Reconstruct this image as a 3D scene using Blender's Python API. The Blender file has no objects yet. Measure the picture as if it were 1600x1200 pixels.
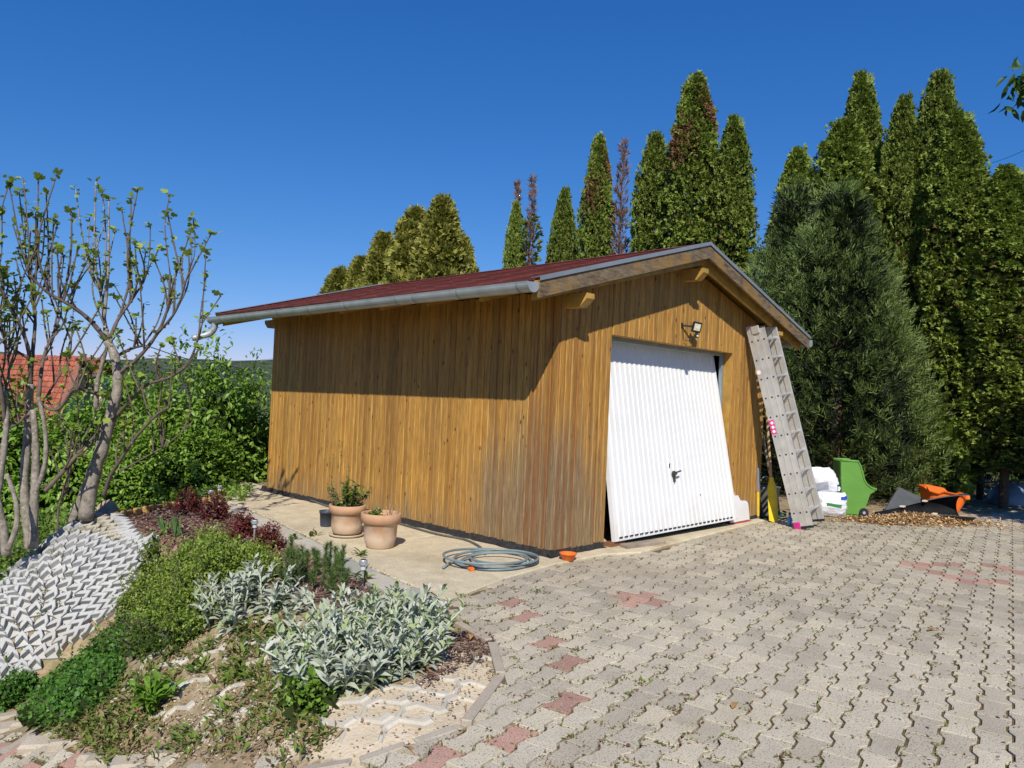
import bpy, math, random
import numpy as np
from mathutils import Vector, Matrix
SC = bpy.context.scene
COL = SC.collection
R = random.Random(7)
NR = np.random.default_rng(7)

# ------------------------------------------------------------------ camera, sky, sun, exposure
CAMP = np.array([-5.6972, -4.8505, 1.55])
YAW, PIT, ROLL, FPX = 0.8046, 0.0216, 0.0428, 1172.73
_fw = np.array([math.sin(YAW) * math.cos(PIT), math.cos(YAW) * math.cos(PIT), math.sin(PIT)])
_r0 = np.array([math.cos(YAW), -math.sin(YAW), 0.0])
_u0 = np.cross(_r0, _fw)
_rt = _r0 * math.cos(ROLL) + _u0 * math.sin(ROLL)
_up = -_r0 * math.sin(ROLL) + _u0 * math.cos(ROLL)
cam = bpy.data.cameras.new('camera')
cam.sensor_fit = 'HORIZONTAL'; cam.sensor_width = 36.0
cam.lens = 36.0 * FPX / 1600.0
cam.clip_start = 0.05; cam.clip_end = 6000
camo = bpy.data.objects.new('camera', cam); COL.objects.link(camo)
camo.matrix_world = Matrix(((_rt[0], _up[0], -_fw[0], CAMP[0]), (_rt[1], _up[1], -_fw[1], CAMP[1]),
                            (_rt[2], _up[2], -_fw[2], CAMP[2]), (0, 0, 0, 1)))
SC.camera = camo
SUNV = Vector((0.83, 0.777, -1.0)).normalized()      # direction the light travels
SUN_EL = math.asin(-SUNV.z)
SUN_ROT = math.atan2(-SUNV.x, -SUNV.y) % (2 * math.pi)
w = bpy.data.worlds.new('World'); SC.world = w; w.use_nodes = True
wn = w.node_tree.nodes; wl = w.node_tree.links
sky = wn.new('ShaderNodeTexSky'); sky.sky_type = 'NISHITA'; sky.sun_disc = False
sky.sun_elevation = SUN_EL; sky.sun_rotation = SUN_ROT
sky.air_density = 1.0; sky.dust_density = 0.0; sky.ozone_density = 3.0; sky.altitude = 600
bg = wn['Background']; bg.inputs['Strength'].default_value = 0.09
# colour response of the camera that took the picture, one curve per channel over the whole sky
_sp = wn.new('ShaderNodeSeparateColor'); _cb = wn.new('ShaderNodeCombineColor'); wl.new(sky.outputs[0], _sp.inputs[0])
def _mth(op, a, v):
    m = wn.new('ShaderNodeMath'); m.operation = op; wl.new(a, m.inputs[0]); m.inputs[1].default_value = v; return m.outputs[0]
for _i, (_g, _k) in enumerate(((1.5, .74), (.92, .66), (.70, .98))):
    wl.new(_mth('MULTIPLY', _mth('POWER', _mth('MULTIPLY', sky.outputs[0] if False else _sp.outputs[_i], .1), _g), _k * 10), _cb.inputs[_i])
wl.new(_cb.outputs[0], bg.inputs['Color'])
sl = bpy.data.lights.new('sun', 'SUN'); sl.energy = 5.0; sl.angle = math.radians(0.53); sl.color = (1.0, 0.94, 0.84)
so = bpy.data.objects.new('sun', sl); COL.objects.link(so)
so.rotation_euler = SUNV.to_track_quat('-Z', 'Y').to_euler()
so.location = (-10, -10, 14)
vs = SC.view_settings
vs.view_transform = 'Standard'; vs.look = 'None'; vs.exposure = 0.12; vs.gamma = 1.0; vs.use_curve_mapping = False
SC.cycles.max_bounces = 6; SC.cycles.transparent_max_bounces = 8
try: SC.cycles.use_denoising = True
except Exception: pass

# ------------------------------------------------------------------ helpers
def G(px, py, z=0.0):                       # survey helper: point of the plane at height z
    d = _fw + _rt * (px - 800) / FPX - _up * (py - 600) / FPX
    return CAMP + d * (z - CAMP[2]) / d[2]
def D(px, py, depth):                       # survey helper: point at a given distance in front
    d = _fw + _rt * (px - 800) / FPX - _up * (py - 600) / FPX
    return CAMP + d * depth
def V(p): return Vector((float(p[0]), float(p[1]), float(p[2])))
def unit(a):
    a = np.asarray(a, float); n = np.linalg.norm(a, axis=-1, keepdims=True); return a / np.maximum(n, 1e-9)

def mesh_np(name, verts, loops, starts, totals, mats, midx=None, smooth=False):
    me = bpy.data.meshes.new(name)
    me.vertices.add(len(verts)); me.vertices.foreach_set('co', np.asarray(verts, np.float32).ravel())
    me.loops.add(len(loops)); me.loops.foreach_set('vertex_index', np.asarray(loops, np.int32))
    me.polygons.add(len(starts)); me.polygons.foreach_set('loop_start', np.asarray(starts, np.int32))
    try: me.polygons.foreach_set('loop_total', np.asarray(totals, np.int32))
    except Exception: pass
    for m in mats: me.materials.append(m)
    if midx is not None: me.polygons.foreach_set('material_index', np.asarray(midx, np.int32))
    if smooth: me.polygons.foreach_set('use_smooth', np.ones(len(starts), bool))
    me.update(calc_edges=True); me.validate()
    return me

def link(name, me, parent=None, loc=None):
    o = bpy.data.objects.new(name, me); COL.objects.link(o)
    if parent is not None: o.parent = parent
    if loc is not None: o.location = loc
    return o
def tag(o, label=None, cat=None, group=None, kind=None):
    if label: o['label'] = label
    if cat: o['category'] = cat
    if group: o['group'] = group
    if kind: o['kind'] = kind
    return o
def thing(name, label, cat, loc=(0, 0, 0), rz=0.0, group=None):
    o = bpy.data.objects.new(name, None); COL.objects.link(o); o.empty_display_size = 0.1
    o.location = loc; o.rotation_euler = (0, 0, rz)
    return tag(o, label, cat, group)
def copy_tree(src, loc, rz=0.0, label=None, scale=None):
    r = src.copy(); COL.objects.link(r); r.location = loc; r.rotation_euler = (0, 0, rz)
    if scale is not None: r.scale = scale
    if label: r['label'] = label
    for ch in list(src.children):
        c = ch.copy(); COL.objects.link(c); c.parent = r
        for g in list(ch.children):
            d = g.copy(); COL.objects.link(d); d.parent = c
    return r

class MB:
    def __init__(self): self.v = []; self.f = []; self.m = []
    def add(self, vs_, fs_, mi=0):
        o = len(self.v); self.v += [tuple(map(float, p)) for p in vs_]
        for f in fs_: self.f.append([i + o for i in f]); self.m.append(mi)
        return self
    def box(self, a, b, mi=0, M=None, bev=0.0):
        x0, y0, z0 = a; x1, y1, z1 = b
        if bev > 0:
            e = bev; vs_ = []; 
            for z, i in ((z0, e), (z0 + e, 0), (z1 - e, 0), (z1, e)):
                xa, xb, ya, yb = x0 + i, x1 - i, y0 + i, y1 - i
                c = e * .6 if i == 0 else 0
                vs_ += [(xa + c, ya, z), (xb - c, ya, z), (xb, ya + c, z), (xb, yb - c, z), (xb - c, yb, z), (xa + c, yb, z), (xa, yb - c, z), (xa, ya + c, z)]
            fs_ = [list(range(7, -1, -1)), list(range(24, 32))]
            for k in range(3):
                for j in range(8):
                    q = (j + 1) % 8; fs_.append([k * 8 + j, k * 8 + q, k * 8 + 8 + q, k * 8 + 8 + j])
        else:
            vs_ = [(x0, y0, z0), (x1, y0, z0), (x1, y1, z0), (x0, y1, z0), (x0, y0, z1), (x1, y0, z1), (x1, y1, z1), (x0, y1, z1)]
            fs_ = [(3, 2, 1, 0), (4, 5, 6, 7), (0, 1, 5, 4), (1, 2, 6, 5), (2, 3, 7, 6), (3, 0, 4, 7)]
        if M is not None: vs_ = [M @ Vector(p) for p in vs_]
        return self.add(vs_, fs_, mi)
    def bar(self, p, q, w_, h_, mi=0, upv=(0, 0, 1), bev=0.0):   # rectangular bar from p to q
        p, q = V(p), V(q); z = (q - p); L = z.length; z.normalize()
        x = Vector(upv).cross(z)
        if x.length < 1e-5: x = Vector((1, 0, 0)).cross(z)
        x.normalize(); y = z.cross(x)
        M = Matrix(((x.x, y.x, z.x, p.x), (x.y, y.y, z.y, p.y), (x.z, y.z, z.z, p.z), (0, 0, 0, 1)))
        return self.box((-w_ / 2, -h_ / 2, 0), (w_ / 2, h_ / 2, L), mi, M, bev)
    def tube(self, pts, rad, n=8, mi=0, caps=True):
        P = np.array([np.asarray(p, float)[:3] for p in pts]); k = len(P)
        rad = np.broadcast_to(np.asarray(rad, float), (k,))
        T = np.gradient(P, axis=0) if k > 2 else np.array([P[1] - P[0]] * 2)
        T = unit(T); a = np.cross(T[0], [0, 0, 1.0])
        if np.linalg.norm(a) < 1e-3: a = np.cross(T[0], [1.0, 0, 0])
        a = unit(a); vs_ = []
        for i in range(k):
            a = unit(a - T[i] * (a @ T[i])); b = np.cross(T[i], a)
            for j in range(n):
                t = 2 * math.pi * j / n
                vs_.append(P[i] + rad[i] * (a * math.cos(t) + b * math.sin(t)))
        fs_ = []
        for i in range(k - 1):
            for j in range(n):
                q = (j + 1) % n; fs_.append((i * n + j, i * n + q, (i + 1) * n + q, (i + 1) * n + j))
        if caps: fs_ += [list(range(n - 1, -1, -1)), list(range((k - 1) * n, k * n))]
        return self.add(vs_, fs_, mi)
    def lathe(self, prof, n=28, c=(0, 0, 0), mi=0, sx=1, sy=1):
        vs_ = []
        for r_, z in prof:
            for j in range(n):
                t = 2 * math.pi * j / n; vs_.append((c[0] + sx * r_ * math.cos(t), c[1] + sy * r_ * math.sin(t), c[2] + z))
        fs_ = []
        for i in range(len(prof) - 1):
            for j in range(n):
                q = (j + 1) % n; fs_.append((i * n + j, i * n + q, (i + 1) * n + q, (i + 1) * n + j))
        fs_.append(list(range(n - 1, -1, -1))); fs_.append(list(range((len(prof) - 1) * n, len(prof) * n)))
        return self.add(vs_, fs_, mi)
    def prism(self, poly, z0, z1, mi=0, M=None, bev=0.0):
        n = len(poly); P = np.array(poly, float); lev = [(P, z0)]
        if bev > 0:
            c = P.mean(0)
            nx = np.roll(P, -1, 0); pv = np.roll(P, 1, 0)
            e1 = unit(P - pv); e2 = unit(nx - P)
            n1 = np.stack([-e1[:, 1], e1[:, 0]], 1); n2 = np.stack([-e2[:, 1], e2[:, 0]], 1)
            ins = unit(n1 + n2); 
            ar = .5 * np.sum(P[:, 0] * nx[:, 1] - nx[:, 0] * P[:, 1])
            if ar < 0: ins = -ins
            lev += [(P, z1 - bev), (P + ins * bev, z1)]
        else: lev += [(P, z1)]
        vs_ = [(p[0], p[1], z) for L_, z in lev for p in L_]
        fs_ = [list(range(n - 1, -1, -1)), list(range((len(lev) - 1) * n, len(lev) * n))]
        for k in range(len(lev) - 1):
            for j in range(n):
                q = (j + 1) % n; fs_.append((k * n + j, k * n + q, (k + 1) * n + q, (k + 1) * n + j))
        if M is not None: vs_ = [M @ Vector(p) for p in vs_]
        return self.add(vs_, fs_, mi)
    def mesh(self, name, mats, smooth=False):
        if not isinstance(mats, (list, tuple)): mats = [mats]
        me = bpy.data.meshes.new(name); me.from_pydata(self.v, [], self.f)
        for m in mats: me.materials.append(m)
        me.polygons.foreach_set('material_index', self.m)
        if smooth: me.polygons.foreach_set('use_smooth', [True] * len(self.f))
        me.update(); return me
    def build(self, name, mats, parent=None, smooth=False, loc=None):
        o = link(name, self.mesh(name, mats, smooth), parent, loc)
        if smooth == 'auto':
            pass
        return o

def smooth_path(pts, rad=None, sub=5):
    P = np.array([np.asarray(p, float)[:3] for p in pts]); n = len(P)
    if n < 3: return P, rad
    Q = np.vstack([2 * P[0] - P[1], P, 2 * P[-1] - P[-2]]); out = []; ro = []
    for i in range(n - 1):
        a, b, c, d = Q[i:i + 4]
        for s in range(sub):
            t = s / sub
            out.append(.5 * ((2 * b) + (-a + c) * t + (2 * a - 5 * b + 4 * c - d) * t * t + (-a + 3 * b - 3 * c + d) * t ** 3))
            if rad is not None: ro.append(rad[i] * (1 - t) + rad[i + 1] * t)
    out.append(P[-1]); 
    if rad is not None: ro.append(rad[-1])
    return np.array(out), (np.array(ro) if rad is not None else None)

# ---- leaf clouds: template (u along, v across, w lift) placed many times in one mesh
LEAF2 = (np.array([(0, 0, 0), (.45, -.5, .06), (1, 0, -.05), (.45, .5, .06)]), [(0, 1, 2), (0, 2, 3)])
LEAFS = (np.array([(0, 0, 0), (.25, -.38, .05), (.6, -.42, .04), (1, 0, -.16), (.6, .42, .04), (.25, .38, .05), (.45, 0, 0)]),
         [(0, 1, 6), (1, 2, 6), (2, 3, 6), (3, 4, 6), (4, 5, 6), (5, 0, 6)])
SPIKE = (np.array([(0, -.5, 0), (0, .5, 0), (1, 0, 0)]), [(0, 1, 2)])
BLADE = (np.array([(0, -.5, 0), (0, .5, 0), (.55, .4, .0), (.55, -.4, .0), (1, 0, -.12)]), [(0, 1, 2), (0, 2, 3), (3, 2, 4)])
FIGL = (np.array([(0, 0, 0), (.04, -.3, .05), (.42, -.52, .03), (.50, -.27, .0), (.84, -.33, .02), (.80, -.18, 0), (1, 0, -.06), (.80, .18, 0), (.84, .33, .02), (.50, .27, 0), (.42, .52, .03), (.04, .3, .05)]),
        [(0, 1, 2), (0, 2, 3), (0, 3, 9), (3, 4, 5), (3, 5, 7), (3, 7, 9), (5, 6, 7), (7, 8, 9), (9, 10, 0), (10, 11, 0)])
def leaf_arrays(P, A, N, L, W, tmpl):
    T, F = tmpl; P = np.asarray(P, float); n = len(P)
    A = unit(A); S = unit(np.cross(A, N)); U = np.cross(S, A)
    L = np.broadcast_to(np.asarray(L, float), (n,)); W = np.broadcast_to(np.asarray(W, float), (n,))
    vv = P[:, None, :] + T[None, :, 0, None] * (L[:, None, None] * A[:, None, :]) + T[None, :, 1, None] * (W[:, None, None] * S[:, None, :]) + T[None, :, 2, None] * (L[:, None, None] * U[:, None, :])
    k = len(T); F = np.array(F)
    ff = (np.arange(n)[:, None, None] * k + F[None]).reshape(-1, 3)
    return vv.reshape(-1, 3), ff
def leaf_mesh(name, chunks, mats):
    vs_, fs_, mi = [], [], []; o = 0
    for ci, (v, f, m) in enumerate(chunks):
        vs_.append(v); fs_.append(f + o); mi.append(np.full(len(f), m)); o += len(v)
    v = np.vstack(vs_); f = np.vstack(fs_); mi = np.concatenate(mi)
    return mesh_np(name, v, f.ravel(), np.arange(len(f)) * 3, np.full(len(f), 3), mats, mi)
def rdir(n): return unit(NR.normal(size=(n, 3)))

# ------------------------------------------------------------------ materials
def lin(c):
    return tuple(((x / 255) / 12.92 if x / 255 <= .04045 else ((x / 255 + .055) / 1.055) ** 2.4) for x in c)
class NT:
    def __init__(self, name):
        self.m = bpy.data.materials.new(name); self.m.use_nodes = True
        self.t = self.m.node_tree; self.n = self.t.nodes; self.b = self.n['Principled BSDF']; self.out = self.n['Material Output']
        self.b.inputs['Specular IOR Level'].default_value = 0.3
    def node(self, typ, **kw):
        nd = self.n.new(typ)
        for k, v in kw.items(): setattr(nd, k, v)
        return nd
    def link(self, a, b): self.t.links.new(a, b)
    def pos(self, scale=(1, 1, 1)):
        g = self.node('ShaderNodeNewGeometry'); mp = self.node('ShaderNodeMapping'); mp.inputs['Scale'].default_value = scale
        self.link(g.outputs['Position'], mp.inputs['Vector']); return mp
    def obj(self, scale=(1, 1, 1)):
        g = self.node('ShaderNodeTexCoord'); mp = self.node('ShaderNodeMapping'); mp.inputs['Scale'].default_value = scale
        self.link(g.outputs['Object'], mp.inputs['Vector']); return mp
    def noise(self, vec, scale, detail=4, rough=.55):
        nz = self.node('ShaderNodeTexNoise'); nz.inputs['Scale'].default_value = scale; nz.inputs['Detail'].default_value = detail; nz.inputs['Roughness'].default_value = rough
        self.link(vec.outputs[0], nz.inputs['Vector']); return nz.outputs[0]
    def vor(self, vec, scale, out='Distance'):
        nz = self.node('ShaderNodeTexVoronoi'); nz.inputs['Scale'].default_value = scale
        self.link(vec.outputs[0], nz.inputs['Vector']); return nz.outputs[out]
    def ramp(self, fac, stops, interp='LINEAR'):
        r = self.node('ShaderNodeValToRGB'); cr = r.color_ramp; cr.interpolation = interp
        while len(cr.elements) > 1: cr.elements.remove(cr.elements[-1])
        cr.elements[0].position = stops[0][0]; cr.elements[0].color = (*stops[0][1], 1)
        for p, c in stops[1:]:
            e = cr.elements.new(p); e.color = (*c, 1)
        self.link(fac, r.inputs[0]); return r.outputs[0]
    def mix(self, fac, a, b, mode='MIX'):
        m = self.node('ShaderNodeMix'); m.data_type = 'RGBA'; m.blend_type = mode
        for sock, val in ((m.inputs[0], fac), (m.inputs[6], a), (m.inputs[7], b)):
            if isinstance(val, (int, float)): sock.default_value = val
            elif isinstance(val, tuple): sock.default_value = (*val, 1)
            else: self.link(val, sock)
        return m.outputs[2]
    def math(self, op, a, b=0.0, clamp=False):
        m = self.node('ShaderNodeMath'); m.operation = op; m.use_clamp = clamp
        for s, v in ((m.inputs[0], a), (m.inputs[1], b)):
            if isinstance(v, (int, float)): s.default_value = v
            else: self.link(v, s)
        return m.outputs[0]
    def map(self, v, a, b, c=0.0, d=1.0):
        m = self.node('ShaderNodeMapRange'); m.interpolation_type = 'SMOOTHSTEP'
        self.link(v, m.inputs[0]); m.inputs[1].default_value = a; m.inputs[2].default_value = b; m.inputs[3].default_value = c; m.inputs[4].default_value = d
        return m.outputs[0]
    def color(self, c):
        if isinstance(c, tuple): self.b.inputs['Base Color'].default_value = (*c, 1)
        else: self.link(c, self.b.inputs['Base Color'])
    def bump(self, h, strength=.3, dist=.01):
        b = self.node('ShaderNodeBump'); b.inputs['Strength'].default_value = strength; b.inputs['Distance'].default_value = dist
        self.link(h, b.inputs['Height']); self.link(b.outputs[0], self.b.inputs['Normal'])
    def rough(self, r):
        if isinstance(r, (int, float)): self.b.inputs['Roughness'].default_value = r
        else: self.link(r, self.b.inputs['Roughness'])
    def rnd(self):
        return self.node('ShaderNodeObjectInfo').outputs['Random']
    def island(self):
        return self.node('ShaderNodeNewGeometry').outputs['Random Per Island']

def m_plain(name, c, rough=.6, metal=0.0, var=.12, sc=8.0, spec=.3, bump=0.0):
    t = NT(name); p = t.obj(); f = t.noise(p, sc, 5)
    a = tuple(x * (1 - var) for x in c); b = tuple(min(1, x * (1 + var)) for x in c)
    t.color(t.ramp(f, [(.3, a), (.7, b)])); t.rough(rough); t.b.inputs['Metallic'].default_value = metal
    t.b.inputs['Specular IOR Level'].default_value = spec
    if bump: t.bump(t.noise(p, sc * 4, 4), bump, .01)
    return t.m
def m_leaf(name, cols, rough=.5, trans=.25, spec=.35):
    t = NT(name); n = len(cols)
    c = t.ramp(t.island(), [(i / max(1, n - 1), col) for i, col in enumerate(cols)])
    hv = t.node('ShaderNodeHueSaturation'); t.link(c, hv.inputs['Color'])
    rr = t.rnd(); t.link(t.math('MULTIPLY_ADD', rr, .3), hv.inputs['Value'])
    mm = hv.inputs['Value'].links[0].from_node; mm.inputs[2].default_value = .85
    t.link(hv.outputs[0], t.b.inputs['Base Color']); t.rough(rough); t.b.inputs['Specular IOR Level'].default_value = spec
    if trans > 0:
        tr = t.node('ShaderNodeBsdfTranslucent'); t.link(t.mix(.5, hv.outputs[0], (.35, .5, .05), 'MULTIPLY'), tr.inputs[0])
        t.link(hv.outputs[0], tr.inputs[0])
        mx = t.node('ShaderNodeMixShader'); mx.inputs[0].default_value = trans
        t.link(t.b.outputs[0], mx.inputs[1]); t.link(tr.outputs[0], mx.inputs[2]); t.link(mx.outputs[0], t.out.inputs[0])
    return t.m

def make_wood():
    t = NT('varnished_wood')
    rnd = t.rnd()
    off = t.node('ShaderNodeCombineXYZ'); t.link(t.math('MULTIPLY', rnd, 37.0), off.inputs[2]); t.link(t.math('MULTIPLY', rnd, 11.0), off.inputs[0])
    g = t.node('ShaderNodeNewGeometry')
    add = t.node('ShaderNodeVectorMath'); add.operation = 'ADD'; t.link(g.outputs['Position'], add.inputs[0]); t.link(off.outputs[0], add.inputs[1])
    def mp(s):
        m = t.node('ShaderNodeMapping'); m.inputs['Scale'].default_value = s; t.link(add.outputs[0], m.inputs['Vector']); return m
    grain = t.noise(mp((62, 62, 2.2)), 2.2, 6, .72)
    grain2 = t.noise(mp((16, 16, .9)), 1.5, 4, .6)
    base = t.ramp(grain, [(.27, (.095, .044, .013)), (.40, (.285, .145, .034)), (.56, (.47, .265, .062)), (.74, (.62, .395, .125))])
    tint = t.ramp(rnd, [(0, (.74, .68, .62)), (.12, (.90, .86, .80)), (.45, (1, 1, 1)), (.7, (1.05, .99, .88)), (.85, (.96, .90, .84)), (1, (1.08, 1.04, .95))])
    base = t.mix(1.0, base, tint, 'MULTIPLY')
    streak = t.map(grain2, .52, .70)
    base = t.mix(t.math('MULTIPLY', streak, .62), base, (.22, .12, .05))
    broad = t.map(t.noise(mp((7, 7, .35)), 1.0, 4, .6), .46, .64); base = t.mix(t.math('MULTIPLY', broad, .55), base, t.ramp(grain, [(.3, (.09, .042, .013)), (.55, (.25, .135, .042)), (.75, (.40, .25, .10))]))
    # knots
    kv = t.vor(mp((10, 10, 4.2)), 1.0); knot = t.map(kv, .05, .15, 1.0, 0.0)
    base = t.mix(t.math('MULTIPLY', knot, .92), base, (.06, .024, .010))
    # weathering near the front corner, low on the boards
    sep = t.node('ShaderNodeSeparateXYZ'); t.link(g.outputs['Position'], sep.inputs[0])
    dist = t.math('ADD', t.math('ABSOLUTE', sep.outputs[0]), t.math('ABSOLUTE', t.math('SUBTRACT', sep.outputs[1], 0.15)))
    near = t.map(dist, .0, 1.9, 1.0, 0.0)
    low = t.map(sep.outputs[2], .0, 2.3, 1.0, .05)
    lowall = t.map(sep.outputs[2], .0, .85, .50, 0.0)
    wn_ = t.noise(mp((34, 34, .7)), 1.4, 6, .7)
    wm = t.math('MULTIPLY', near, low)
    wm = t.math('MAXIMUM', wm, lowall)
    wmask = t.map(t.math('ADD', wn_, t.math('MULTIPLY', wm, .62)), .64, .92)
    fine = t.noise(mp((70, 70, 2.0)), 2.0, 5, .7)
    grey = t.ramp(fine, [(.32, (.05, .036, .024)), (.5, (.17, .128, .08)), (.68, (.38, .295, .18))])
    base = t.mix(t.math('MULTIPLY', wmask, .8), base, grey)
    # reddish brown boards near the corner
    reds = t.map(t.math('ADD', t.noise(mp((12, 12, .25)), .9, 3), t.math('MULTIPLY', near, .18)), .66, .78)
    base = t.mix(t.math('MULTIPLY', reds, .55), base, (.20, .065, .016))
    t.color(base); t.rough(t.ramp(grain, [(.3, (.62,) * 3), (.7, (.46,) * 3)])); t.bump(grain, .35, .004)
    t.b.inputs['Specular IOR Level'].default_value = .25
    return t.m
def make_old_board():
    t = NT('weathered_board'); p = t.pos((1, 1, 1))
    mp_ = t.pos((5, 14, 22)); g = t.noise(mp_, 1.6, 6, .7)
    c = t.ramp(g, [(.3, (.06, .040, .024)), (.5, (.15, .11, .07)), (.7, (.25, .19, .125))])
    y = t.map(t.noise(p, 2.2, 3), .5, .66)
    c = t.mix(t.math('MULTIPLY', y, .6), c, (.30, .17, .035))
    t.color(c); t.rough(.7); t.bump(g, .4, .004); return t.m

# ------------------------------------------------------------------ materials used by several things
WOOD = make_wood(); OLDB = make_old_board()
CREAMW = m_plain('planed_beam', (.42, .25, .06), .55, var=.3, sc=5)
BITUM = m_plain('black_bitumen', (.03, .028, .026), .75, var=.5, sc=20, bump=.3)
ZINC = m_plain('zinc_sheet', (.42, .45, .46), .42, .45, .15, 5, .5)
FLASH = m_plain('grey_flashing', (.25, .28, .31), .5, .3, .12, 4)
def m_white():
    t = NT('white_steel'); p = t.pos(); n = t.noise(p, 3.2, 6, .65); sep = t.node('ShaderNodeSeparateXYZ'); t.link(p.outputs[0], sep.inputs[0])
    low = t.map(sep.outputs[2], .05, .7, .34, 0.0); g = t.map(t.math('ADD', n, low), .62, 1.0)
    c = t.ramp(n, [(.3, (.69, .69, .68)), (.7, (.745, .745, .74))]); t.color(t.mix(t.math('MULTIPLY', g, .35), c, (.46, .41, .33))); t.rough(t.ramp(n, [(.3, (.35,) * 3), (.7, (.5,) * 3)])); t.b.inputs['Specular IOR Level'].default_value = .4; return t.m
WHITE = m_white()
DARK = m_plain('dark_void', (.02, .018, .016), .9)
BLACKP = m_plain('black_plastic', (.018, .018, .02), .45, 0, .2, 8, .4)
ALU = m_plain('aluminium', (.60, .585, .55), .42, .5, .14, 6, .5)
PINK = m_plain('magenta_plastic', (.55, .03, .22), .5)
WHITEP = m_plain('white_print', (.82, .82, .8), .5, 0, .03)
def m_concrete(name, a, b, speck=0.0, sc=2.0, stain=(.3, .25, .18), smix=.3):
    t = NT(name); p = t.pos()
    c = t.ramp(t.noise(p, sc, 7, .65), [(.3, a), (.7, b)])
    s = t.map(t.noise(p, .9, 4), .52, .7); c = t.mix(t.math('MULTIPLY', s, smix), c, stain)
    f = t.noise(p, 90, 2, .6)
    if speck:
        sp = t.map(f, .33, .45, 1.0, 0.0); c = t.mix(t.math('MULTIPLY', sp, speck), c, tuple(x * .35 for x in a))
        sp2 = t.map(t.noise(p, 140, 1), .62, .7); c = t.mix(t.math('MULTIPLY', sp2, speck * .6), c, tuple(min(.8, x * 1.5) for x in b))
    t.color(c); t.rough(.85); t.bump(f, .35, .006); return t.m
CONC = m_concrete('pale_concrete', (.46, .39, .265), (.64, .55, .385), .55, 5.0, (.30, .225, .13), .55)
SLABG = m_concrete('greenish_slab', (.30, .31, .27), (.40, .40, .345), .7)
SLABP = m_concrete('plain_slab', (.40, .37, .30), (.52, .48, .40), .25)
KERB = m_concrete('kerb_concrete', (.35, .30, .235), (.46, .40, .31), .4, 3)
BLOCKC = m_concrete('block_concrete', (.385, .385, .375), (.48, .475, .455), .12, 1.4, (.34, .32, .27), .5)
BLOCKB = m_concrete('beige_block_concrete', (.38, .34, .26), (.46, .42, .33), .2, 3)
def m_paver(name, a, b):
    t = NT(name); p = t.pos(); rn = t.rnd()
    c = t.ramp(t.noise(p, 3.0, 6, .6), [(.3, a), (.7, b)])
    isl = t.island()
    v = t.ramp(isl, [(0, (.78, .77, .76)), (.5, (1.0,) * 3), (1, (1.12, 1.1, 1.05))]); c = t.mix(1.0, c, v, 'MULTIPLY')
    v2 = t.ramp(rn, [(0, (.80, .79, .78)), (.5, (1.0,) * 3), (1, (1.1, 1.09, 1.05))]); c = t.mix(1.0, c, v2, 'MULTIPLY')
    f = t.noise(p, 120, 1, .5); sp = t.map(f, .34, .42, 1.0, 0.0)
    c = t.mix(t.math('MULTIPLY', sp, .7), c, (.09, .08, .07))
    sp2 = t.map(t.noise(p, 170, 1), .6, .68); c = t.mix(t.math('MULTIPLY', sp2, .45), c, (.6, .57, .5))
    st = t.map(t.noise(p, .55, 5, .6), .5, .68); c = t.mix(t.math('MULTIPLY', st, .42), c, (.30, .25, .17))
    t.color(c); t.rough(.82); t.bump(f, .3, .004); return t.m
PAVG = m_paver('grey_paver', (.42, .372, .282), (.53, .474, .368))
PAVR = m_paver('red_paver', (.38, .215, .165), (.47, .285, .22))

# ------------------------------------------------------------------ ground near the garage (one height field)
CTRL = [(330,790,-.05),(400,823,-.05),(460,850,-.05),(520,880,-.05),(562,903,-.05),(620,935,-.05),(670,964,-.045),(700,985,-.03),
 (785,1045,.0),(775,1062,-.0),(730,1130,-.015),(640,1170,-.03),(600,1190,-.06),(700,1040,.0),(640,1090,-.005),(560,1140,-.035),
 (450,1200,-.17),(330,1190,-.36),(200,1195,-.74),(0,1150,-1.13),(-100,1130,-1.3),(-150,1260,-1.15),(300,1290,-.42),(100,1300,-.8),
 (125,815,.0),(185,822,.0),(253,840,-.02),(-40,985,-.80),(85,955,-.66),(200,925,-.50),(-150,1120,-1.3),(-35,1092,-1.2),(62,1049,-1.10),
 (330,785,-.03),(230,800,-.05),(280,950,-.32),(200,1000,-.68),(350,990,-.22),(400,1100,-.24),(300,1100,-.48),(120,1090,-1.0),(450,1130,-.15),
 (560,1050,-.03),(480,960,-.06),(50,880,-.5),(80,820,-.8),(-40,930,-.75),(-150,860,-1.1),(200,780,-.42),(300,768,-.3),(100,795,-.9)]
cp = np.array([G(*c) for c in CTRL] + [(-2, -4, -.006), (-1, -2.5, -.006), (-3, -6, -.006), (0, -4, -.006), (0, 0, -.05), (0, 4, -.05), (-.5, 6, -.06), (1, -6, -.012), (-4.6, -5.5, -.05),
    (-6.5, -5, -.5), (-9, -3, -1.2), (-10, 4, -1.2), (-8, 8, -1.2), (-3.5, 9, -.9), (0, 9, -.3)])
def _phi(r): return np.where(r > 0, r * r * np.log(np.maximum(r, 1e-9)), 0)
_K = _phi(np.linalg.norm(cp[:, None, :2] - cp[None, :, :2], axis=2)) + np.eye(len(cp)) * .02
_P = np.hstack([np.ones((len(cp), 1)), cp[:, :2]])
_S = np.linalg.solve(np.block([[_K, _P], [_P.T, np.zeros((3, 3))]]), np.concatenate([cp[:, 2], np.zeros(3)]))
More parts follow.
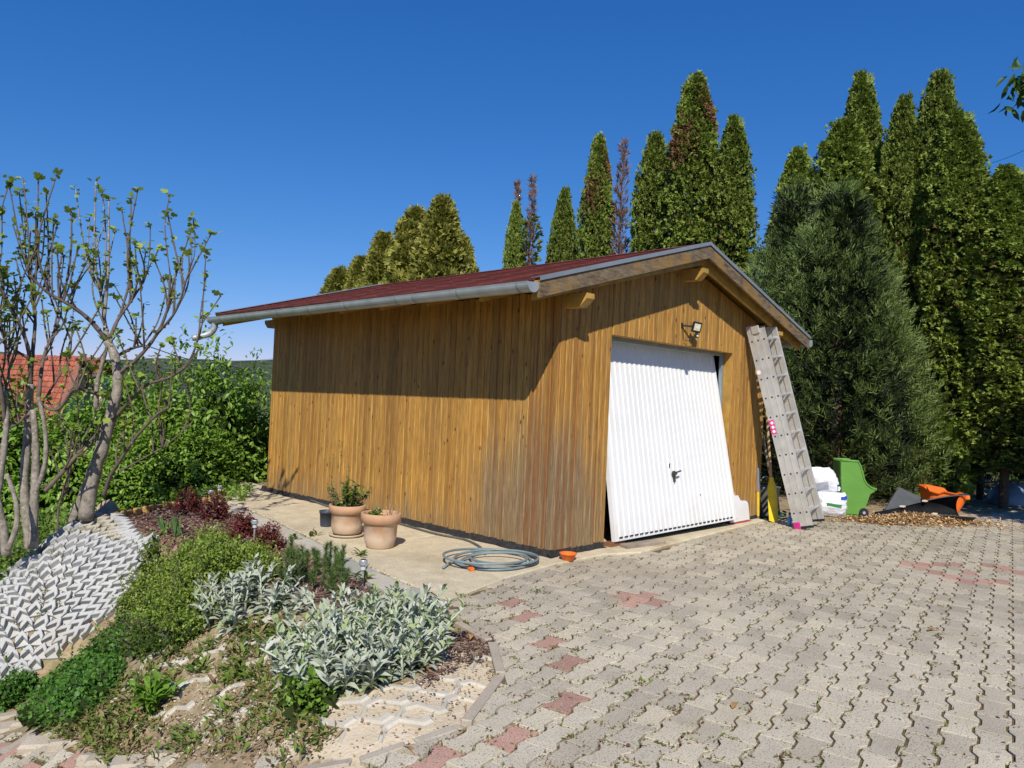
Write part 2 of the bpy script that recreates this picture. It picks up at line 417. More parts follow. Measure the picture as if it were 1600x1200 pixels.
def tz(xy):
    xy = np.atleast_2d(np.asarray(xy, float))[:, :2]; out = np.empty(len(xy))
    for i in range(0, len(xy), 4000):
        q = xy[i:i + 4000]
        out[i:i + 4000] = _phi(np.linalg.norm(q[:, None] - cp[None, :, :2], axis=2)) @ _S[:-3] + _S[-3] + q @ _S[-2:]
    rel = xy - CAMP[None, :2]; left = -(rel @ _r0[:2])
    # the right half of the yard is level
    t = np.clip((left - .1) / .5, 0, 1); t = np.where((xy[:, 1] > -1.1) & (xy[:, 0] > -2.4), np.clip((-xy[:, 0] - .0) / 1.2, 0, 1), t)
    t = np.where(xy[:, 1] < -.22, t * np.clip((-2.08 - xy[:, 0]) / .22, 0, 1), t)
    flat = np.where(xy[:, 1] < -.1, -.010, -.05)
    z = np.where(t < 1, flat * (1 - t) + np.minimum(out, 0.02) * t, np.minimum(out, .02))
    return np.clip(z, -1.9, .02)
def T(px, py):                               # point of the ground on a survey line
    z = 0.0
    for _ in range(14):
        p = G(px, py, z); z = .5 * z + .5 * float(tz(p[None, :2])[0])
    p = G(px, py, z); p[2] = float(tz(p[None, :2])[0]); return p
def inpoly(xy, poly):
    xy = np.atleast_2d(xy); poly = np.asarray(poly); c = np.zeros(len(xy), bool); j = len(poly) - 1
    for i in range(len(poly)):
        a, b = poly[i], poly[j]
        m = ((a[1] > xy[:, 1]) != (b[1] > xy[:, 1])) & (xy[:, 0] < (b[0] - a[0]) * (xy[:, 1] - a[1]) / (b[1] - a[1] + 1e-12) + a[0])
        c ^= m; j = i
    return c
xs = np.arange(-10.5, 15.01, .1); ys = np.arange(-7, 10.01, .1)
gx, gy = np.meshgrid(xs, ys); gxy = np.stack([gx.ravel(), gy.ravel()], 1)
gz = tz(gxy)
def lump(xy, s, seed=0):
    r = np.random.default_rng(seed); o = 0
    for k in range(6):
        a = r.uniform(0, 6.28); f = s * r.uniform(.6, 1.8); o = o + np.sin((xy[:, 0] * math.cos(a) + xy[:, 1] * math.sin(a)) * f + r.uniform(0, 6.28))
    return o / 6
DRIVE = [G(700,940)[:2], G(790,905)[:2], G(870,882)[:2], G(945,868)[:2], G(1000,866)[:2], G(1150,826)[:2], G(1190,812)[:2], (5.0,-.25), (5.6,-.9), (5.6,-1.35), (7.0,-1.7), (8.2,-1.72), (10.4,-2.25), (13.5,-3.2),
         (13.5,-7), (-3.0,-7), (-9.5,-6.0), (-9.5,-.6), T(-160,1115)[:2], T(0,1147)[:2], T(130,1176)[:2], T(215,1200)[:2], T(330,1225)[:2], T(450,1212)[:2], T(560,1195)[:2], T(640,1165)[:2], G(728,1130)[:2], G(782,1055)[:2], G(765,1000)[:2]]
DRIVE = [tuple(map(float, p)) for p in DRIVE]
BEDM = [tuple(T(*p)[:2]) for p in [(150,808),(250,790),(335,775),(360,800),(470,850),(560,900),(640,950),(660,985),(560,960),(450,930),(360,880),(270,850),(190,822)]]
SANDP = [tuple(T(*p)[:2]) for p in [(660,1000),(700,1000),(790,1050),(730,1130),(640,1165),(560,1195),(450,1195),(400,1150),(470,1100),(600,1080),(690,1050)]]
ind = inpoly(gxy, DRIVE)
soft = lump(gxy, 6, 3) * .012 + lump(gxy, 17, 4) * .008
gz = gz + np.where(ind | (gxy[:, 0] > -1.2), np.where(ind & (gxy[:, 0] < -2.4), -.012, 0), soft - .008)
nx_, ny_ = len(xs), len(ys)
idx = np.arange(nx_ * ny_).reshape(ny_, nx_)
quads = np.stack([idx[:-1, :-1], idx[:-1, 1:], idx[1:, 1:], idx[1:, :-1]], -1).reshape(-1, 4)
def m_ground():
    t = NT('yard_soil'); p = t.pos()
    at = t.node('ShaderNodeAttribute'); at.attribute_name = 'zone'
    sp = t.node('ShaderNodeSeparateColor'); t.link(at.outputs['Color'], sp.inputs[0])
    n1 = t.noise(p, 6, 7, .65); n2 = t.noise(p, 45, 4, .6)
    soil = t.ramp(n1, [(.3, (.21, .155, .09)), (.5, (.33, .25, .15)), (.7, (.42, .34, .225))])
    soil = t.mix(t.math('MULTIPLY', t.map(n2, .5, .7), .5), soil, (.17, .10, .055))
    moss = t.map(t.noise(p, 9, 5), .5, .66); soil = t.mix(t.math('MULTIPLY', moss, .55), soil, (.13, .14, .035))
    ch = t.vor(p, 55, 'Color')
    sc_ = t.node('ShaderNodeSeparateColor'); t.link(ch, sc_.inputs[0])
    mulch = t.ramp(sc_.outputs[0], [(0, (.045, .025, .02)), (.4, (.12, .062, .045)), (.7, (.21, .12, .085)), (1, (.34, .23, .17))])
    sand = t.ramp(n1, [(.3, (.50, .41, .28)), (.55, (.60, .50, .355)), (.75, (.66, .57, .42))])
    dirt = t.map(n2, .62, .74); sand = t.mix(t.math('MULTIPLY', dirt, .5), sand, (.2, .12, .06))
    joint = t.ramp(t.noise(p, 12, 5), [(.3, (.075, .050, .022)), (.5, (.14, .098, .045)), (.68, (.10, .10, .028))])
    c = t.mix(t.map(sp.outputs[0], .3, .7), soil, mulch); c = t.mix(t.map(t.math('ADD', sp.outputs[1], t.math('MULTIPLY', t.math('SUBTRACT', n1, .5), .9)), .35, .65), c, sand)
    c = t.mix(t.map(sp.outputs[2], .4, .6), c, joint)
    t.color(c); t.rough(.95); t.bump(n2, .6, .015); return t.m
me = mesh_np('ground', np.column_stack([gxy, gz]), quads.ravel(), np.arange(len(quads)) * 4, np.full(len(quads), 4), [m_ground()], smooth=True)
zone = np.zeros((len(gxy), 4), np.float32); zone[:, 3] = 1
zone[:, 0] = inpoly(gxy, BEDM); zone[:, 1] = inpoly(gxy, SANDP); zone[:, 2] = ind
for _ in range(2):
    Z = zone.reshape(ny_, nx_, 4); Z[1:-1, 1:-1, :2] = (Z[1:-1, 1:-1, :2] * 2 + Z[:-2, 1:-1, :2] + Z[2:, 1:-1, :2] + Z[1:-1, :-2, :2] + Z[1:-1, 2:, :2]) / 6; zone = Z.reshape(-1, 4)
ca = me.color_attributes.new('zone', 'FLOAT_COLOR', 'POINT'); ca.data.foreach_set('color', zone.ravel())
tag(link('ground', me), 'soil, mulch and sand of the yard around the wooden garage', kind='structure')

# wide land beyond: falls to the valley on the left
def landz(xy):
    rel = xy - CAMP[None, :2]; f = rel @ np.array([math.sin(YAW), math.cos(YAW)]); l = -(rel @ _r0[:2])
    lt = np.clip((l - f * .12 + 2) / 6, 0, 1); lt = lt * lt * (3 - 2 * lt)
    dist = np.linalg.norm(rel, axis=1)
    drop = lt * np.minimum(np.maximum(f - 12, 0) * .16, 26) + np.where(f < 12, lt * .8, lt * .6)
    drop = np.maximum(drop, np.clip((dist - 70) / 60, 0, 1) * 9)
    return -.18 - drop - np.where(dist < 10, 1.3, 0)
def polar_sheet(name, radii, na, zf, mat):
    a = np.linspace(0, 2 * math.pi, na, endpoint=False)
    P = np.array([(CAMP[0] + r_ * math.cos(t), CAMP[1] + r_ * math.sin(t)) for r_ in radii for t in a])
    z = zf(P); nr = len(radii); F = []
    for i in range(nr - 1):
        for j in range(na):
            q = (j + 1) % na; F.append((i * na + j, i * na + q, (i + 1) * na + q, (i + 1) * na + j))
    F = np.array(F)[:, ::-1]
    F = F[:, ::-1]
    return link(name, mesh_np(name, np.column_stack([P, z]), F.ravel(), np.arange(len(F)) * 4, np.full(len(F), 4), [mat], smooth=True))
def m_meadow():
    t = NT('meadow'); p = t.pos(); n = t.noise(p, .4, 6, .6); n2 = t.noise(p, 14, 5)
    t.color(t.mix(t.math('MULTIPLY', t.map(n2, .4, .7), .5), t.ramp(n, [(.3, (.055, .08, .022)), (.6, (.10, .13, .035)), (.8, (.16, .16, .06))]), (.05, .07, .02)))
    t.rough(.9); t.bump(n2, .5, .05); return t.m
MEADOW = m_meadow()
tag(polar_sheet('land', [1, 6, 9, 11, 13, 15, 18, 22, 27, 33, 40, 50, 65, 85, 120, 200, 400, 900, 1900], 120, landz, MEADOW), kind='structure')
# wooded hill across the valley
def m_forest():
    t = NT('hazed_woodland'); p = t.pos(); n = t.noise(p, .012, 6, .6); v = t.vor(p, .09)
    c = t.ramp(n, [(.3, (.050, .066, .036)), (.55, (.075, .095, .05)), (.75, (.105, .12, .068))])  # distance haze put into the muted woodland tones
    c = t.mix(t.map(v, .1, .8, 0, .6), c, (.03, .042, .028)); t.color(c); t.rough(1.0); t.bump(v, 1.0, 6.0); return t.m
HV = []; HF = []
na_, nr_ = 160, 26
for i in range(nr_):
    for j in range(na_):
        az = YAW + math.radians(-75 + 150 * j / (na_ - 1)); s = i / (nr_ - 1); r_ = 650 + 700 * s
        prof = math.sin(min(1, s * 1.6) * math.pi / 2)
        x = j / (na_ - 1) * 9
        crest = 38 + 5 * math.sin(x * 1.7 + .6) + 3 * math.sin(x * 4.1) + 1.5 * math.sin(x * 13) + R.uniform(-1, 1) * 1.4
        HV.append((CAMP[0] + r_ * math.sin(az), CAMP[1] + r_ * math.cos(az), -30 + (crest + 30) * prof))
for i in range(nr_ - 1):
    for j in range(na_ - 1):
        HF.append((i * na_ + j, i * na_ + j + 1, (i + 1) * na_ + j + 1, (i + 1) * na_ + j))
hb = MB(); hb.add(HV, HF); tag(hb.build('hill', m_forest(), smooth=True), kind='structure')

# ------------------------------------------------------------------ driveway of I-shaped pavers
drv = bpy.data.objects.new('driveway', None); COL.objects.link(drv); tag(drv, kind='structure')
PL, PW = .2575, .142
ang = math.radians(10.2)
eL = np.array([math.cos(ang), math.sin(ang)]); eW = np.array([math.sin(ang), -math.cos(ang)])
def paver_poly(gap=.0068):
    e, wv = .084 - gap, .058 - gap; h = PL / 2 - gap
    a, b = .086, .043
    return [(-h, -e), (-a, -e), (-b, -wv), (b, -wv), (a, -e), (h, -e), (h, e), (a, e), (b, wv), (-b, wv), (-a, e), (-h, e)]
PP = paver_poly()
cand = []
o0 = G(996, 1095)[:2]
for j in range(-45, 70):
    for i in range(-40, 70):
        c = o0 + eL * (PL * (i + .5 * (j % 2))) + eW * (PW * j)
        cand.append((c[0], c[1], i, j))
cand = np.array(cand); cxy = cand[:, :2]
BORD = [(G(705,958)[:2], G(768,1003)[:2]), (G(768,1003)[:2], G(783,1056)[:2]), (G(783,1056)[:2], G(725,1135)[:2]), (T(725,1137)[:2], T(645,1164)[:2]), (T(645,1164)[:2], T(560,1193)[:2]), (T(560,1193)[:2], T(470,1208)[:2])]
def bord_clip(poly):            # cut a paver outline at the kerb lines it touches
    P = [np.array(p) for p in poly]; c0 = np.mean(P, 0); cut = False
    def _ds(ab):
        d = ab[1] - ab[0]; return np.linalg.norm(c0 - ab[0] - d * np.clip((c0 - ab[0]) @ d / (d @ d), 0, 1))
    for a, b_ in [min(BORD, key=_ds)]:
        d = unit(b_ - a); s = (c0 - a) @ d
        if s < -.06 or s > np.linalg.norm(b_ - a) + .06 or abs((c0 - a) @ np.array([-d[1], d[0]])) > .16: continue
        n_ = np.array([-d[1], d[0]])          # the yard lies on this side
        if ((np.array([-1.5, -3.2]) if a[0] > -3.15 else np.array([-4.3, -4.2])) - a) @ n_ < 0: n_ = -n_
        out = []
        for i in range(len(P)):
            p, q = P[i], P[(i + 1) % len(P)]; sp_, sq = (p - a) @ n_ - .02, (q - a) @ n_ - .02
            if sp_ >= 0: out.append(p)
            if sp_ * sq < 0: out.append(p + (q - p) * sp_ / (sp_ - sq)); cut = True
        P = out
        if len(P) < 3: return None, True
    return P, cut
keep = inpoly(cxy, DRIVE)
for a, b_ in BORD:
    d = unit(b_ - a); s = (cxy - a) @ d; keep |= (s > -.05) & (s < np.linalg.norm(b_ - a) + .05) & (np.abs((cxy - a) @ np.array([-d[1], d[0]])) < .13)
rel = cxy - CAMP[None, :2]; f_ = rel @ np.array([math.sin(YAW), math.cos(YAW)]); r_ = rel @ _r0[:2]
keep &= (f_ > 2.3) & (np.abs(r_) < f_ * .74 + .4)
cxy = cxy[keep]; f_ = f_[keep]
pz = tz(cxy) + .0105
REDS = [(801,937.5),(823,966),(848,1002),(873,1045),(860,1093),(791,1152),(703,1196),(976,932),(1012,928),(990,944),(1024,946)]
for X, Y in [(650,210),(790,210),(950,212),(1110,215),(1270,215),(770,240),(900,278),(1030,318),(1190,360),(1340,362),(1520,362),(1230,285),(1400,245),(1540,278)]: REDS.append((1280 + X / 5, 840 + Y / 5))
for p in [(20,1175),(5,1168),(55,1199),(95,1203)]: REDS.append(p)
redset = set()
for p in REDS:
    q = T(*p)[:2]; redset.add(int(np.argmin(np.linalg.norm(cxy - q, axis=1))))
red = np.array([i in redset for i in range(len(cxy))])
order = np.argsort(f_ - red * 4); near = np.zeros(len(cxy), bool); 
rel = np.column_stack([cxy, pz]) - CAMP; zc = rel @ _fw; sx = rel @ _rt / zc * FPX; sy = -(rel @ _up) / zc * FPX
vis = (np.abs(sx) < 815) & (np.abs(sy) < 612)
cnt = 0
for i in order:
    if vis[i] and cnt < 268: near[i] = True; cnt += 1
pav_mesh = {}
for nm, mt in (('g', PAVG), ('r', PAVR)):
    b = MB(); b.prism(PP, -.06, 0, bev=.0022); pav_mesh[nm] = b.mesh('paver', mt)
rotz = Matrix.Rotation(ang, 4, 'Z')
def slope_rot(p):
    e = .15; zx = (tz([(p[0] + e, p[1])])[0] - tz([(p[0] - e, p[1])])[0]) / (2 * e); zy = (tz([(p[0], p[1] + e)])[0] - tz([(p[0], p[1] - e)])[0]) / (2 * e)
    n = Vector((-zx, -zy, 1)).normalized(); return Vector((0, 0, 1)).rotation_difference(n).to_matrix().to_4x4()
fld = MB(); fm = []
for i in range(len(cxy)):
    tilt = Matrix.Rotation(R.gauss(0, .009), 4, 'X') @ Matrix.Rotation(R.gauss(0, .009), 4, 'Y') @ Matrix.Rotation(R.gauss(0, .012), 4, 'Z')
    sl_ = slope_rot(cxy[i]) if f_[i] < 7 and pz[i] < -.01 else Matrix.Identity(4)
    M = Matrix.Translation((cxy[i][0], cxy[i][1], pz[i] + max(-.003, R.gauss(0, .002)))) @ sl_ @ rotz @ tilt
    wp_ = [cxy[i] + eL * p[0] + np.array([-eL[1], eL[0]]) * p[1] for p in PP]; cp_, cut = bord_clip(wp_)
    if cp_ is None: continue
    if cut:
        lp = [(float((q - cxy[i]) @ eL), float((q - cxy[i]) @ np.array([-eL[1], eL[0]]))) for q in cp_]
        ar_ = abs(sum(lp[k][0] * lp[(k + 1) % len(lp)][1] - lp[(k + 1) % len(lp)][0] * lp[k][1] for k in range(len(lp)))) / 2
        if ar_ < .0012: continue
        b = MB(); b.prism(lp, -.05, 0); o = b.build('paver', PAVR if red[i] else PAVG, drv); o.matrix_world = M; continue
    if near[i]:
        o = link('paver', pav_mesh['r' if red[i] else 'g'], drv); o.matrix_world = M
    else:
        fld.prism(PP, -.03, 0, 1 if red[i] else 0, M, bev=.0022)
o = fld.build('paver_field', [PAVG, PAVR], drv); tag(o, kind='stuff')

# ------------------------------------------------------------------ concrete path, slabs, kerb
def slab_poly(mb, poly, z0, z1, bev=.008, mi=0):
    P = [tuple(p) for p in poly]
    ar = sum(P[i][0] * P[(i + 1) % len(P)][1] - P[(i + 1) % len(P)][0] * P[i][1] for i in range(len(P)))
    if ar < 0: P = P[::-1]
    mb.prism(P, z0, z1, mi, bev=bev)
SJ = [(-.80,6.3),(-1.06,4.11),(-1.19,3.26),(-1.41,2.06),(-1.6,1.16),(-1.69,.64),(-1.76,.16),(-1.85,-.57)]
path = bpy.data.objects.new('path', None); COL.objects.link(path); tag(path, kind='structure')
b = MB()
slab_poly(b, [(.3,6.9),(.05,1.52),(-1.52,1.52)] + [(-1.41,2.06),(-1.19,3.26),(-1.06,4.11),(-.80,6.3),(-.45,6.8)][::1], -.2, .016, .01)
b.build('path_slab', CONC, path)
b = MB(); slab_poly(b, [(.05,1.505),(.05,-.235),(-.15,-.215),(-.98,-.33),(-1.85,-.57),(-1.76,.16),(-1.69,.64),(-1.6,1.16),(-1.527,1.505)], -.2, .016, .01)
b.build('path_slab', CONC, path)
b = MB(); slab_poly(b, [(.055,-.232),(.055,.05),(.93,.06),(.93,.5),(3.55,.5),(3.55,.06),(4.5,.02),(4.46,-.12),(3.47,-.2),(2.15,-.3),(.98,-.40),(.58,-.24)], -.2, .022, .01)
b.build('threshold_slab', CONC, path)
# row of slabs along the bed
Lp = [np.array(p) for p in [(-1.22,5.0),(-1.44,3.4),(-1.63,2.07),(-1.79,1.1),(-1.93,.47),(-2.1,-.27),(-2.19,-.72)]]
Jp = [np.array(p) for p in [(-.955,5.0),(-1.175,3.4),(-1.415,2.07),(-1.615,1.1),(-1.715,.47),(-1.80,-.1),(-1.875,-.6)]]
for k in range(len(Lp) - 1):
    a0, a1, c1, c0 = Lp[k], Lp[k + 1], Jp[k + 1], Jp[k]
    g = .006
    d = unit(a1 - a0) * g; e = unit(c0 - a0) * g
    b = MB(); slab_poly(b, [a0 + d, a1 - d, c1 - d - e, c0 + d - e], -.08, .008 + R.uniform(-.004, .004), .006)
    b.build('slab', [SLABP, SLABP, SLABP, SLABG, SLABP, SLABG][k], path)
# kerb strips between the bed and the pavers
kerb = bpy.data.objects.new('kerb', None); COL.objects.link(kerb); tag(kerb, kind='structure')
KP = [G(712,972), G(768,1003), G(783,1056), G(725,1133)]
for k in range(3):
    a, c = V(KP[k]), V(KP[k + 1]); d = (c - a).normalized()
    b = MB(); b.bar(a + d * .03 + Vector((0, 0, -.06)), c - d * .03 + Vector((0, 0, -.06)), .055, .145, 0, bev=.006); b.build('kerb_stone', KERB, kerb)
kpts = [T(725,1136), T(645,1163), T(560,1192), T(470,1207)]
for k in range(3):
    a, c = V(kpts[k]), V(kpts[k + 1]); d = (c - a).normalized()
    b = MB(); b.bar(a + d * .02 + Vector((0, 0, -.055)), c - d * .02 + Vector((0, 0, -.055)), .055, .14, 0, bev=.006); b.build('kerb_stone', KERB, kerb)
# rough stones along the lower edge of the bed
kp2 = [T(x, y) for x, y in [(-60,1100),(5,1120),(20,1132),(45,1125),(70,1160),(105,1160),(150,1182),(170,1186),(215,1190),(260,1180)]]
for p in kp2:
    b = MB(); s = R.uniform(.09, .16)
    b.box((-s, -s * .5, -.06), (s, s * .5, .02), 0, Matrix.Translation(V(p)) @ Matrix.Rotation(R.uniform(-.9, -.2), 4, 'Z') @ Matrix.Rotation(R.uniform(-.15, .15), 4, 'X'), bev=.02)
    b.build('edge_stone', KERB, kerb)

# ------------------------------------------------------------------ stepped slope of zigzag concrete blocks
slope = bpy.data.objects.new('slope_paving', None); COL.objects.link(slope); tag(slope, 'pale grey zigzag concrete blocks stepping up the slope', kind='structure')
CT = [[(-150,1142), (-35,1092), (62,1050)], [(-40,985), (85,955), (200,928)], [(118,818), (180,822), (253,842)]]
CW = np.array([[T(*q) for q in row] for row in CT])
def lag(t): return np.array([2 * (t - .5) * (t - 1), -4 * t * (t - 1), 2 * t * (t - .5)])
def surf(u, v):
    p = np.einsum('i,j,ijk->k', lag(v), lag(u), CW); p[2] = float(tz(p[None, :2])[0]); return p
zb = []
AMP, THK, PER = .076, .064, .106
def zig_unit(per, am, th, top, dep, jit=0.0):
    poly = [(0.002, 0), (per * .6, am), (per - .002, 0), (per - .002, th), (per * .6, am + th), (.002, th)]
    poly = [(x + jit * R.uniform(-1, 1), y + jit * R.uniform(-1, 1)) for x, y in poly]
    b = MB(); b.prism(poly, -dep, top, bev=.006); b.box((.002, -.004, -dep), (per - .002, .136, top - .056)); return b
zmesh = [zig_unit(PER * s, AMP, THK, .075, .12).mesh('zigzag_block', BLOCKC) for s in (1.0, .97, 1.03)]
zmeshb = zig_unit(PER, AMP, THK, .075, .12).mesh('zigzag_block', BLOCKB)
midlen = np.linalg.norm(surf(.5, 1) - surf(.5, 0)); NROW = int(round(midlen / .138)) + 1; print('rows', NROW, midlen)
nz = 0; zrest = MB()
vv_ = np.linspace(0, 1, 120); vp = np.array([.5 * surf(.75, v) + .5 * surf(.4, v) for v in vv_]); va = np.concatenate([[0], np.cumsum(np.linalg.norm(np.diff(vp, axis=0), axis=1))]); NROW = int(va[-1] / .136) + 1
for rI in range(NROW):
    v_ = float(np.interp(va[-1] * rI / (NROW - 1), va, vv_))
    us = np.linspace(-.02, 1.0, 240); pts = np.array([surf(u, v_) for u in us]); sl_ = np.concatenate([[0], np.cumsum(np.linalg.norm(np.diff(pts, axis=0), axis=1))])
    n = int(sl_[-1] / PER); off = (rI % 3) * .33 * PER * .5 + R.uniform(0, .02)
    for k in range(n):
        s0 = k * PER + off
        if s0 + PER > sl_[-1] + .05: break
        p = np.array([np.interp(s0, sl_, pts[:, d]) for d in range(3)]); q = np.array([np.interp(s0 + PER, sl_, pts[:, d]) for d in range(3)])
        er = Vector((q[0] - p[0], q[1] - p[1], (q[2] - p[2]))).normalized()
        um_ = np.interp(s0, sl_, us); dv = surf(um_, min(1, v_ + .05)) - surf(um_, max(0, v_ - .05)); up_ = er.cross(V(dv)).normalized()
        if up_.z < 0: up_ = -up_
        back = up_.cross(er).normalized(); up2 = er.cross(back); stp = Matrix.Rotation(math.radians(-5), 4, 'X')
        M = Matrix(((er.x, back.x, up2.x, p[0]), (er.y, back.y, up2.y, p[1]), (er.z, back.z, up2.z, p[2] + R.gauss(0, .0025)), (0, 0, 0, 1)))
        pc = V(p) - V(CAMP); zc_ = pc.dot(V(_fw)); sx_ = pc.dot(V(_rt)) / zc_ * FPX
        if sx_ < -850: continue
        M = M @ stp @ Matrix.Rotation(R.gauss(0, .008), 4, 'Z') @ Matrix.Rotation(R.gauss(0, .010), 4, 'X')
        msh = zmeshb if (rI in (NROW - 2, NROW - 3) and .45 < k / n < .75) or R.random() < .02 else zmesh[R.randrange(3)]
        if nz < 297:
            o = link('zigzag_block', msh, slope); o.matrix_world = M; nz += 1
        else:
            zrest.prism([(0.002, 0), (PER * .6, AMP), (PER - .002, 0), (PER - .002, THK), (PER * .6, AMP + THK), (.002, THK)], -.12, .075, 0, M, bev=.006)
if zrest.v: tag(zrest.build('zigzag_block_field', BLOCKC, slope), kind='stuff')
# the same blocks, half buried in sand and soil, lower right
buried = bpy.data.objects.new('buried_paving', None); COL.objects.link(buried); tag(buried, 'half buried zigzag blocks showing through sand and soil', kind='structure')
bpoly = [(120,1125),(190,1060),(300,1030),(330,980),(400,985),(420,1060),(520,1100),(640,1075),(740,1030),(770,1060),(700,1130),(600,1170),(470,1190),(330,1188),(200,1180)]
bw = [tuple(T(*p)[:2]) for p in bpoly]
eb = unit(np.array([.97, -.24])); bb = np.array([-eb[1], eb[0]])
p0 = T(420, 1120)[:2]
KB = m_concrete('sandy_block_concrete', (.42, .38, .30), (.53, .49, .41), .2, 3, (.55, .45, .31), .5)
bper = .27
bmesh_ = []
for s in range(4):
    poly = [(0, 0), (bper * .28, .10), (bper * .5, .11), (bper * .78, .0), (bper * .99, -.0), (bper * .99, .055), (bper * .80, .06), (bper * .54, .165), (bper * .26, .155), (0, .058)]
    poly = [(x + R.uniform(-.008, .008), y + R.uniform(-.008, .008)) for x, y in poly]
    b = MB(); b.prism(poly, -.08, .0, bev=.012); bmesh_.append(b.mesh('half_buried_block', KB))
for i in range(-14, 15):
    for j in range(-14, 14):
        c = p0 + eb * (bper * (i + .5 * (j % 2))) + bb * (.15 * j)
        if not inpoly(c[None], bw)[0] or R.random() < .22: continue
        sandy = inpoly(c[None], SANDP)[0]
        z = float(tz(c[None])[0]); h = R.uniform(-.004, .006) if sandy else R.uniform(.008, .032)
        o = link('half_buried_block', bmesh_[R.randrange(4)], buried)
        o.matrix_world = Matrix.Translation((c[0], c[1], z + h)) @ slope_rot(c) @ Matrix.Rotation(math.atan2(eb[1], eb[0]) + R.gauss(0, .12), 4, 'Z') @ Matrix.Rotation(R.gauss(0, .05), 4, 'X') @ Matrix.Diagonal((1, R.choice((1, -1)) if False else 1, 1, 1))

# ------------------------------------------------------------------ the wooden garage
GW, GL = 4.5605, 5.7119
FO, OV, ZR, ZE, BO = .337, .70, 3.506, 2.655, .47
SLP = (ZR - ZE) / (GW / 2 + OV); XM = GW / 2
def zroof(x): return ZR - SLP * abs(x - XM)
D0, D1, DT = .875, 3.594, 2.306
ga = thing('garage', 'wooden garage with yellow brown vertical boards and a red shingle roof', 'garage', (0, 0, 0))
PWD = .0965
def plank_mesh(x0, x1, zb, zt0, zt1, th=.02):     # front board: outer face at y=0, chamfered edges
    c = .009; b = MB()
    prof = [(x0, th), (x0, c), (x0 + c, 0), (x1 - c, 0), (x1, c), (x1, th)]
    n = len(prof); f = lambda x: zt0 + (zt1 - zt0) * (x - x0) / (x1 - x0)
    b.add([(x, y, zb) for x, y in prof] + [(x, y, f(x)) for x, y in prof],
          [(i, (i + 1) % n, n + (i + 1) % n, n + i) for i in range(n)] + [list(range(n - 1, -1, -1)), list(range(n, 2 * n))])
    return b
ZB = .075
# left wall boards: share one mesh, each slightly different in position
lm = plank_mesh(-PWD / 2 + .0022, PWD / 2 - .0022, ZB, 2.66, 2.66).mesh('plank', WOOD)
npl = int(GL / PWD)
for k in range(npl):
    o = link('plank', lm, ga); o.rotation_euler = (0, 0, -math.pi / 2); o.location = (R.uniform(-.0015, .0015), GL - (k + .5) * (GL / npl), R.uniform(-.008, .006)); o.scale = (GL / npl / PWD, 1, 1)
nf = int(round((GW - .02) / PWD))
for k in range(nf):
    x0 = .021 + k * (GW - .021) / nf; x1 = x0 + (GW - .021) / nf - .0045
    segs = [(x0, x1)]; 
    t0, t1 = zroof(x0) - .16, zroof(x1) - .16
    if x0 < XM < x1: t0 = t1 = zroof(XM) - .17
    if x1 <= D0 + .02 or x0 >= D1 - .02:
        xx0, xx1 = x0, x1
        if x1 > D0 and x0 < D0: xx1 = D0
        if x0 < D1 and x1 > D1: xx0 = D1
        b = plank_mesh(xx0, xx1, ZB + R.uniform(-.006, .006), t0, t1)
    elif x0 < D0 < x1:
        b = plank_mesh(x0, D0, ZB, DT, DT); b2 = plank_mesh(x0, x1, DT, t0, t1); b.add(b2.v, b2.f)
    elif x0 < D1 < x1:
        b = plank_mesh(D1, x1, ZB, DT, DT); b2 = plank_mesh(x0, x1, DT, t0, t1); b.add(b2.v, b2.f)
    else: b = plank_mesh(x0, x1, DT, t0, t1)
    b.build('plank', WOOD, ga, loc=(0, R.uniform(-.0015, .0015), 0))
# core of the walls behind the boards
b = MB()
b.box((.0215, .15, .02), (.12, GL - .02, 2.62)); b.box((GW - .12, .15, .02), (GW - .02, GL - .02, 2.62)); b.box((.13, GL - .12, .02), (GW - .13, GL - .021, 2.62))
b.box((.0215, .0215, .02), (D0 - .032, .145, 2.45)); b.box((D1 + .032, .0215, .02), (GW - .02, .145, 2.45)); b.box((D0 - .031, .0215, DT + .032), (D1 + .031, .145, 2.448))
b.add([(.03, .03, 2.452), (GW - .03, .03, 2.452), (GW - .03, .03, 2.5), (XM, .03, ZR - .2), (.03, .03, 2.5), (.03, .14, 2.452), (GW - .03, .14, 2.452), (GW - .03, .14, 2.5), (XM, .14, ZR - .2), (.03, .14, 2.5)],
      [(0, 1, 2, 3, 4), (9, 8, 7, 6, 5), (0, 5, 6, 1), (1, 6, 7, 2), (2, 7, 8, 3), (3, 8, 9, 4), (4, 9, 5, 0)])
b.build('wall_core', m_plain('inner_boarding', (.10, .065, .03), .8), ga)
b = MB(); b.box((.12, .15, .0225), (GW - .12, GL - .12, .03)); b.build('floor_slab', CONC, ga)
b = MB(); b.box((GW - .018, .02, ZB), (GW, GL, 2.66)); b.box((.02, GL - .018, ZB), (GW - .02, GL, 2.66))
b.add([(.02, GL - .018, 2.662), (GW - .02, GL - .018, 2.662), (XM, GL - .018, ZR - .16), (.02, GL, 2.662), (GW - .02, GL, 2.662), (XM, GL, ZR - .16)], [(2, 1, 0), (3, 4, 5), (0, 1, 4, 3), (1, 2, 5, 4), (2, 0, 3, 5)])
b.build('wall_panel', WOOD, ga)
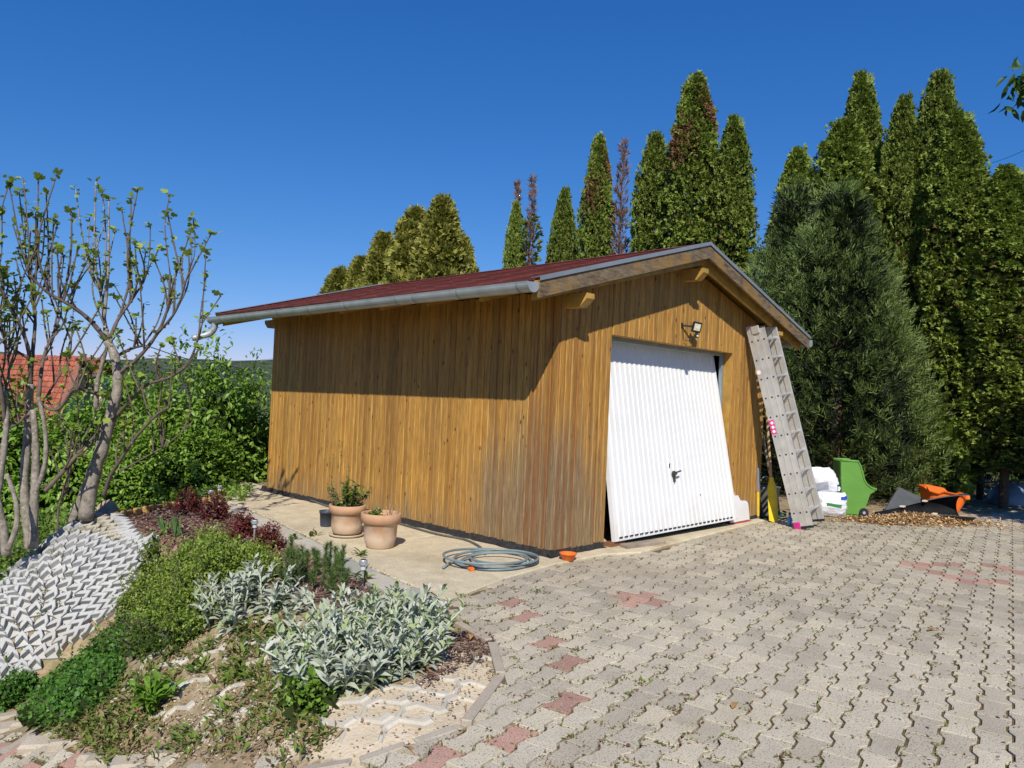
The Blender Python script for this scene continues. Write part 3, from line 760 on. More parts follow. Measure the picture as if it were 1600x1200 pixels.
# black plinth
b = MB(); b.box((.006, .0, -.05), (.02, GL, .078)); b.box((.02, .006, -.05), (D0 - .004, .02, .078)); b.box((D1 + .004, .006, -.05), (GW, .02, .078)); b.build('plinth', BITUM, ga)
b = MB(); sk = []
for i in range(60):
    y = -.06 + i * (GL + .2) / 59; wv = .012 * math.sin(i * 1.7) + R.uniform(-.01, .01)
    sk += [(.004, y, .085 + R.uniform(-.012, .006)), (-.012, y, .03 + wv * .3), (-.055 + wv, y, .021)]
b.add(sk, [(i * 3 + k, i * 3 + k + 1, i * 3 + 4 + k, i * 3 + 3 + k) for i in range(59) for k in range(2)]); b.build('bitumen_strip', BITUM, ga)
b = MB(); sk = []
for i in range(16):
    x = -.05 + i * (D0 + .03) / 15; wv = R.uniform(-.01, .01)
    sk += [(x, .004, .085 + R.uniform(-.01, .006)), (x, -.012, .03), (x, -.05 + wv, .027)]
b.add(sk, [(i * 3 + 3 + k, i * 3 + 4 + k, i * 3 + k + 1, i * 3 + k) for i in range(15) for k in range(2)]); b.build('bitumen_strip', BITUM, ga)
# door reveal and steel frame
JW = m_plain('jamb_wood', (.40, .23, .05), .55, var=.3, sc=6)
b = MB(); b.box((D0 - .03, .021, .024), (D0, .20, DT)); b.build('jamb', JW, ga)
b = MB(); b.box((D1, .021, .024), (D1 + .03, .20, DT)); b.build('jamb', JW, ga)
b = MB(); b.box((D0 - .03, .021, DT), (D1 + .03, .20, DT + .03)); b.build('lintel_board', JW, ga)
GALV = m_plain('galvanised_frame', (.30, .36, .40), .45, .5, .15)
b = MB(); b.box((D0 + .002, .15, .031), (D0 + .045, .19, DT - .003)); b.box((D1 - .05, .13, .031), (D1 - .004, .175, DT - .003)); b.box((D0 + .047, .15, DT - .04), (D1 - .052, .19, DT - .003)); b.build('door_frame', GALV, ga)
# the up-and-over door, swung out at the bottom
TL, TR_, BL, BR = [np.array(p) for p in [(.925, .255, 2.29), (3.51, .262, 2.288), (.955, -.075, .075), (3.60, -.13, .105)]]
def dp(u, v, off=0.0):
    p = (TL * (1 - u) + TR_ * u) * (1 - v) + (BL * (1 - u) + BR * u) * v
    n = unit(np.cross(TR_ - TL, BL - TL)); n = n if n[1] < 0 else -n
    return p + n * off
b = MB(); NRIB = 26; prof = []
for k in range(NRIB):
    u0 = .012 + k * (.976) / NRIB; du = .976 / NRIB
    prof += [(u0 + .0 * du, 0), (u0 + .62 * du, 0), (u0 + .70 * du, .009), (u0 + .92 * du, .009)]
prof.append((.988, 0)); NV = 7
vv = []
for j in range(NV):
    v_ = .004 + .992 * j / (NV - 1)
    for u, o_ in prof: vv.append(dp(u, v_, .014 - o_ if False else o_))
m = len(prof)
b.add(vv, [(j * m + i, (j + 1) * m + i, (j + 1) * m + i + 1, j * m + i + 1) for j in range(NV - 1) for i in range(m - 1)])
# back skin and rim, following the same slightly twisted surface
KU = 9
gb = [dp(i / (KU - 1), j / (KU - 1), -.035) for j in range(KU) for i in range(KU)]
b.add(gb, [(j * KU + i, j * KU + i + 1, (j + 1) * KU + i + 1, (j + 1) * KU + i) for j in range(KU - 1) for i in range(KU - 1)])
def rim(fu, fv):
    S_ = [i / (KU - 1) for i in range(KU)]; L4 = []
    for t_ in S_:
        for ins, off in ((0, -.035), (0, .016), (1, .016), (1, -.002)):
            u, v_ = fu(t_, ins), fv(t_, ins); L4.append(dp(u, v_, off))
    b.add(L4, [(i * 4 + k, i * 4 + k + 1, (i + 1) * 4 + k + 1, (i + 1) * 4 + k) for i in range(KU - 1) for k in range(3)])
rim(lambda t_, s_: t_, lambda t_, s_: .008 * s_); rim(lambda t_, s_: t_, lambda t_, s_: 1 - .008 * s_)
rim(lambda t_, s_: .012 * s_, lambda t_, s_: t_); rim(lambda t_, s_: 1 - .012 * s_, lambda t_, s_: t_)
door = b.build('garage_door', WHITE, ga); door['label'] = 'white ribbed up-and-over door hanging crooked and ajar'
for k in range(26):
    b = MB(); u0 = .03 + k * .94 / 26; q = [dp(u0, .981, .0185), dp(u0 + .022, .981, .0185), dp(u0 + .022, .9875, .0185), dp(u0, .9875, .0185)]
    qq = [dp(u0, .981, .012), dp(u0 + .022, .981, .012), dp(u0 + .022, .9875, .012), dp(u0, .9875, .012)]
    b.add(q + qq, [(0, 3, 2, 1), (0, 1, 5, 4), (1, 2, 6, 5), (2, 3, 7, 6), (3, 0, 4, 7)]); b.build('vent_slot', BLACKP, door)
hb = MB(); c = dp(.475, .70, .016); n_ = unit(dp(.5, .7, 1) - dp(.5, .7, 0)); M0 = Matrix.Translation(V(c))
hb.tube([c, c + n_ * .02], .034, 14); hb.tube([c + n_ * .02, c + n_ * .05], .014, 10); hb.bar(c + n_ * .05 + np.array([-.015, 0, .012]), c + n_ * .055 + np.array([.075, -.005, .03]), .02, .016, bev=.004)
hb.bar(c + np.array([0, -.012, -.03]), c + np.array([.01, -.012, -.10]), .04, .006)
hb.build('handle', m_plain('dark_handle', (.07, .065, .06), .35, .4), door)
hb = MB(); c = dp(.452, .655, .014); hb.bar(c + np.array([0, 0, -.03]), c + np.array([0, -.003, .025]), .012, .008); hb.build('keyhole', BLACKP, door)
hb = MB(); c = dp(.685, .83, .014); hb.tube([c, c + n_ * .004], .008, 8); hb.build('screw', BLACKP, door)

# roof: deck, soffit, shingles
def rp(x, y, dz=0.0): return (x, y, zroof(x) + dz)
Y0, Y1 = -FO + .03, GL + BO
for nm, sgn in (('roof_deck', -1), ('roof_deck', 1)):
    xe = -OV if sgn < 0 else GW + OV
    b = MB(); P = [rp(xe, Y0, -.045), rp(XM, Y0, -.045), rp(XM, Y1, -.045), rp(xe, Y1, -.045), rp(xe, Y0, -.012), rp(XM, Y0, -.012), rp(XM, Y1, -.012), rp(xe, Y1, -.012)]
    F = [(3, 2, 1, 0), (4, 5, 6, 7), (0, 1, 5, 4), (1, 2, 6, 5), (2, 3, 7, 6), (3, 0, 4, 7)]
    if sgn > 0: F = [f[::-1] for f in F]
    b.add(P, F); b.build(nm, JW, ga)
def m_shingle():
    t = NT('red_shingle'); p = t.pos(); n = t.noise(p, 60, 3, .6); r_ = t.rnd()
    c = t.ramp(t.noise(p, 5, 4), [(.3, (.10, .026, .024)), (.7, (.17, .045, .038))])
    isl = t.ramp(t.island(), [(0, (.45,) * 3), (.6, (1.0,) * 3), (1, (1.7, 1.6, 1.55))]); c = t.mix(1, c, isl, 'MULTIPLY')
    c = t.mix(t.math('MULTIPLY', t.map(n, .5, .66), .5), c, (.06, .02, .02)); t.color(c); t.rough(.9); t.bump(n, .5, .006); return t.m
SHING = m_shingle()
slen = math.hypot(XM + OV, ZR - ZE); ca_, sa_ = (XM + OV) / slen, (ZR - ZE) / slen
expo = .150; NCO = int(slen / expo); SLN = 1.04
b = MB()     # one three-tab strip: x up the slope, y along the eave
for k in range(3):
    y0, y1 = k * SLN / 3 + .006, (k + 1) * SLN / 3 - .006
    h = .009
    b.add([(0, y0, 0), (expo + .04, y0, -.004), (expo + .04, y1, -.004), (0, y1, 0), (0, y0, h + .004), (expo + .04, y0, .004), (expo + .04, y1, .004), (0, y1, h + .004)],
          [(0, 1, 2, 3), (7, 6, 5, 4), (4, 5, 1, 0), (5, 6, 2, 1), (6, 7, 3, 2), (7, 4, 0, 3)])
smesh = b.mesh('shingle', SHING)
for side in (-1, 1):
    ny = int((Y1 - Y0 - .02) / SLN) + 1
    for i in range(NCO + 1):
        s = i * expo - .02
        if s + expo > slen + .0: s = slen - expo
        for j in range(ny):
            y = Y0 + .03 + j * SLN - (SLN / 6 if i % 2 else 0)
            if y < Y0 + .02: y = Y0 + .02
            if y + SLN > Y1 - .02: y = Y1 - .02 - SLN
            x = (-OV + s * ca_) if side < 0 else (GW + OV - s * ca_); z = ZE + s * sa_ - .011 + R.uniform(0, .003)
            o = link('shingle', smesh, ga)
            if side < 0: o.matrix_basis = Matrix.Translation((x, y, z)) @ Matrix.Rotation(-math.atan2(sa_, ca_), 4, 'Y')
            else: o.matrix_basis = Matrix.Translation((x, y + SLN, z)) @ Matrix.Rotation(math.pi, 4, 'Z') @ Matrix.Rotation(-math.atan2(sa_, ca_), 4, 'Y')
b = MB()
for s in (-1, 1):
    b.add([(XM, Y0, ZR + .016), (XM + s * .14, Y0, zroof(XM + .14) + .012), (XM + s * .14, Y1, zroof(XM + .14) + .012), (XM, Y1, ZR + .016)], [(0, 1, 2, 3) if s > 0 else (3, 2, 1, 0)])
b.build('ridge_cap', SHING, ga)
# verge flashing, barge boards, inner boards: front and back
for (ya, dr) in ((-FO, 1), (Y1, -1)):
    for s in (-1, 1):
        xe = -OV - .012 if s < 0 else GW + OV + .012
        x_in = XM
        b = MB()
        yo, yi = ya - dr * .014, ya + dr * .10
        zt = .026
        P = [rp(xe, yo, zt), rp(x_in, yo, zt), rp(x_in, yi, zt - .006), rp(xe, yi, zt - .006), rp(xe, yo, -.016), rp(x_in, yo, -.016)]
        Pi = [rp(xe, yo + dr * .004, zt - .004), rp(x_in, yo + dr * .004, zt - .004), rp(x_in, yi, zt - .010), rp(xe, yi, zt - .010), rp(xe, yo + dr * .004, -.016), rp(x_in, yo + dr * .004, -.016)]
        b.add(P + Pi, [(0, 1, 2, 3), (4, 5, 1, 0), (9, 8, 7, 6), (6, 7, 11, 10), (4, 10, 11, 5), (0, 3, 9, 6), (0, 6, 10, 4), (1, 7, 8, 2), (2, 8, 9, 3)]); b.build('verge_flashing', FLASH, ga)
        b = MB(); y0_, y1_ = ya, ya + dr * .028
        P = [rp(xe + (.012 if s < 0 else -.012), y0_, -.17), rp(x_in, y0_, -.17), rp(x_in, y0_, -.010), rp(xe + (.012 if s < 0 else -.012), y0_, -.010)]
        Q = [(p[0], y1_, p[2]) for p in P]
        b.add(P + Q, [(0, 1, 2, 3), (7, 6, 5, 4), (0, 4, 5, 1), (1, 5, 6, 2), (2, 6, 7, 3), (3, 7, 4, 0)]); b.build('barge_board', OLDB if s < 0 and dr > 0 else CREAMW if dr < 0 else OLDB, ga)
        b = MB(); y0_, y1_ = ya + dr * .11, ya + dr * .15
        xs_ = -OV + .06 if s < 0 else GW + OV - .06
        P = [rp(xs_, y0_, -.20), rp(x_in, y0_, -.245), rp(x_in, y0_, -.05), rp(xs_, y0_, -.05)]
        Q = [(p[0], y1_, p[2]) for p in P]
        b.add(P + Q, [(0, 1, 2, 3), (7, 6, 5, 4), (0, 4, 5, 1), (1, 5, 6, 2), (2, 6, 7, 3), (3, 7, 4, 0)]); b.build('rafter_board', CREAMW, ga)
        b = MB(); P = [rp(xs_, y1_, -.07), rp(x_in, y1_, -.07), rp(x_in, 0.0 if dr > 0 else GL, -.07), rp(xs_, 0.0 if dr > 0 else GL, -.07)]
        P2 = [(p[0], p[1], p[2] + .02) for p in P]
        b.add(P + P2, [(0, 1, 2, 3), (7, 6, 5, 4), (0, 4, 5, 1), (1, 5, 6, 2), (2, 6, 7, 3), (3, 7, 4, 0)]); b.build('soffit', JW, ga)
def purlin(x0, x1, z0, z1, ya, yb):
    b = MB(); s = 1 if yb > ya else -1; c = .09
    prof = [(ya, z1), (ya, z0 + (z1 - z0) * .62), (ya + s * c, z0), (yb, z0), (yb, z1)]
    n = 5; V_ = [(x0, y, z) for y, z in prof] + [(x1, y, z) for y, z in prof]
    b.add(V_, [list(range(n)), list(range(2 * n - 1, n - 1, -1))] + [(i, n + i, n + (i + 1) % n, (i + 1) % n) for i in range(n)])
    b.build('purlin', CREAMW, ga)
for x0, x1, zt in ((.03, .15, zroof(.03) - .235), (XM - .06, XM + .06, ZR - .29), (GW - .24, GW - .12, zroof(.15) - .235)):
    purlin(x0, x1, zt - .135, zt, -.30, .02); purlin(x0, x1, zt - .12, zt, GL + .36, GL - .02)
for s in (0, 1):   # eave soffit boards
    b = MB(); xa, xb = (-OV + .03, 0.0) if s == 0 else (GW, GW + OV - .03)
    P = [rp(xa, 0.02, -.075), rp(xb, .02, -.075), rp(xb, GL, -.075), rp(xa, GL, -.075)]; P2 = [(p[0], p[1], p[2] + .02) for p in P]
    b.add(P + P2, [(0, 1, 2, 3), (7, 6, 5, 4), (0, 4, 5, 1), (1, 5, 6, 2), (2, 6, 7, 3), (3, 7, 4, 0)]); b.build('soffit', JW, ga)
    for k in range(7):
        y = .5 + k * .82; bb_ = MB(); xo = -OV + .07 if s == 0 else GW + OV - .07; xi = .0 if s == 0 else GW
        bb_.bar((xo, y, zroof(xo) - .125), (xi, y, zroof(xi) - .125), .06, .09); bb_.build('rafter', CREAMW, ga)
# gutters with rings, end caps and a down pipe
for s in (0, 1):
    gx_ = -OV - .07 if s == 0 else GW + OV + .07; gr = .075; g0, g1 = -FO + .015, Y1 - .02; zg = ZE - .055
    b = MB(); n = 14; pr = [(gx_ - gr * math.cos(math.pi * i / n), zg - gr * math.sin(math.pi * i / n)) for i in range(n + 1)]
    pr = [(gx_ - gr - .0 + .008, zg + .012), (gx_ - gr - .004, zg + .014)] + pr + [(gx_ + gr, zg + .03)]
    inner = [(gx_ + (x - gx_) * .95, z + .003) for x, z in pr[::-1]]
    full = pr + inner; m = len(full)
    V_ = [(x, g0, z) for x, z in full] + [(x, g1, z - .03) for x, z in full]
    b.add(V_, [(i, (i + 1) % m, m + (i + 1) % m, m + i) for i in range(m)]); 
    gut = b.build('gutter', ZINC, ga, smooth=False)
    for yy, dz in ((g0 - .004, 0), (g1 + .002, -.03)):
        b = MB(); cap = [(gx_ - 1.03 * gr * math.cos(math.pi * i / n), zg - 1.03 * gr * math.sin(math.pi * i / n) + dz) for i in range(n + 1)] + [(gx_ + gr, zg + .02 + dz), (gx_ - gr, zg + .012 + dz)]
        m = len(cap); V_ = [(x, yy, z) for x, z in cap] + [(x, yy + .012, z) for x, z in cap]
        b.add(V_, [list(range(m)), list(range(2 * m - 1, m - 1, -1))] + [(i, m + i, m + (i + 1) % m, (i + 1) % m) for i in range(m)]); b.build('end_cap', ZINC, gut)
    for yy in (5.75, 4.95, 4.1, 3.35, 2.55, 1.6, 1.3, .62, -.19):
        b = MB(); dz = -.03 * (yy - g0) / (g1 - g0); rr = gr * 1.06; n2 = 12
        ring = [(gx_ - rr * math.cos(math.pi * i / n2), zg - rr * math.sin(math.pi * i / n2) + dz) for i in range(n2 + 1)]
        V_ = [(x, yy, z) for x, z in ring] + [(x, yy + .018, z) for x, z in ring]
        b.add(V_, [(i, n2 + 1 + i, n2 + 2 + i, i + 1) for i in range(n2)]); b.build('gutter_ring', FLASH, gut)
    if s == 0:
        b = MB(); yq = g1 - .12; zq = zg - .1
        pts, _ = smooth_path([(gx_, yq, zq + .09), (gx_, yq, zq - .0), (gx_ - .01, yq + .02, zq - .09), (gx_ - .06, yq + .06, zq - .16), (gx_ - .14, yq + .12, zq - .20), (gx_ - .24, yq + .2, zq - .235)], None, 4)
        b.tube(pts, .045, 14); b.build('down_pipe', ZINC, gut, smooth=True)
        for q in ((gx_ - .012, yq + .025, zq - .10), (gx_ - .17, yq + .145, zq - .21)):
            b = MB(); b.tube([np.array(q) - np.array([0, 0, .0]), np.array(q) + np.array([-.012, .01, -.012])], .05, 14); b.build('pipe_joint', FLASH, gut)

# ------------------------------------------------------------------ flood light on the gable
FLS = .78
fl = thing('floodlight', 'black floodlight with motion sensor mounted above the garage door', 'floodlight', (2.42, -.02, 2.5))
b = MB(); M = Matrix.Translation((.0, -.15, .045)) @ Matrix.Rotation(-.50, 4, 'Z') @ Matrix.Rotation(.30, 4, 'X') @ Matrix.Rotation(.10, 4, 'Y')
b.box((-.085, -.02, -.085), (.085, .02, .085), 0, M, bev=.01); b.build('housing', BLACKP, fl)
b = MB(); b.box((-.058, -.026, -.050), (.058, -.0195, .058), 0, M); b.build('lamp_glass', m_plain('lamp_diffuser', (.62, .60, .5), .25), fl)
b = MB(); b.box((-.028, -.030, -.022), (.028, -.0255, .022), 0, M); b.build('reflector', m_plain('lamp_chips', (.75, .70, .4), .3), fl)
b = MB(); b.bar((-.2, .02, .06), (-.1, -.10, .05), .02, .03); b.bar((-.21, .018, .10), (-.21, .018, .03), .05, .01); b.bar((-.10, -.1, .05), (.0, -.14, .05), .02, .03); b.build('bracket', BLACKP, fl)
b = MB(); b.lathe([(.0, -.02), (.032, -.02), (.036, .0), (.036, .028), (.02, .045), (.0, .045)], 16, (.0, -.15, -.10)); b.bar((0, -.15, -.06), (0, -.155, -.03), .03, .03); sn = b.build('sensor', BLACKP, fl)
b = MB(); b.lathe([(.0, -.004), (.018, -.002), (.02, .01), (.0, .02)], 12, (-.012, -.183, -.10)); b.build('sensor_lens', WHITEP, sn)
b = MB(); pts, _ = smooth_path([(-.2, .012, .06), (-.18, .0, -.05), (-.15, .0, -.16), (-.06, -.05, -.16), (-.01, -.12, -.08)]); b.tube(pts, .005, 6); b.build('cable', BLACKP, fl)

fl.scale = (FLS, FLS * .85, FLS)
# ------------------------------------------------------------------ triple aluminium ladder
la = thing('ladder', 'tall aluminium triple extension ladder leaning on the garage front', 'ladder', (4.22, -.655, 0.0))
A0 = Vector((-.37, .60, 2.62)); LL = A0.length; ax = A0.normalized(); xr = Vector((1, .0, 0)); xr = (xr - ax * xr.dot(ax)).normalized(); nn = ax.cross(xr)
if nn.y > 0: nn = -nn
Mb = Matrix(((xr.x, nn.x, ax.x, 0), (xr.y, nn.y, ax.y, 0), (xr.z, nn.z, ax.z, 0), (0, 0, 0, 1)))
SW = .078; rung_z = [.20 + .262 * k for k in range(10)]
SOC = m_plain('rung_hole', (.02, .02, .02), .6)
LW = .46
for i in range(3):
    y0, y1 = i * (SW + .004), i * (SW + .004) + SW; xin = .012 * i; z0 = [.02, .0, .01][i]; z1 = LL + [.06, .02, .0][i]
    for side in (0, 1):
        xa, xb = (xin, xin + .022) if side == 0 else (LW - xin - .022, LW - xin)
        b = MB(); b.box((xa, y0, z0), (xb, y1, z1), 0, Mb, bev=.004)
        e = xa - .002 if side == 0 else xb - .001
        b.box((e, y0 + .0, z0), (e + .003, y0 + .007, z1), 0, Mb); b.box((e, y1 - .007, z0), (e + .003, y1, z1), 0, Mb)
        st = b.build('stile', ALU, la)
        if side == 0:
            for z in rung_z:
                b = MB(); b.box((xa - .003, (y0 + y1) / 2 - .011, z - .011), (xa + .004, (y0 + y1) / 2 + .011, z + .011), 0, Mb, bev=.003); b.build('rung_hole', SOC, st)
    for z in rung_z:
        b = MB(); b.box((xin + .022, (y0 + y1) / 2 - .016, z - .015), (LW - xin - .022, (y0 + y1) / 2 + .016, z + .015), 0, Mb, bev=.005); b.build('rung', ALU, la)
for k, (x, y, z) in enumerate([(-.004, -.004, -.028), (LW - .022, -.004, -.02)]):
    b = MB(); b.box((x, y, z), (x + .034, y + SW + .008, z + .11 if k == 0 else z + .05), 0, Mb, bev=.006); b.build('foot_cap', PINK if k == 0 else BLACKP, la)
for i in range(1, 3):
    y0 = i * (SW + .004)
    for x in (.012 * i - .003, LW - .012 * i - .024):
        b = MB(); b.box((x, y0 - .002, -.012), (x + .028, y0 + SW + .002, .022), 0, Mb, bev=.004); b.build('foot_cap', BLACKP, la)
for i in range(2):
    y0 = i * (SW + .004)
    b = MB(); b.box((-.002 + .012 * i, y0 + .012, LL + .055 - i * .04), (.028 + .012 * i, y0 + SW, LL + .072 - i * .04), 0, Mb, bev=.008); b.build('top_cap', PINK, la)
b = MB(); b.box((-.012, SW - .01, LL - .06), (.02, SW * 2 + .02, LL + .045), 0, Mb, bev=.006); b.build('hook', ALU, la)
zs = rung_z[4] + .035
b = MB(); b.box((-.0035, .004, zs), (-.0005, SW - .004, zs + .19), 0, Mb); stk = b.build('sticker', m_plain('pink_sticker', (.72, .03, .27), .4), la)
b = MB()
for k in range(3):
    ce = Mb @ Vector((-.0040, SW / 2 + .004, zs + .035 + k * .058)); uu = Mb.to_3x3() @ Vector((0, 1, 0)); vv_ = Mb.to_3x3() @ Vector((0, 0, 1)); nx3 = Mb.to_3x3() @ Vector((-1, 0, 0))
    b.tube([ce, ce + nx3 * .001], .021, 18)
b.build('symbol', WHITEP, stk)
ce = Mb @ Vector((-.0005, .03, rung_z[7] + .10)); n3 = Mb.to_3x3() @ Vector((-1, 0, 0)); b = MB(); b.tube([ce, ce + n3 * .003], .034, 20); rs = b.build('round_sticker', m_plain('sticker_pink_pale', (.75, .5, .48), .4), la)
b = MB(); b.tube([ce + n3 * .0032, ce + n3 * .0038], .026, 20); b.build('symbol', WHITEP, rs)

# ------------------------------------------------------------------ tools standing by the corner
def rod(name, label, p, q, r, mat, cat):
    t = thing(name, label, cat, (p[0], p[1], 0)); o = V((p[0], p[1], 0))
    b = MB(); b.tube([V(p) - o, V(q) - o], r, 8); b.build('handle', mat, t); return t, o
ASHW = m_plain('ash_handle', (.42, .28, .14), .5, var=.25, sc=6)
GREYW = m_plain('grey_old_wood', (.26, .21, .16), .75, var=.3, sc=5)
YEL = m_plain('yellow_paint', (.72, .52, .02), .45, var=.15)
sp_b = (4.52, -.22, .04); sp_t = (4.62, .02, 1.78)
t, o = rod('spade', 'long handled spade with a bright yellow blade by the ladder', (4.54, -.17, .45), (4.60, .0, 1.80), .019, ASHW, 'spade')
b = MB(); nb = 9; Vv = []
for i in range(nb):
    s = i / (nb - 1); c = V((4.505, -.235, .02)).lerp(V((4.548, -.155, .62)), s) - o; wd = .075 if s < .75 else .075 - (s - .75) * .20
    for j in range(5):
        q = j / 4 - .5; Vv.append((c.x + q * 2 * wd * .8, c.y - q * 2 * wd * .5 - .05 * (1 - 4 * q * q) * .5, c.z + (.02 * (1 - 4 * q * q) * (-1) if i == 0 else 0)))
F = [(i * 5 + j, i * 5 + j + 1, i * 5 + 6 + j, i * 5 + 5 + j) for i in range(nb - 1) for j in range(4)]
K = len(Vv); Vv2 = [(x + .002, y + .006, z) for x, y, z in Vv]
b.add(Vv + Vv2, F + [tuple(K + i for i in f[::-1]) for f in F]); b.build('blade', YEL, t, smooth=True)
t, o = rod('steel_bar', 'yellow and blue-grey painted bar leaning at the garage corner', (4.50, .0, .06), (4.47, .0, .40), .019, YEL, 'bar')
b = MB(); b.tube([V((4.47, .0, .40)) - o, V((4.44, -.004, .74)) - o], .018, 8); b.build('grip', m_plain('blue_grey_grip', (.16, .22, .30), .5), t)
b = MB(); b.tube([V((4.515, .0, -.0)) - o, V((4.50, .0, .06)) - o], [.012, .018], 8); b.build('tip', GREYW, t)
t, o = rod('rake', 'grey wooden handled rake behind the ladder foot', (4.98, -.02, .24), (4.66, .06, 1.25), .017, GREYW, 'rake')
b = MB(); b.add([V(p) - o for p in [(4.90, -.02, .28), (5.02, -.06, .28), (5.08, -.07, .05), (4.93, -.03, .05)]] + [V(p) - o for p in [(4.90, .0, .28), (5.02, -.04, .28), (5.08, -.05, .05), (4.93, -.01, .05)]], [(0, 1, 2, 3), (7, 6, 5, 4), (0, 4, 5, 1), (1, 5, 6, 2), (2, 6, 7, 3), (3, 7, 4, 0)])
b.build('blade', m_plain('rusty_steel', (.16, .12, .09), .6, .4, .3), t)
t, o = rod('broom', 'thin pale stick standing upright behind the spade', (4.70, .12, .0), (4.68, .10, 1.48), .014, ASHW, 'stick')
b = MB(); b.box((-.012, -.05, 1.05), (.012, .05, 1.42)); b.build('grip_board', ASHW, t)
bk_ = thing('bucket', 'grey metal bucket in the shade behind the ladder', 'bucket', (5.12, .18, 0))
b = MB(); b.lathe([(.0, .0), (.15, .0), (.155, .02), (.195, .40), (.205, .41), (.205, .425), (.19, .42), (.185, .40), (.14, .03), (.0, .03)], 28); b.build('body', m_plain('dull_galvanised', (.20, .21, .20), .5, .3, .25), bk_, smooth=True)
b = MB(); pts = [(.2 * math.cos(a), .02, .40 + .17 * math.sin(a)) for a in np.linspace(0, math.pi, 13)]; b.tube(pts, .006, 6); b.build('bail', ZINC, bk_)
ho = thing('garden_hose', 'short dark green hose coil on the ground behind the spade', 'hose', (4.92, -.10, .0))
b = MB(); pts = [(.16 * math.cos(a) * (1 + .06 * math.sin(3 * a)), .10 * math.sin(a), .02 + .006 * a) for a in np.linspace(0, 12.5, 60)]; b.tube(pts, .013, 7); b.build('coil', m_plain('dark_green_hose', (.02, .07, .05), .4), ho, smooth=True)
bp_ = thing('plastic_bottle', 'small blue plastic bottle by the ladder foot', 'bottle', (4.36, -.52, .0)); b = MB(); b.lathe([(0, 0), (.03, 0), (.032, .1), (.014, .14), (.014, .16), (0, .16)], 14); b.build('body', m_plain('blue_plastic', (.08, .25, .55), .35), bp_, smooth=True)
b = MB(); b.lathe([(0, .16), (.017, .16), (.017, .185), (0, .185)], 12); b.build('cap', BLACKP, bp_)
# white panel with rounded top behind the door edge
wp = thing('white_panel', 'white rounded plastic panel leaning beside the door edge', 'panel', (4.05, -.05, .02))
b = MB(); poly = [(-.42, 0), (.10, 0), (.11, .03), (.11, .20), (.095, .245), (.06, .265), (.0, .27), (-.1, .28), (-.2, .40), (-.42, .7)]
b.prism([(x, y) for x, y in poly], 0, .03, 0, Matrix.Translation((0, .03, .012)) @ Matrix.Rotation(math.radians(82), 4, 'X'), bev=.008); b.build('panel', WHITE, wp)
b = MB(); b.box((-.42, -.02, .0), (.11, .012, .011)); b.build('red_edge', m_plain('red_trim', (.4, .05, .04), .5), wp)
bw_ = thing('wood_block', 'broken wooden board lying under the garage door', 'board', (1.28, -.20, .022)); b = MB(); b.prism([(-.3, -.06), (.34, -.075), (.36, -.0), (.30, .03), (.34, .07), (-.28, .06)], 0, .035, bev=.005); o = b.build('board', GREYW, bw_); bw_.rotation_euler = (0, 0, -.1)
bw2 = thing('wood_block', 'thin wooden offcut under the left edge of the door', 'board', (1.02, -.02, .022)); b = MB(); b.box((-.12, -.05, 0), (.14, .05, .045), bev=.004); b.build('board', m_plain('brown_offcut', (.2, .09, .04), .7), bw2)

# ------------------------------------------------------------------ sacks, green cart, chips, roller mat, tubs
def sack(name, label, loc, sx, sy, sz, seed, lean, rz):
    t = thing(name, label, 'sack', loc, rz); r = np.random.default_rng(seed); n, m = 40, 26; Vv = []; from mathutils import noise as mn
    for i in range(m):
        v_ = i / (m - 1); z = v_
        wz = (1 - abs(2 * v_ - 1) ** 5) * .9 + .1; dz = math.sin(math.pi * min(max(v_, .03), .97)) ** .6
        for j in range(n):
            a = 2 * math.pi * j / n; ca, sa = math.cos(a), math.sin(a)
            cx = abs(ca) ** .75 * (1 if ca > 0 else -1); cy = abs(sa) ** .9 * (1 if sa > 0 else -1)
            q_ = Vector((ca * 1.5 + seed, sa * 1.5, v_ * 2.2)); wr = .97 + .20 * abs(mn.noise(q_ * 1.3)) - .22 * abs(mn.noise(q_ * 2.6 + Vector((3, 1, 2)))) + .07 * mn.noise(q_ * 6)
            Vv.append((cx * sx / 2 * wr * (.86 + .14 * wz) + lean * z ** 2.2 * sz, cy * sy / 2 * dz * wr, z * sz + .012 * math.sin(4 * a + seed)))
    b = MB(); b.add(Vv, [(i * n + j, i * n + (j + 1) % n, (i + 1) * n + (j + 1) % n, (i + 1) * n + j) for i in range(m - 1) for j in range(n)] + [list(range(n - 1, -1, -1)), list(range((m - 1) * n, m * n))])
    o = b.build('film', m_plain('white_sack_film', (.68, .70, .73), .34, 0, .10, 7, .5, .9), t, smooth=True)
    return t, np.array(Vv).reshape(m, n, 3), o
BLUEP = m_plain('blue_print', (.02, .06, .38), .4); GRNP = m_plain('green_print', (.04, .22, .07), .4); GREYP = m_plain('grey_print', (.32, .34, .40), .4)
def patch(grid, i0, i1, j0, j1, mat, par, name='print', off=.004):
    n = grid.shape[1]; b = MB(); c = grid.mean((0, 1)); P = []
    for i in range(i0, i1 + 1):
        for j in range(j0, j1 + 1):
            p = grid[i, j % n]; d = unit(np.array([p[0] - c[0], (p[1] - c[1]) * 3, 0])); P.append(p + d * off)
    w_ = j1 - j0 + 1; F = [(a * w_ + q, a * w_ + q + 1, (a + 1) * w_ + q + 1, (a + 1) * w_ + q) for a in range(i1 - i0) for q in range(j1 - j0)]
    b.add(P, F); return b.build(name, mat, par, smooth=True)
cs = math.radians(-44)     # sacks face the camera
s1, g1, f1 = sack('sack', 'lower white plastic sack with a green emblem beside the ladder', (5.93, -.48, .0), .46, .24, .36, 3, .02, cs)
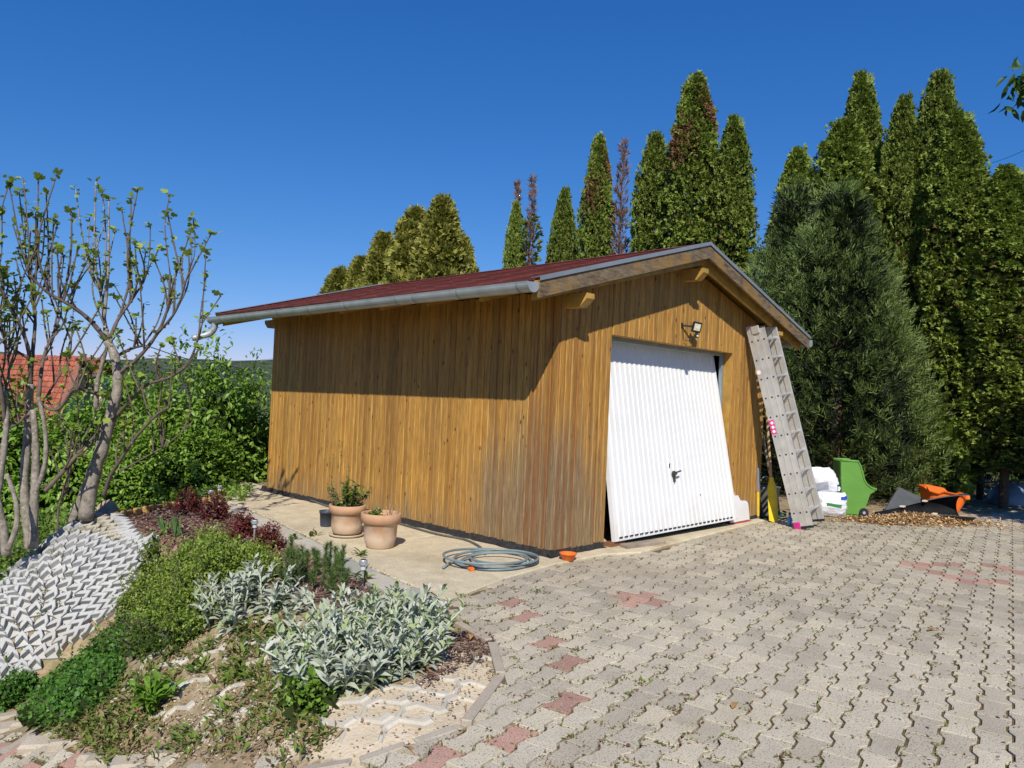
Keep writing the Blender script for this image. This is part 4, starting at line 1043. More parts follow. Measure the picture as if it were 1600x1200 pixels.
patch(g1, 11, 14, 27, 33, GRNP, f1, 'green_emblem'); patch(g1, 19, 22, 32, 37, BLUEP, f1, 'blue_band')
s2_, g2, f2 = sack('sack', 'upper white plastic sack with blue print slumped against the green cart', (6.0, -.38, .30), .42, .18, .42, 8, -.36, cs)
patch(g2, 4, 11, 34, 37, BLUEP, f2, 'blue_band'); patch(g2, 5, 12, 24, 30, GREYP, f2, 'grey_picture')
b = MB()
for i in range(4):
    p = g2[6 + i, 35] + np.array([.006, -.014, 0]); b.box((p[0] - .012, p[1] - .002, p[2] - .008), (p[0] + .02, p[1], p[2] + .008))
b.build('white_lettering', WHITEP, f2)

# green cart
gc = thing('garden_cart', 'bright green plastic garden cart standing upright by the cypress', 'garden cart', (6.38, -.62, 0), math.radians(-52))
gc.scale = (.88, .95, .93)
GRN = m_plain('green_plastic', (.11, .27, .045), .45, 0, .08, 3, .45)
side = [(-.19, .03), (.15, .03), (.19, .22), (.24, .38), (.31, .43), (.32, .46), (.24, .475), (.16, .53), (.11, .61), (.08, .72), (.04, .83), (.0, .90), (-.28, .90), (-.28, .86), (-.24, .3)]
def cart_ring(s, y): return [(x * (1 - .0 * abs(y)), y, z) for x, z in side]
b = MB(); hw = [.24, .28]; n = len(side)
V_ = []
for y, ins in ((-.27, .02), (-.25, 0), (.25, 0), (.27, .02)):
    cx = np.mean([p[0] for p in side]); cz = np.mean([p[1] for p in side])
    V_ += [(cx + (x - cx) * (1 - ins), y * .74 * (.82 + .18 * min(1, z / .7)), cz + (z - cz) * (1 - ins)) for x, z in side]
b.add(V_, [list(range(n)), list(range(4 * n - 1, 3 * n - 1, -1))] + [(k * n + i, (k + 1) * n + i, (k + 1) * n + (i + 1) % n, k * n + (i + 1) % n) for k in range(3) for i in range(n)]); bod = b.build('body', GRN, gc)
b = MB(); b.box((-.236, -.178, .25), (.205, .178, .268), bev=.006); b.build('seam_rib', GRN, bod)
pts = [(x + .012, 0, z + .01) for x, z in side[4:13]]
for sy in (-1, 1):
    b = MB(); b.tube([(x, sy * .194 * (.82 + .18 * min(1, z / .7)), z) for x, _, z in pts], .018, 8); b.build('rim', GRN, bod, smooth=True)
for sy in (-1, 1):
    w_ = bpy.data.objects.new('wheel', None)
    b = MB(); c = np.array([.14, sy * .165, .075]); b.tube([c - [0, .03, 0], c + [0, .03, 0]], .075, 20); wo = b.build('wheel', BLACKP, gc)
    b = MB(); b.tube([c - [0, .034, 0], c + [0, .034, 0]], .025, 12); b.build('hub', GREYP, wo)
b = MB(); b.box((-.17, -.15, .0), (.10, .15, .032)); b.build('base_ledge', GRN, gc)

# heap of chips
ch = bpy.data.objects.new('wood_chip_heap', None); 
b = MB(); cc = np.array([6.75, -1.45])
chips_m = m_leaf('wood_chips', [(.20, .09, .04), (.42, .24, .10), (.60, .40, .18), (.72, .54, .29), (.32, .17, .08)], .8, 0)
NCH = 5200; q = NR.normal(size=(NCH, 2)) * np.array([.58, .27]); aR = math.radians(-40)
rot = np.array([[math.cos(aR), -math.sin(aR)], [math.sin(aR), math.cos(aR)]]); xy = cc + q @ rot.T
hh = .10 * np.exp(-(q[:, 0] / .6) ** 2 - (q[:, 1] / .28) ** 2)
P = np.column_stack([xy, hh * NR.uniform(.85, 1.05, NCH) + .006]); A = rdir(NCH); A[:, 2] *= .35; N = np.tile([0, 0, 1.0], (NCH, 1)) + rdir(NCH) * .5
v, f = leaf_arrays(P, A, N, NR.uniform(.025, .075, NCH), NR.uniform(.012, .03, NCH), LEAF2)
tag(link('wood_chip_heap', leaf_mesh('wood_chip_heap', [(v, f, 0)], [chips_m])), 'flat heap of tan wood chips spilled on the pavers', 'wood chips', kind='stuff')
mb_ = MB(); n = 24; Vv = []
for i in range(7):
    for j in range(n):
        r_ = i / 6; a = 2 * math.pi * j / n; l = np.array([r_ * 1.25 * math.cos(a), r_ * .55 * math.sin(a)]); w2 = cc + rot @ l
        Vv.append((w2[0], w2[1], .09 * math.exp(-(l[0] / .6) ** 2 - (l[1] / .28) ** 2) - .012))
mb_.add(Vv, [(i * n + j, i * n + (j + 1) % n, (i + 1) * n + (j + 1) % n, (i + 1) * n + j) for i in range(6) for j in range(n)][::1])
o = mb_.build('chip_soil', m_plain('bark_soil', (.15, .075, .035), .95, var=.4, sc=20), None); tag(o, 'brown bark soil under the wood chips', 'soil', kind='stuff')

# black rubber sheet rolled into a trough, lying on the heap
RUB = m_plain('black_rubber_shaded_inside', (.009, .009, .010), .7, 0, .3, 6, .1, .2)  # inner face blacker than the outside, to shade the hollow
rr = thing('rubber_trough', 'black rubber sheet curled into an open trough on the wood chips', 'rubber sheet', (6.92, -1.50, .03))
e1 = np.array([.70, -.72, 0]); e2 = np.array([.72, .69, 0])
def trough(u, t):        # u along, t from the near lip under the bottom to the curled back edge
    r_ = .055 + .155 * u ** 1.3; a = math.radians(212 + (150 + 105 * u * u) * t)
    c = e1 * (-.72 + 1.36 * u) + e2 * (.10 * math.sin(3 * u)) + np.array([0, 0, r_ * .95 + .02 * math.sin(4 * u)])
    return c + e2 * (r_ * 1.25 * math.cos(a)) + np.array([0, 0, 1]) * (r_ * .95 * math.sin(a)), c
b = MB(); NU, NTt = 18, 18; Vv = []
for s in (0, 1):
    for i in range(NU):
        for j in range(NTt):
            p, c = trough(i / (NU - 1), j / (NTt - 1)); Vv.append(p + unit(p - c) * .016 * s)
K = NU * NTt; Fi, Fo = [], []
for i in range(NU - 1):
    for j in range(NTt - 1):
        q = (i * NTt + j, (i + 1) * NTt + j, (i + 1) * NTt + j + 1, i * NTt + j + 1); Fi.append(q[::-1]); Fo.append(tuple(K + x for x in q))
for i in range(NU - 1):
    Fo += [(i * NTt, K + i * NTt, K + (i + 1) * NTt, (i + 1) * NTt), (i * NTt + NTt - 1, (i + 1) * NTt + NTt - 1, K + (i + 1) * NTt + NTt - 1, K + i * NTt + NTt - 1)]
for j in range(NTt - 1):
    Fo += [(j, j + 1, K + j + 1, K + j), ((NU - 1) * NTt + j + 1, (NU - 1) * NTt + j, K + (NU - 1) * NTt + j, K + (NU - 1) * NTt + j + 1)]
b.add(Vv, Fi, 0); o_ = len(b.v); b.f += [list(f) for f in Fo]; b.m += [1] * len(Fo)
b.build('sheet', [RUB, m_plain('dusty_rubber', (.085, .09, .095), .8, 0, .25, 9)], rr, smooth=True)
for u, t in ((.32, .0), (.62, .0), (.36, 1.0), (.62, 1.0)):
    p, _c = trough(u, t); b = MB(); b.box((p[0] - .05, p[1] - .03, p[2] - .008), (p[0] + .05, p[1] + .03, p[2] + .018), bev=.004); b.build('label_patch', m_plain('pale_sticker', (.62, .56, .42), .6), rr)
mt = thing('rubber_mat', 'stiff dark grey rubber mat tented behind the black trough', 'mat', (7.55, -.95, .05))
b = MB(); Vv = [(-.5, .05, .02), (-.02, .0, .36), (.5, -.35, .02), (-.25, -.35, .06), (.1, -.30, .22)]
b.add(Vv + [(x, y + .02, z - .012) for x, y, z in Vv], [(0, 3, 4, 1), (1, 4, 2), (6, 9, 8, 5), (7, 9, 6), (0, 5, 8, 3), (3, 8, 9, 4), (4, 9, 7, 2), (2, 7, 6, 1), (1, 6, 5, 0)]); b.build('sheet', m_plain('grey_rubber', (.07, .075, .08), .7), mt)

# orange mortar tub tipped on its side
ORG = m_plain('orange_plastic', (.78, .16, .022), .4, 0, .06, 3, .4)
tb = thing('mortar_tub', 'large orange plastic tub with wavy rim behind the wood chips', 'tub', (8.35, -1.33, .0), math.radians(-44))
b = MB(); n = 28; Vv = []
def tubring(s, ins=0.0):
    w_, d_ = .25 + .09 * s - ins, .18 + .07 * s - ins; out = []
    for j in range(n):
        a = 2 * math.pi * j / n; ca, sa = math.cos(a), math.sin(a)
        out.append((abs(ca) ** .55 * math.copysign(w_, ca), abs(sa) ** .55 * math.copysign(d_, sa)))
    return out
lev = [(0, 0, 0), (.08, 0, 0), (.95, .0, 0), (.96, -.03, 0), (1.0, -.03, 0), (1.0, .02, 0), (.12, .02, 0), (.12, .25, 0)]
for s, ins, _ in lev:
    for j, (x, y) in enumerate(tubring(s, ins)):
        wav = .05 * (s >= .95) * (math.cos(2 * math.pi * j / n * 4) > .2)
        Vv.append((x, -y, .33 * s + wav))
Mt = Matrix.Rotation(math.radians(9), 4, 'Y') @ Matrix.Rotation(math.radians(6), 4, 'X')
b.add([Mt @ Vector(p) for p in Vv], [list(range(n))] + [(k * n + j, (k + 1) * n + j, (k + 1) * n + (j + 1) % n, k * n + (j + 1) % n) for k in range(len(lev) - 1) for j in range(n)] + [list(range(len(lev) * n - 1, (len(lev) - 1) * n - 1, -1))])
b.build('shell', ORG, tb)
for sx in (-1, 1):
    bb_ = MB(); bb_.tube([Mt @ Vector((sx * .31, -.14, .33)), Mt @ Vector((sx * .37, -.08, .36)), Mt @ Vector((sx * .37, .08, .36)), Mt @ Vector((sx * .31, .14, .33))], .018, 8); bb_.build('grip', ORG, tb)

# wheel of a horse rake and upturned barrow in the shade
wr_ = thing('spoked_wheel', 'dark spoked hay rake wheel standing in the shade of the trees', 'wheel', tuple(D(1545, 768, 15.2)))
c = np.zeros(3); b = MB(); ux, uz = np.array([.70, -.71, 0]), np.array([.1, .1, .98])
ringp = lambda r_: [c + ux * r_ * math.cos(a) + uz * r_ * math.sin(a) for a in np.linspace(0, 2 * math.pi, 41)]
RST = m_plain('rusty_iron', (.13, .10, .085), .7, .3, .3)
b.tube(ringp(.24), .012, 6); b.tube(ringp(.12), .014, 6); b.build('rim', RST, wr_)
b = MB()
for a in np.linspace(0, 2 * math.pi, 36, endpoint=False): b.tube([c + (ux * math.cos(a) + uz * math.sin(a)) * .12, c + (ux * math.cos(a + .12) + uz * math.sin(a + .12)) * .36], .008, 5)
b.build('tine', RST, wr_); b = MB(); b.tube([c - np.array([.05, .05, 0]), c + np.array([.05, .05, 0])], .05, 12); b.build('hub', m_plain('pale_hub', (.5, .5, .48), .5), wr_)
b = MB(); b.tube([c + np.array([-.6, .55, -.16]), c + np.array([.9, -.9, -.02])], .03, 8); b.build('axle', RST, wr_)
wb = thing('wheelbarrow', 'grey blue wheelbarrow tray upside down in the shade', 'wheelbarrow', tuple(D(1600, 790, 14.1) * np.array([1, 1, 0])), math.radians(-46))
b = MB(); n = 24; Vv = []
for s, z in ((1.0, .0), (1.02, .02), (.95, .16), (.80, .30), (.55, .38), (.1, .40)):
    for j in range(n):
        a = 2 * math.pi * j / n; ca, sa = math.cos(a), math.sin(a); Vv.append((abs(ca) ** .7 * math.copysign(.62 * s, ca), abs(sa) ** .7 * math.copysign(.38 * s, sa), z))
b.add(Vv, [(k * n + j, k * n + (j + 1) % n, (k + 1) * n + (j + 1) % n, (k + 1) * n + j) for k in range(5) for j in range(n)] + [list(range(5 * n, 6 * n))]); b.build('tray', m_plain('blue_grey_tray', (.23, .28, .34), .45, .2), wb, smooth=True)
for sy in (-1, 1):
    b = MB(); b.tube([(-.75, sy * .2, .36), (.1, sy * .22, .44), (.95, sy * .28, .46)], .018, 8); b.build('handle', RST, wb)

# ------------------------------------------------------------------ pots, bowl, hoses on the concrete
def m_terra():
    t = NT('terracotta'); p = t.obj(); n = t.noise(p, 6, 6, .65); sep = t.node('ShaderNodeSeparateXYZ'); t.link(p.outputs[0], sep.inputs[0])
    c = t.ramp(n, [(.3, (.42, .23, .125)), (.7, (.53, .32, .185))])
    bloom = t.map(t.math('ADD', t.noise(p, 4.5, 5), t.map(sep.outputs[2], .0, .30, .38, .12)), .50, .80)
    edge = t.map(sep.outputs[2], .243, .251, 1.0, .12)
    c = t.mix(t.math('MULTIPLY', t.math('MULTIPLY', bloom, edge), .68), c, (.60, .50, .37)); t.color(c); t.rough(.85); t.bump(t.noise(p, 60, 3), .15, .004); return t.m
TERRA = m_terra(); SOIL = m_plain('potting_soil', (.10, .07, .045), .95, var=.5, sc=40, bump=.5)
def pot(name, label, loc, rim, h, base, saucer, rz):
    t = thing(name, label, 'flower pot', loc, rz); z0 = .03 if saucer else 0; k = h / .34
    b = MB(); pr = [(0, z0), (base, z0), (base + .012, z0 + .01), (base + (rim - base) * .5, z0 + .10 * k), (rim - .03, z0 + .235 * k), (rim - .016, z0 + .245 * k), (rim, z0 + .25 * k), (rim + .002, z0 + .335 * k), (rim - .004, z0 + .34 * k), (rim - .022, z0 + .34 * k), (rim - .028, z0 + .33 * k), (rim - .035, z0 + .27 * k), (0, z0 + .27 * k)]
    b.lathe(pr, 40); b.build('shell', TERRA, t, smooth=False).data.polygons.foreach_set('use_smooth', [True] * (40 * 12 + 2))
    b = MB(); b.lathe([(0, z0 + .28 * k), (rim - .036, z0 + .282 * k), (rim - .05, z0 + .295 * k), (0, z0 + .30 * k)], 24); b.build('soil', SOIL, t)
    if saucer:
        b = MB(); b.lathe([(0, .0), (base + .02, 0), (base + .045, .012), (base + .052, .028), (base + .042, .03), (base + .03, .014), (0, .014)], 36); b.build('saucer', m_plain('pale_saucer', (.48, .40, .28), .7), t, smooth=True)
    return t, z0 + .295 * k
PA = G(537, 843); PB = G(591, 860)
potA, zA = pot('flower_pot', 'terracotta pot with leafy green shrub standing on a saucer', (PA[0] + .09, PA[1] + .09, .018), .195, .305, .135, True, .3)
potB, zB = pot('flower_pot', 'terracotta pot with few leaves and bare dry stalks, in front', (PB[0] + .06, PB[1] + .06, .018), .20, .345, .125, False, 1.4)
np_ = thing('nursery_pot', 'small dark blue plastic pot behind the planted terracotta pot', 'flower pot', (*(G(507, 826)[:2] + np.array([.05, .05])), .018))
b = MB(); b.lathe([(0, 0), (.062, 0), (.066, .01), (.076, .15), (.082, .15), (.084, .178), (.078, .178), (.074, .15), (.06, .02), (0, .02)], 24); b.build('shell', m_plain('slate_blue_plastic', (.045, .06, .085), .45), np_, smooth=True)
bo = thing('bowl', 'small orange plastic bowl at the garage corner', 'bowl', (*(G(888, 879)[:2] + np.array([.03, .03])), .012))
b = MB(); b.lathe([(0, 0), (.05, 0), (.056, .006), (.078, .06), (.088, .066), (.088, .074), (.076, .07), (.054, .012), (0, .010)], 28); b.build('shell', ORG, bo, smooth=True)

HOSE = m_plain('grey_blue_hose', (.17, .22, .23), .4, 0, .2, 5, .4)
HOSED = m_plain('dull_dark_hose', (.11, .105, .09), .6, 0, .2, 5)
HC = G(768, 884); hs_ = thing('garden_hose', 'coil of grey blue garden hose lying on the concrete', 'hose', (HC[0] + .05, HC[1] + .05, .018))
pts = []; na = 150
for i in range(na):
    s = i / (na - 1); a = 2.6 + s * 2 * math.pi * 4.1; r_ = .38 + .05 * math.sin(a * .37 + 1) + .045 * math.sin(a * 1.13); off = np.array([.08 * math.sin(a * .21), .08 * math.cos(a * .33)])
    pts.append((off[0] + r_ * math.cos(a), off[1] + r_ * .95 * math.sin(a), .016 + .05 * (.5 + .5 * math.sin(a * .53 + 2)) * (.4 + s)))
e = pts[0]; lead = [np.array(G(692, 893)) - np.array(hs_.location), np.array(G(712, 882)) - np.array(hs_.location)]
lead = [(p[0], p[1], .016) for p in lead]
tail = [(pts[-1][0] + .02, pts[-1][1] + .12, .03)]
P_, _ = smooth_path(lead + pts[6:], None, 2); b = MB(); b.tube(P_, .0118, 8); coil = b.build('coil', HOSE, hs_, smooth=True)
e_ = np.array(pts[-1]); d_ = unit(np.array(pts[-1]) - np.array(pts[-4])); b = MB(); b.tube([e_, e_ + d_ * .06], .021, 12); b.build('connector', ORG, hs_)
wall = [G(x, y) for x, y in [(424, 769), (470, 780), (520, 797), (560, 806), (620, 821), (680, 838), (725, 847), (748, 858), (758, 870)]]
h2 = thing('garden_hose', 'dull dark hose running along the foot of the long wall', 'hose', tuple(wall[4]))
P_, _ = smooth_path([(p[0] - wall[4][0], p[1] - wall[4][1], .031) for p in wall], None, 6); b = MB(); b.tube(P_, .0118, 8); b.build('pipe', HOSED, h2, smooth=True)

# ------------------------------------------------------------------ solar lights, log edging, stump
def solar(loc, label, rz):
    t = thing('solar_light', label, 'solar light', loc, rz)
    b = MB(); b.tube([(0, 0, -.05), (0, 0, .14)], .009, 8); b.build('stake', ZINC, t)
    b = MB(); b.lathe([(0, .14), (.020, .14), (.022, .145), (.022, .18), (.0, .18)], 14); b.build('lens', m_plain('clear_plastic', (.55, .56, .55), .2), t)
    b = MB(); b.lathe([(0, .18), (.032, .18), (.034, .184), (.034, .218), (.03, .224), (0, .225)], 18); b.build('cap', ZINC, t)
    b = MB(); b.box((-.018, -.018, .224), (.018, .018, .2285)); b.build('solar_panel', m_plain('solar_cell', (.015, .02, .05), .2), t)
solar((-1.83, 2.52, -.04), 'solar garden light stake by the middle of the slab row', .2)
solar((-2.02, .30, -.04), 'steel solar garden light behind the large silver plant', .7)
solar(tuple(T(329, 792)), 'small solar stake at the far corner of the bed', .4)
solar(tuple(T(342, 783)), 'thin solar stake standing beyond the far corner of the bed', .1)
LOG = m_plain('yellow_log_edging', (.42, .26, .085), .75, var=.35, sc=10)
le = thing('log_edging', 'low edging of short yellow brown half logs behind the bed', 'edging', tuple(T(240, 798)))
ep = [T(x, y) for x, y in [(146, 812), (170, 812), (200, 806), (235, 800), (270, 793), (300, 789), (328, 784), (334, 783), (345, 789), (352, 797)]]
P_, _ = smooth_path(ep, None, 10); acc = 0; last = P_[0]; lg = MB(); lg.lathe([(0, -.12), (.05, -.12), (.05, .045), (.042, .06), (0, .062)], 10, sy=.7); lgm = lg.mesh('log', LOG)
for p in P_[1:]:
    if np.linalg.norm(p[:2] - last[:2]) > .098:
        d = p - last; o = link('log', lgm, le); o.location = V(p) - le.location + Vector((0, 0, R.uniform(-.0, .025))); o.rotation_euler = (R.gauss(0, .05), R.gauss(0, .05), math.atan2(d[1], d[0])); last = p
st = thing('tree_stump', 'sawn round log end standing beside the tree trunk', 'stump', tuple(T(165, 808)), 0)
b = MB(); M = Matrix.Translation((0, 0, .10)) @ Matrix.Rotation(math.radians(52), 4, 'X') @ Matrix.Rotation(0, 4, 'Z')
b.lathe([(0, -.22), (.10, -.22), (.11, 0), (.105, .008), (0, .008)], 20); b2 = MB(); b2.add([Matrix.Rotation(YAW * -1, 4, 'Z') @ M @ Vector(p) for p in b.v], b.f); b2.build('log', m_plain('sawn_wood', (.33, .25, .18), .85, var=.3, sc=14), st)

# ------------------------------------------------------------------ columnar arborvitae row
THUJA = m_leaf('thuja_green', [(0.099, 0.158, 0.022), (0.168, 0.240, 0.032), (0.229, 0.301, 0.042), (0.278, 0.326, 0.062), (0.130, 0.194, 0.028)], .6, .2)
THUJAD = m_leaf('thuja_inner_shade', [(0.036, 0.056, 0.011), (0.056, 0.080, 0.014), (0.076, 0.100, 0.018)], .6, .15)  # shade inside the crowns put into a darker leaf colour
THUJAB = m_leaf('thuja_brown', [(0.184, 0.086, 0.034), (0.276, 0.149, 0.057), (0.138, 0.069, 0.040), (0.230, 0.138, 0.069)], .8, .1)
DEADW = m_leaf('dead_twigs', [(.20, .12, .09), (.26, .17, .13), (.15, .09, .07), (.22, .13, .06)], .9, 0)
BARK = m_plain('conifer_bark', (.11, .075, .05), .9, 0, .4, 12, .1, .4)
def fan(P, Dr, k, spread, L, W, tm=LEAF2, out=None):
    """k leaflets fanned out from every point P along Dr"""
    n = len(P); Dr = unit(Dr); S = unit(np.cross(Dr, rdir(n) if out is None else unit(out) + rdir(n) * .55)); U = np.cross(S, Dr)
    if out is not None: U = U * np.sign(np.sum(U * out, 1, keepdims=True) + 1e-9)
    a = np.tile(np.linspace(-1, 1, k) * spread, (n, 1)) + NR.normal(size=(n, k)) * .12
    A = Dr[:, None] * np.cos(a)[..., None] + S[:, None] * np.sin(a)[..., None]
    A = A + NR.normal(size=A.shape) * .12
    N = np.repeat(U, k, 0) + NR.normal(size=(n * k, 3)) * .25
    LL_ = (np.repeat(np.broadcast_to(L, (n,)), k)) * NR.uniform(.65, 1.15, n * k)
    return leaf_arrays(np.repeat(P, k, 0), A.reshape(-1, 3), N, LL_, LL_ * W, tm)
def lumpf(th, z, seed, amp):
    r = np.random.default_rng(seed); o = 0
    for _ in range(9):
        k = r.integers(1, 6); f = r.uniform(1.2, 6); o = o + np.sin(th * k + z * f + r.uniform(0, 6.28)) * r.uniform(.5, 1)
    return o / 5 * amp
def thuja_mesh(seed, h, r0, n, ragged, brown=0.0, top_pow=.6, size=.088):
    global NR
    NR = np.random.default_rng(seed); nc = n // 4
    t = NR.uniform(0.01, 1, nc) ** .85; z = t * h; th = NR.uniform(0, 2 * math.pi, nc)
    prof = r0 * np.minimum(1, (np.maximum(1 - t, 0) * 4.6)) ** top_pow * (1 - .18 * t) * (1 + .08 * np.sin(z * 1.3 + seed))
    rad = prof * (1 + lumpf(th, z, seed, ragged)) * (1 - np.abs(NR.normal(size=nc)) * .13)
    lean = np.array([math.cos(seed) * .012, math.sin(seed) * .012])
    rad = rad * np.where(np.sin(th * 5 + z * 3.1 + 2 * np.sin(z * 4 + seed)) * np.sin(z * 5.3 + th * 2) > .25, .88, 1.04)
    C = np.column_stack([rad * np.cos(th) + lean[0] * z, rad * np.sin(th) + lean[1] * z, z])
    oc = np.column_stack([np.cos(th), np.sin(th), np.full(nc, .1)])
    k = 7; d = unit(np.repeat(oc, k, 0) * .8 + rdir(nc * k)); P = np.repeat(C, k, 0) + d * np.array([.10, .10, .13]) * NR.uniform(.5, 1.1, (nc * k, 1))
    Dr = d + np.repeat(oc, k, 0) * .5 + NR.normal(size=(nc * k, 3)) * .25; Dr[:, 2] += .15
    sz = size * NR.uniform(.6, 1.25, nc * k)
    wi = NR.random(nc) < .10; P = P + np.repeat(np.where(wi[:, None], oc * NR.uniform(.01, .085, (nc, 1)) + np.array([0, 0, .05]), 0), k, 0)
    ch = [(*fan(P, Dr, 5, .8, sz, .42, LEAF2, np.repeat(oc, k, 0)), 0)]
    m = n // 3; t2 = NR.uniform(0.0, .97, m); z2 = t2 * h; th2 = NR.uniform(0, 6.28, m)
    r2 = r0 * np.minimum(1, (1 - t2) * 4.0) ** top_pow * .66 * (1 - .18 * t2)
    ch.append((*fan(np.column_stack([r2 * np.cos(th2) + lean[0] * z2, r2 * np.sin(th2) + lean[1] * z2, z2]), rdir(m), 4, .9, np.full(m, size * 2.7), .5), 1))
    if brown > 0:
        q = int(n * brown * 1.2); bt = NR.uniform(.1, 1, q); 
        zc = NR.uniform(.4, .97, 5); tc = NR.uniform(2.6, 5.4, 5); zc[:2] = (.975, .93) if seed == 13 else zc[:2]; tc[:2] = (4.3, 4.7) if seed == 13 else tc[:2]; pick = NR.integers(0, 5, q)
        zz = np.clip(zc[pick] * h + NR.normal(size=q) * .28, .2, h); tt = tc[pick] + NR.normal(size=q) * .28
        tn = zz / h; rr = r0 * np.minimum(1, np.maximum(1 - tn, 0) * 4.6) ** top_pow * (1 - .18 * tn) * (1.2 if seed == 13 else 1.1)
        Pb = np.column_stack([rr * np.cos(tt) + lean[0] * zz, rr * np.sin(tt) + lean[1] * zz, zz]); Db = np.column_stack([np.cos(tt), np.sin(tt), np.full(q, .2)]) + NR.normal(size=(q, 3)) * .5
        ch.append((*fan(Pb, Db, 5, .6, np.full(q, size), .3), 2))
    return leaf_mesh('crown', ch, [THUJA, THUJAD, THUJAB])
def trunk_mesh(h, r):
    b = MB(); b.tube([(0, 0, -.4), (0.02, 0, h * .3), (0, .03, h * .65), (0, 0, h * .96)], [r * 1.3, r, r * .6, r * .15], 8); return b.mesh('trunk', BARK)
TM = [thuja_mesh(11, 8.5, .66, 8600, .21), thuja_mesh(12, 8.5, .70, 8600, .26, .02), thuja_mesh(13, 8.5, .64, 8600, .22, .13), thuja_mesh(14, 8.5, .68, 8600, .28, .01)]
def raised(me, z0):
    c = me.copy(); v = np.empty(len(c.vertices) * 3, np.float32); c.vertices.foreach_get('co', v); v = v.reshape(-1, 3); v[:, 2] = z0 + v[:, 2] * (8.5 - z0) / 8.5; c.vertices.foreach_set('co', v.ravel()); c.update(); return c
TMR = {1: raised(TM[1], 1.25), 2: raised(TM[2], 1.15), 3: raised(TM[3], 1.1)}
TT = trunk_mesh(8.5, .07)
def depth_pos(px, x=None, depth=None):
    t = (px - 800) / FPX
    d = np.array([math.sin(YAW) + t * _r0[0], math.cos(YAW) + t * _r0[1]])
    if depth is None: depth = (x - CAMP[0]) / d[0]
    p = CAMP[:2] + d * depth; return p, depth
# px of the top, py of the top, x of the row, mesh, width factor, label
TREES = [  # the three at the right edge have bare lower trunks
 (805, 312, 11.7, 0, .62, 'short slim green arborvitae in front of two dead tops, far left of the row'),
 (880, 292, 11.4, 1, .78, 'short broad arborvitae left of the slim tall one, low over the roof'),
 (938, 208, 11.2, 2, .92, 'slim tall arborvitae just left of the bare dead tree'),
 (1020, 205, 11.0, 0, .98, 'dense dark pointed arborvitae just right of the bare dead tree'),
 (1088, 112, 11.0, 2, 1.36, 'tallest broad arborvitae with a browned tip above the gable'),
 (1153, 181, 11.0, 3, 1.0, 'narrow green arborvitae right of the browned tallest tree'),
 (1243, 228, 10.9, 1, 1.0, 'lower arborvitae behind the grey green cypress, left of the blunt pair'),
 (1312, 186, 10.6, 0, 1.4, 'broad blunt topped arborvitae behind the cypress'),
 (1353, 112, 11.6, 3, 1.0, 'tall arborvitae with a rounded tip rising behind the blunt one'),
 (1408, 148, 11.0, 1, .82, 'slim arborvitae squeezed left of the tallest right hand tree'),
 (1462, 108, 11.2, 0, .98, 'tallest arborvitae of the right hand group'),
 (1505, 170, 10.7, 3, 1.1, 'broad arborvitae at the right shoulder of the right hand group'),
 (1583, 255, 10.4, 3, 1.15, 'olive arborvitae at the right edge of the picture'),
 (1545, 285, 11.6, 1, .9, 'small arborvitae in the gap before the last tree on the right')]
proto = None
for px, py, x, mi, wf, lab in TREES:
    p, dep = depth_pos(px, x=x); h = D(px, py, dep)[2] - .12
    top = D(px, py, dep)
    t = thing('arborvitae', lab, 'conifer', (top[0], top[1], -.15), R.uniform(-.5, .5), 'row of arborvitae behind the garage')
    s = (h + .15) / 8.5
    for nm, me in (('crown', TMR[mi] if px > 1500 else TM[mi]), ('trunk', TT)):
        o = link(nm, me, t)
        if nm == 'crown': tag(o, kind='stuff')
    t.scale = (wf * .80, wf * .80, s)
# bare dead trees
def dead_mesh(seed, h, r0):
    global NR
    NR = np.random.default_rng(seed); n = 560; tt = NR.uniform(.25, 1, n); th = NR.uniform(0, 6.28, n); r_ = r0 * (1.05 - tt) ** .7
    P = np.column_stack([np.cos(th) * r_ * .25, np.sin(th) * r_ * .25, tt * h]); A = np.column_stack([np.cos(th) * .7, np.sin(th) * .7, np.full(n, 1.1)]) + NR.normal(size=(n, 3)) * .2
    ch = [(*leaf_arrays(P, A, rdir(n), r_ * NR.uniform(.8, 1.9, n), .022, BLADE), 0)]
    Q = P + unit(A) * (r_ * .8)[:, None]
    ch.append((*fan(Q, A, 4, .5, NR.uniform(.10, .22, n), .13), 0))
    return leaf_mesh('dead_crown', ch, [DEADW])
for px, py, x, wf, lab in [(809, 285, 12.2, .8, 'dead reddish tree top behind the leftmost arborvitae'), (833, 280, 12.0, 1.0, 'thin half dead tree with sparse brown twigs right of the leftmost arborvitae'), (975, 222, 11.2, 1.25, 'tall bare dead tree with reddish grey twigs between green arborvitae')]:
    p, dep = depth_pos(px, x=x); top = D(px, py, dep)
    t = thing('dead_tree', lab, 'dead tree', (top[0], top[1], -.15), 0, 'dead trees in the row')
    h = top[2] + .15
    tag(link('twigs', dead_mesh(int(px), h, .38 * wf), t), kind='stuff'); link('trunk', trunk_mesh(h, .06), t)
    if px == 833:
        NR = np.random.default_rng(5); n = 320; z = NR.uniform(.5, .86, n) * h; th = NR.uniform(0, 6.28, n); r_ = .3 * NR.uniform(.4, 1, n)
        Dd = np.column_stack([np.cos(th), np.sin(th), np.full(n, .6)])
        tag(link('foliage', leaf_mesh('foliage', [(*fan(np.column_stack([r_ * np.cos(th), r_ * np.sin(th), z]), Dd, 5, .6, np.full(n, .17), .4), 0)], [THUJA]), t), kind='stuff')
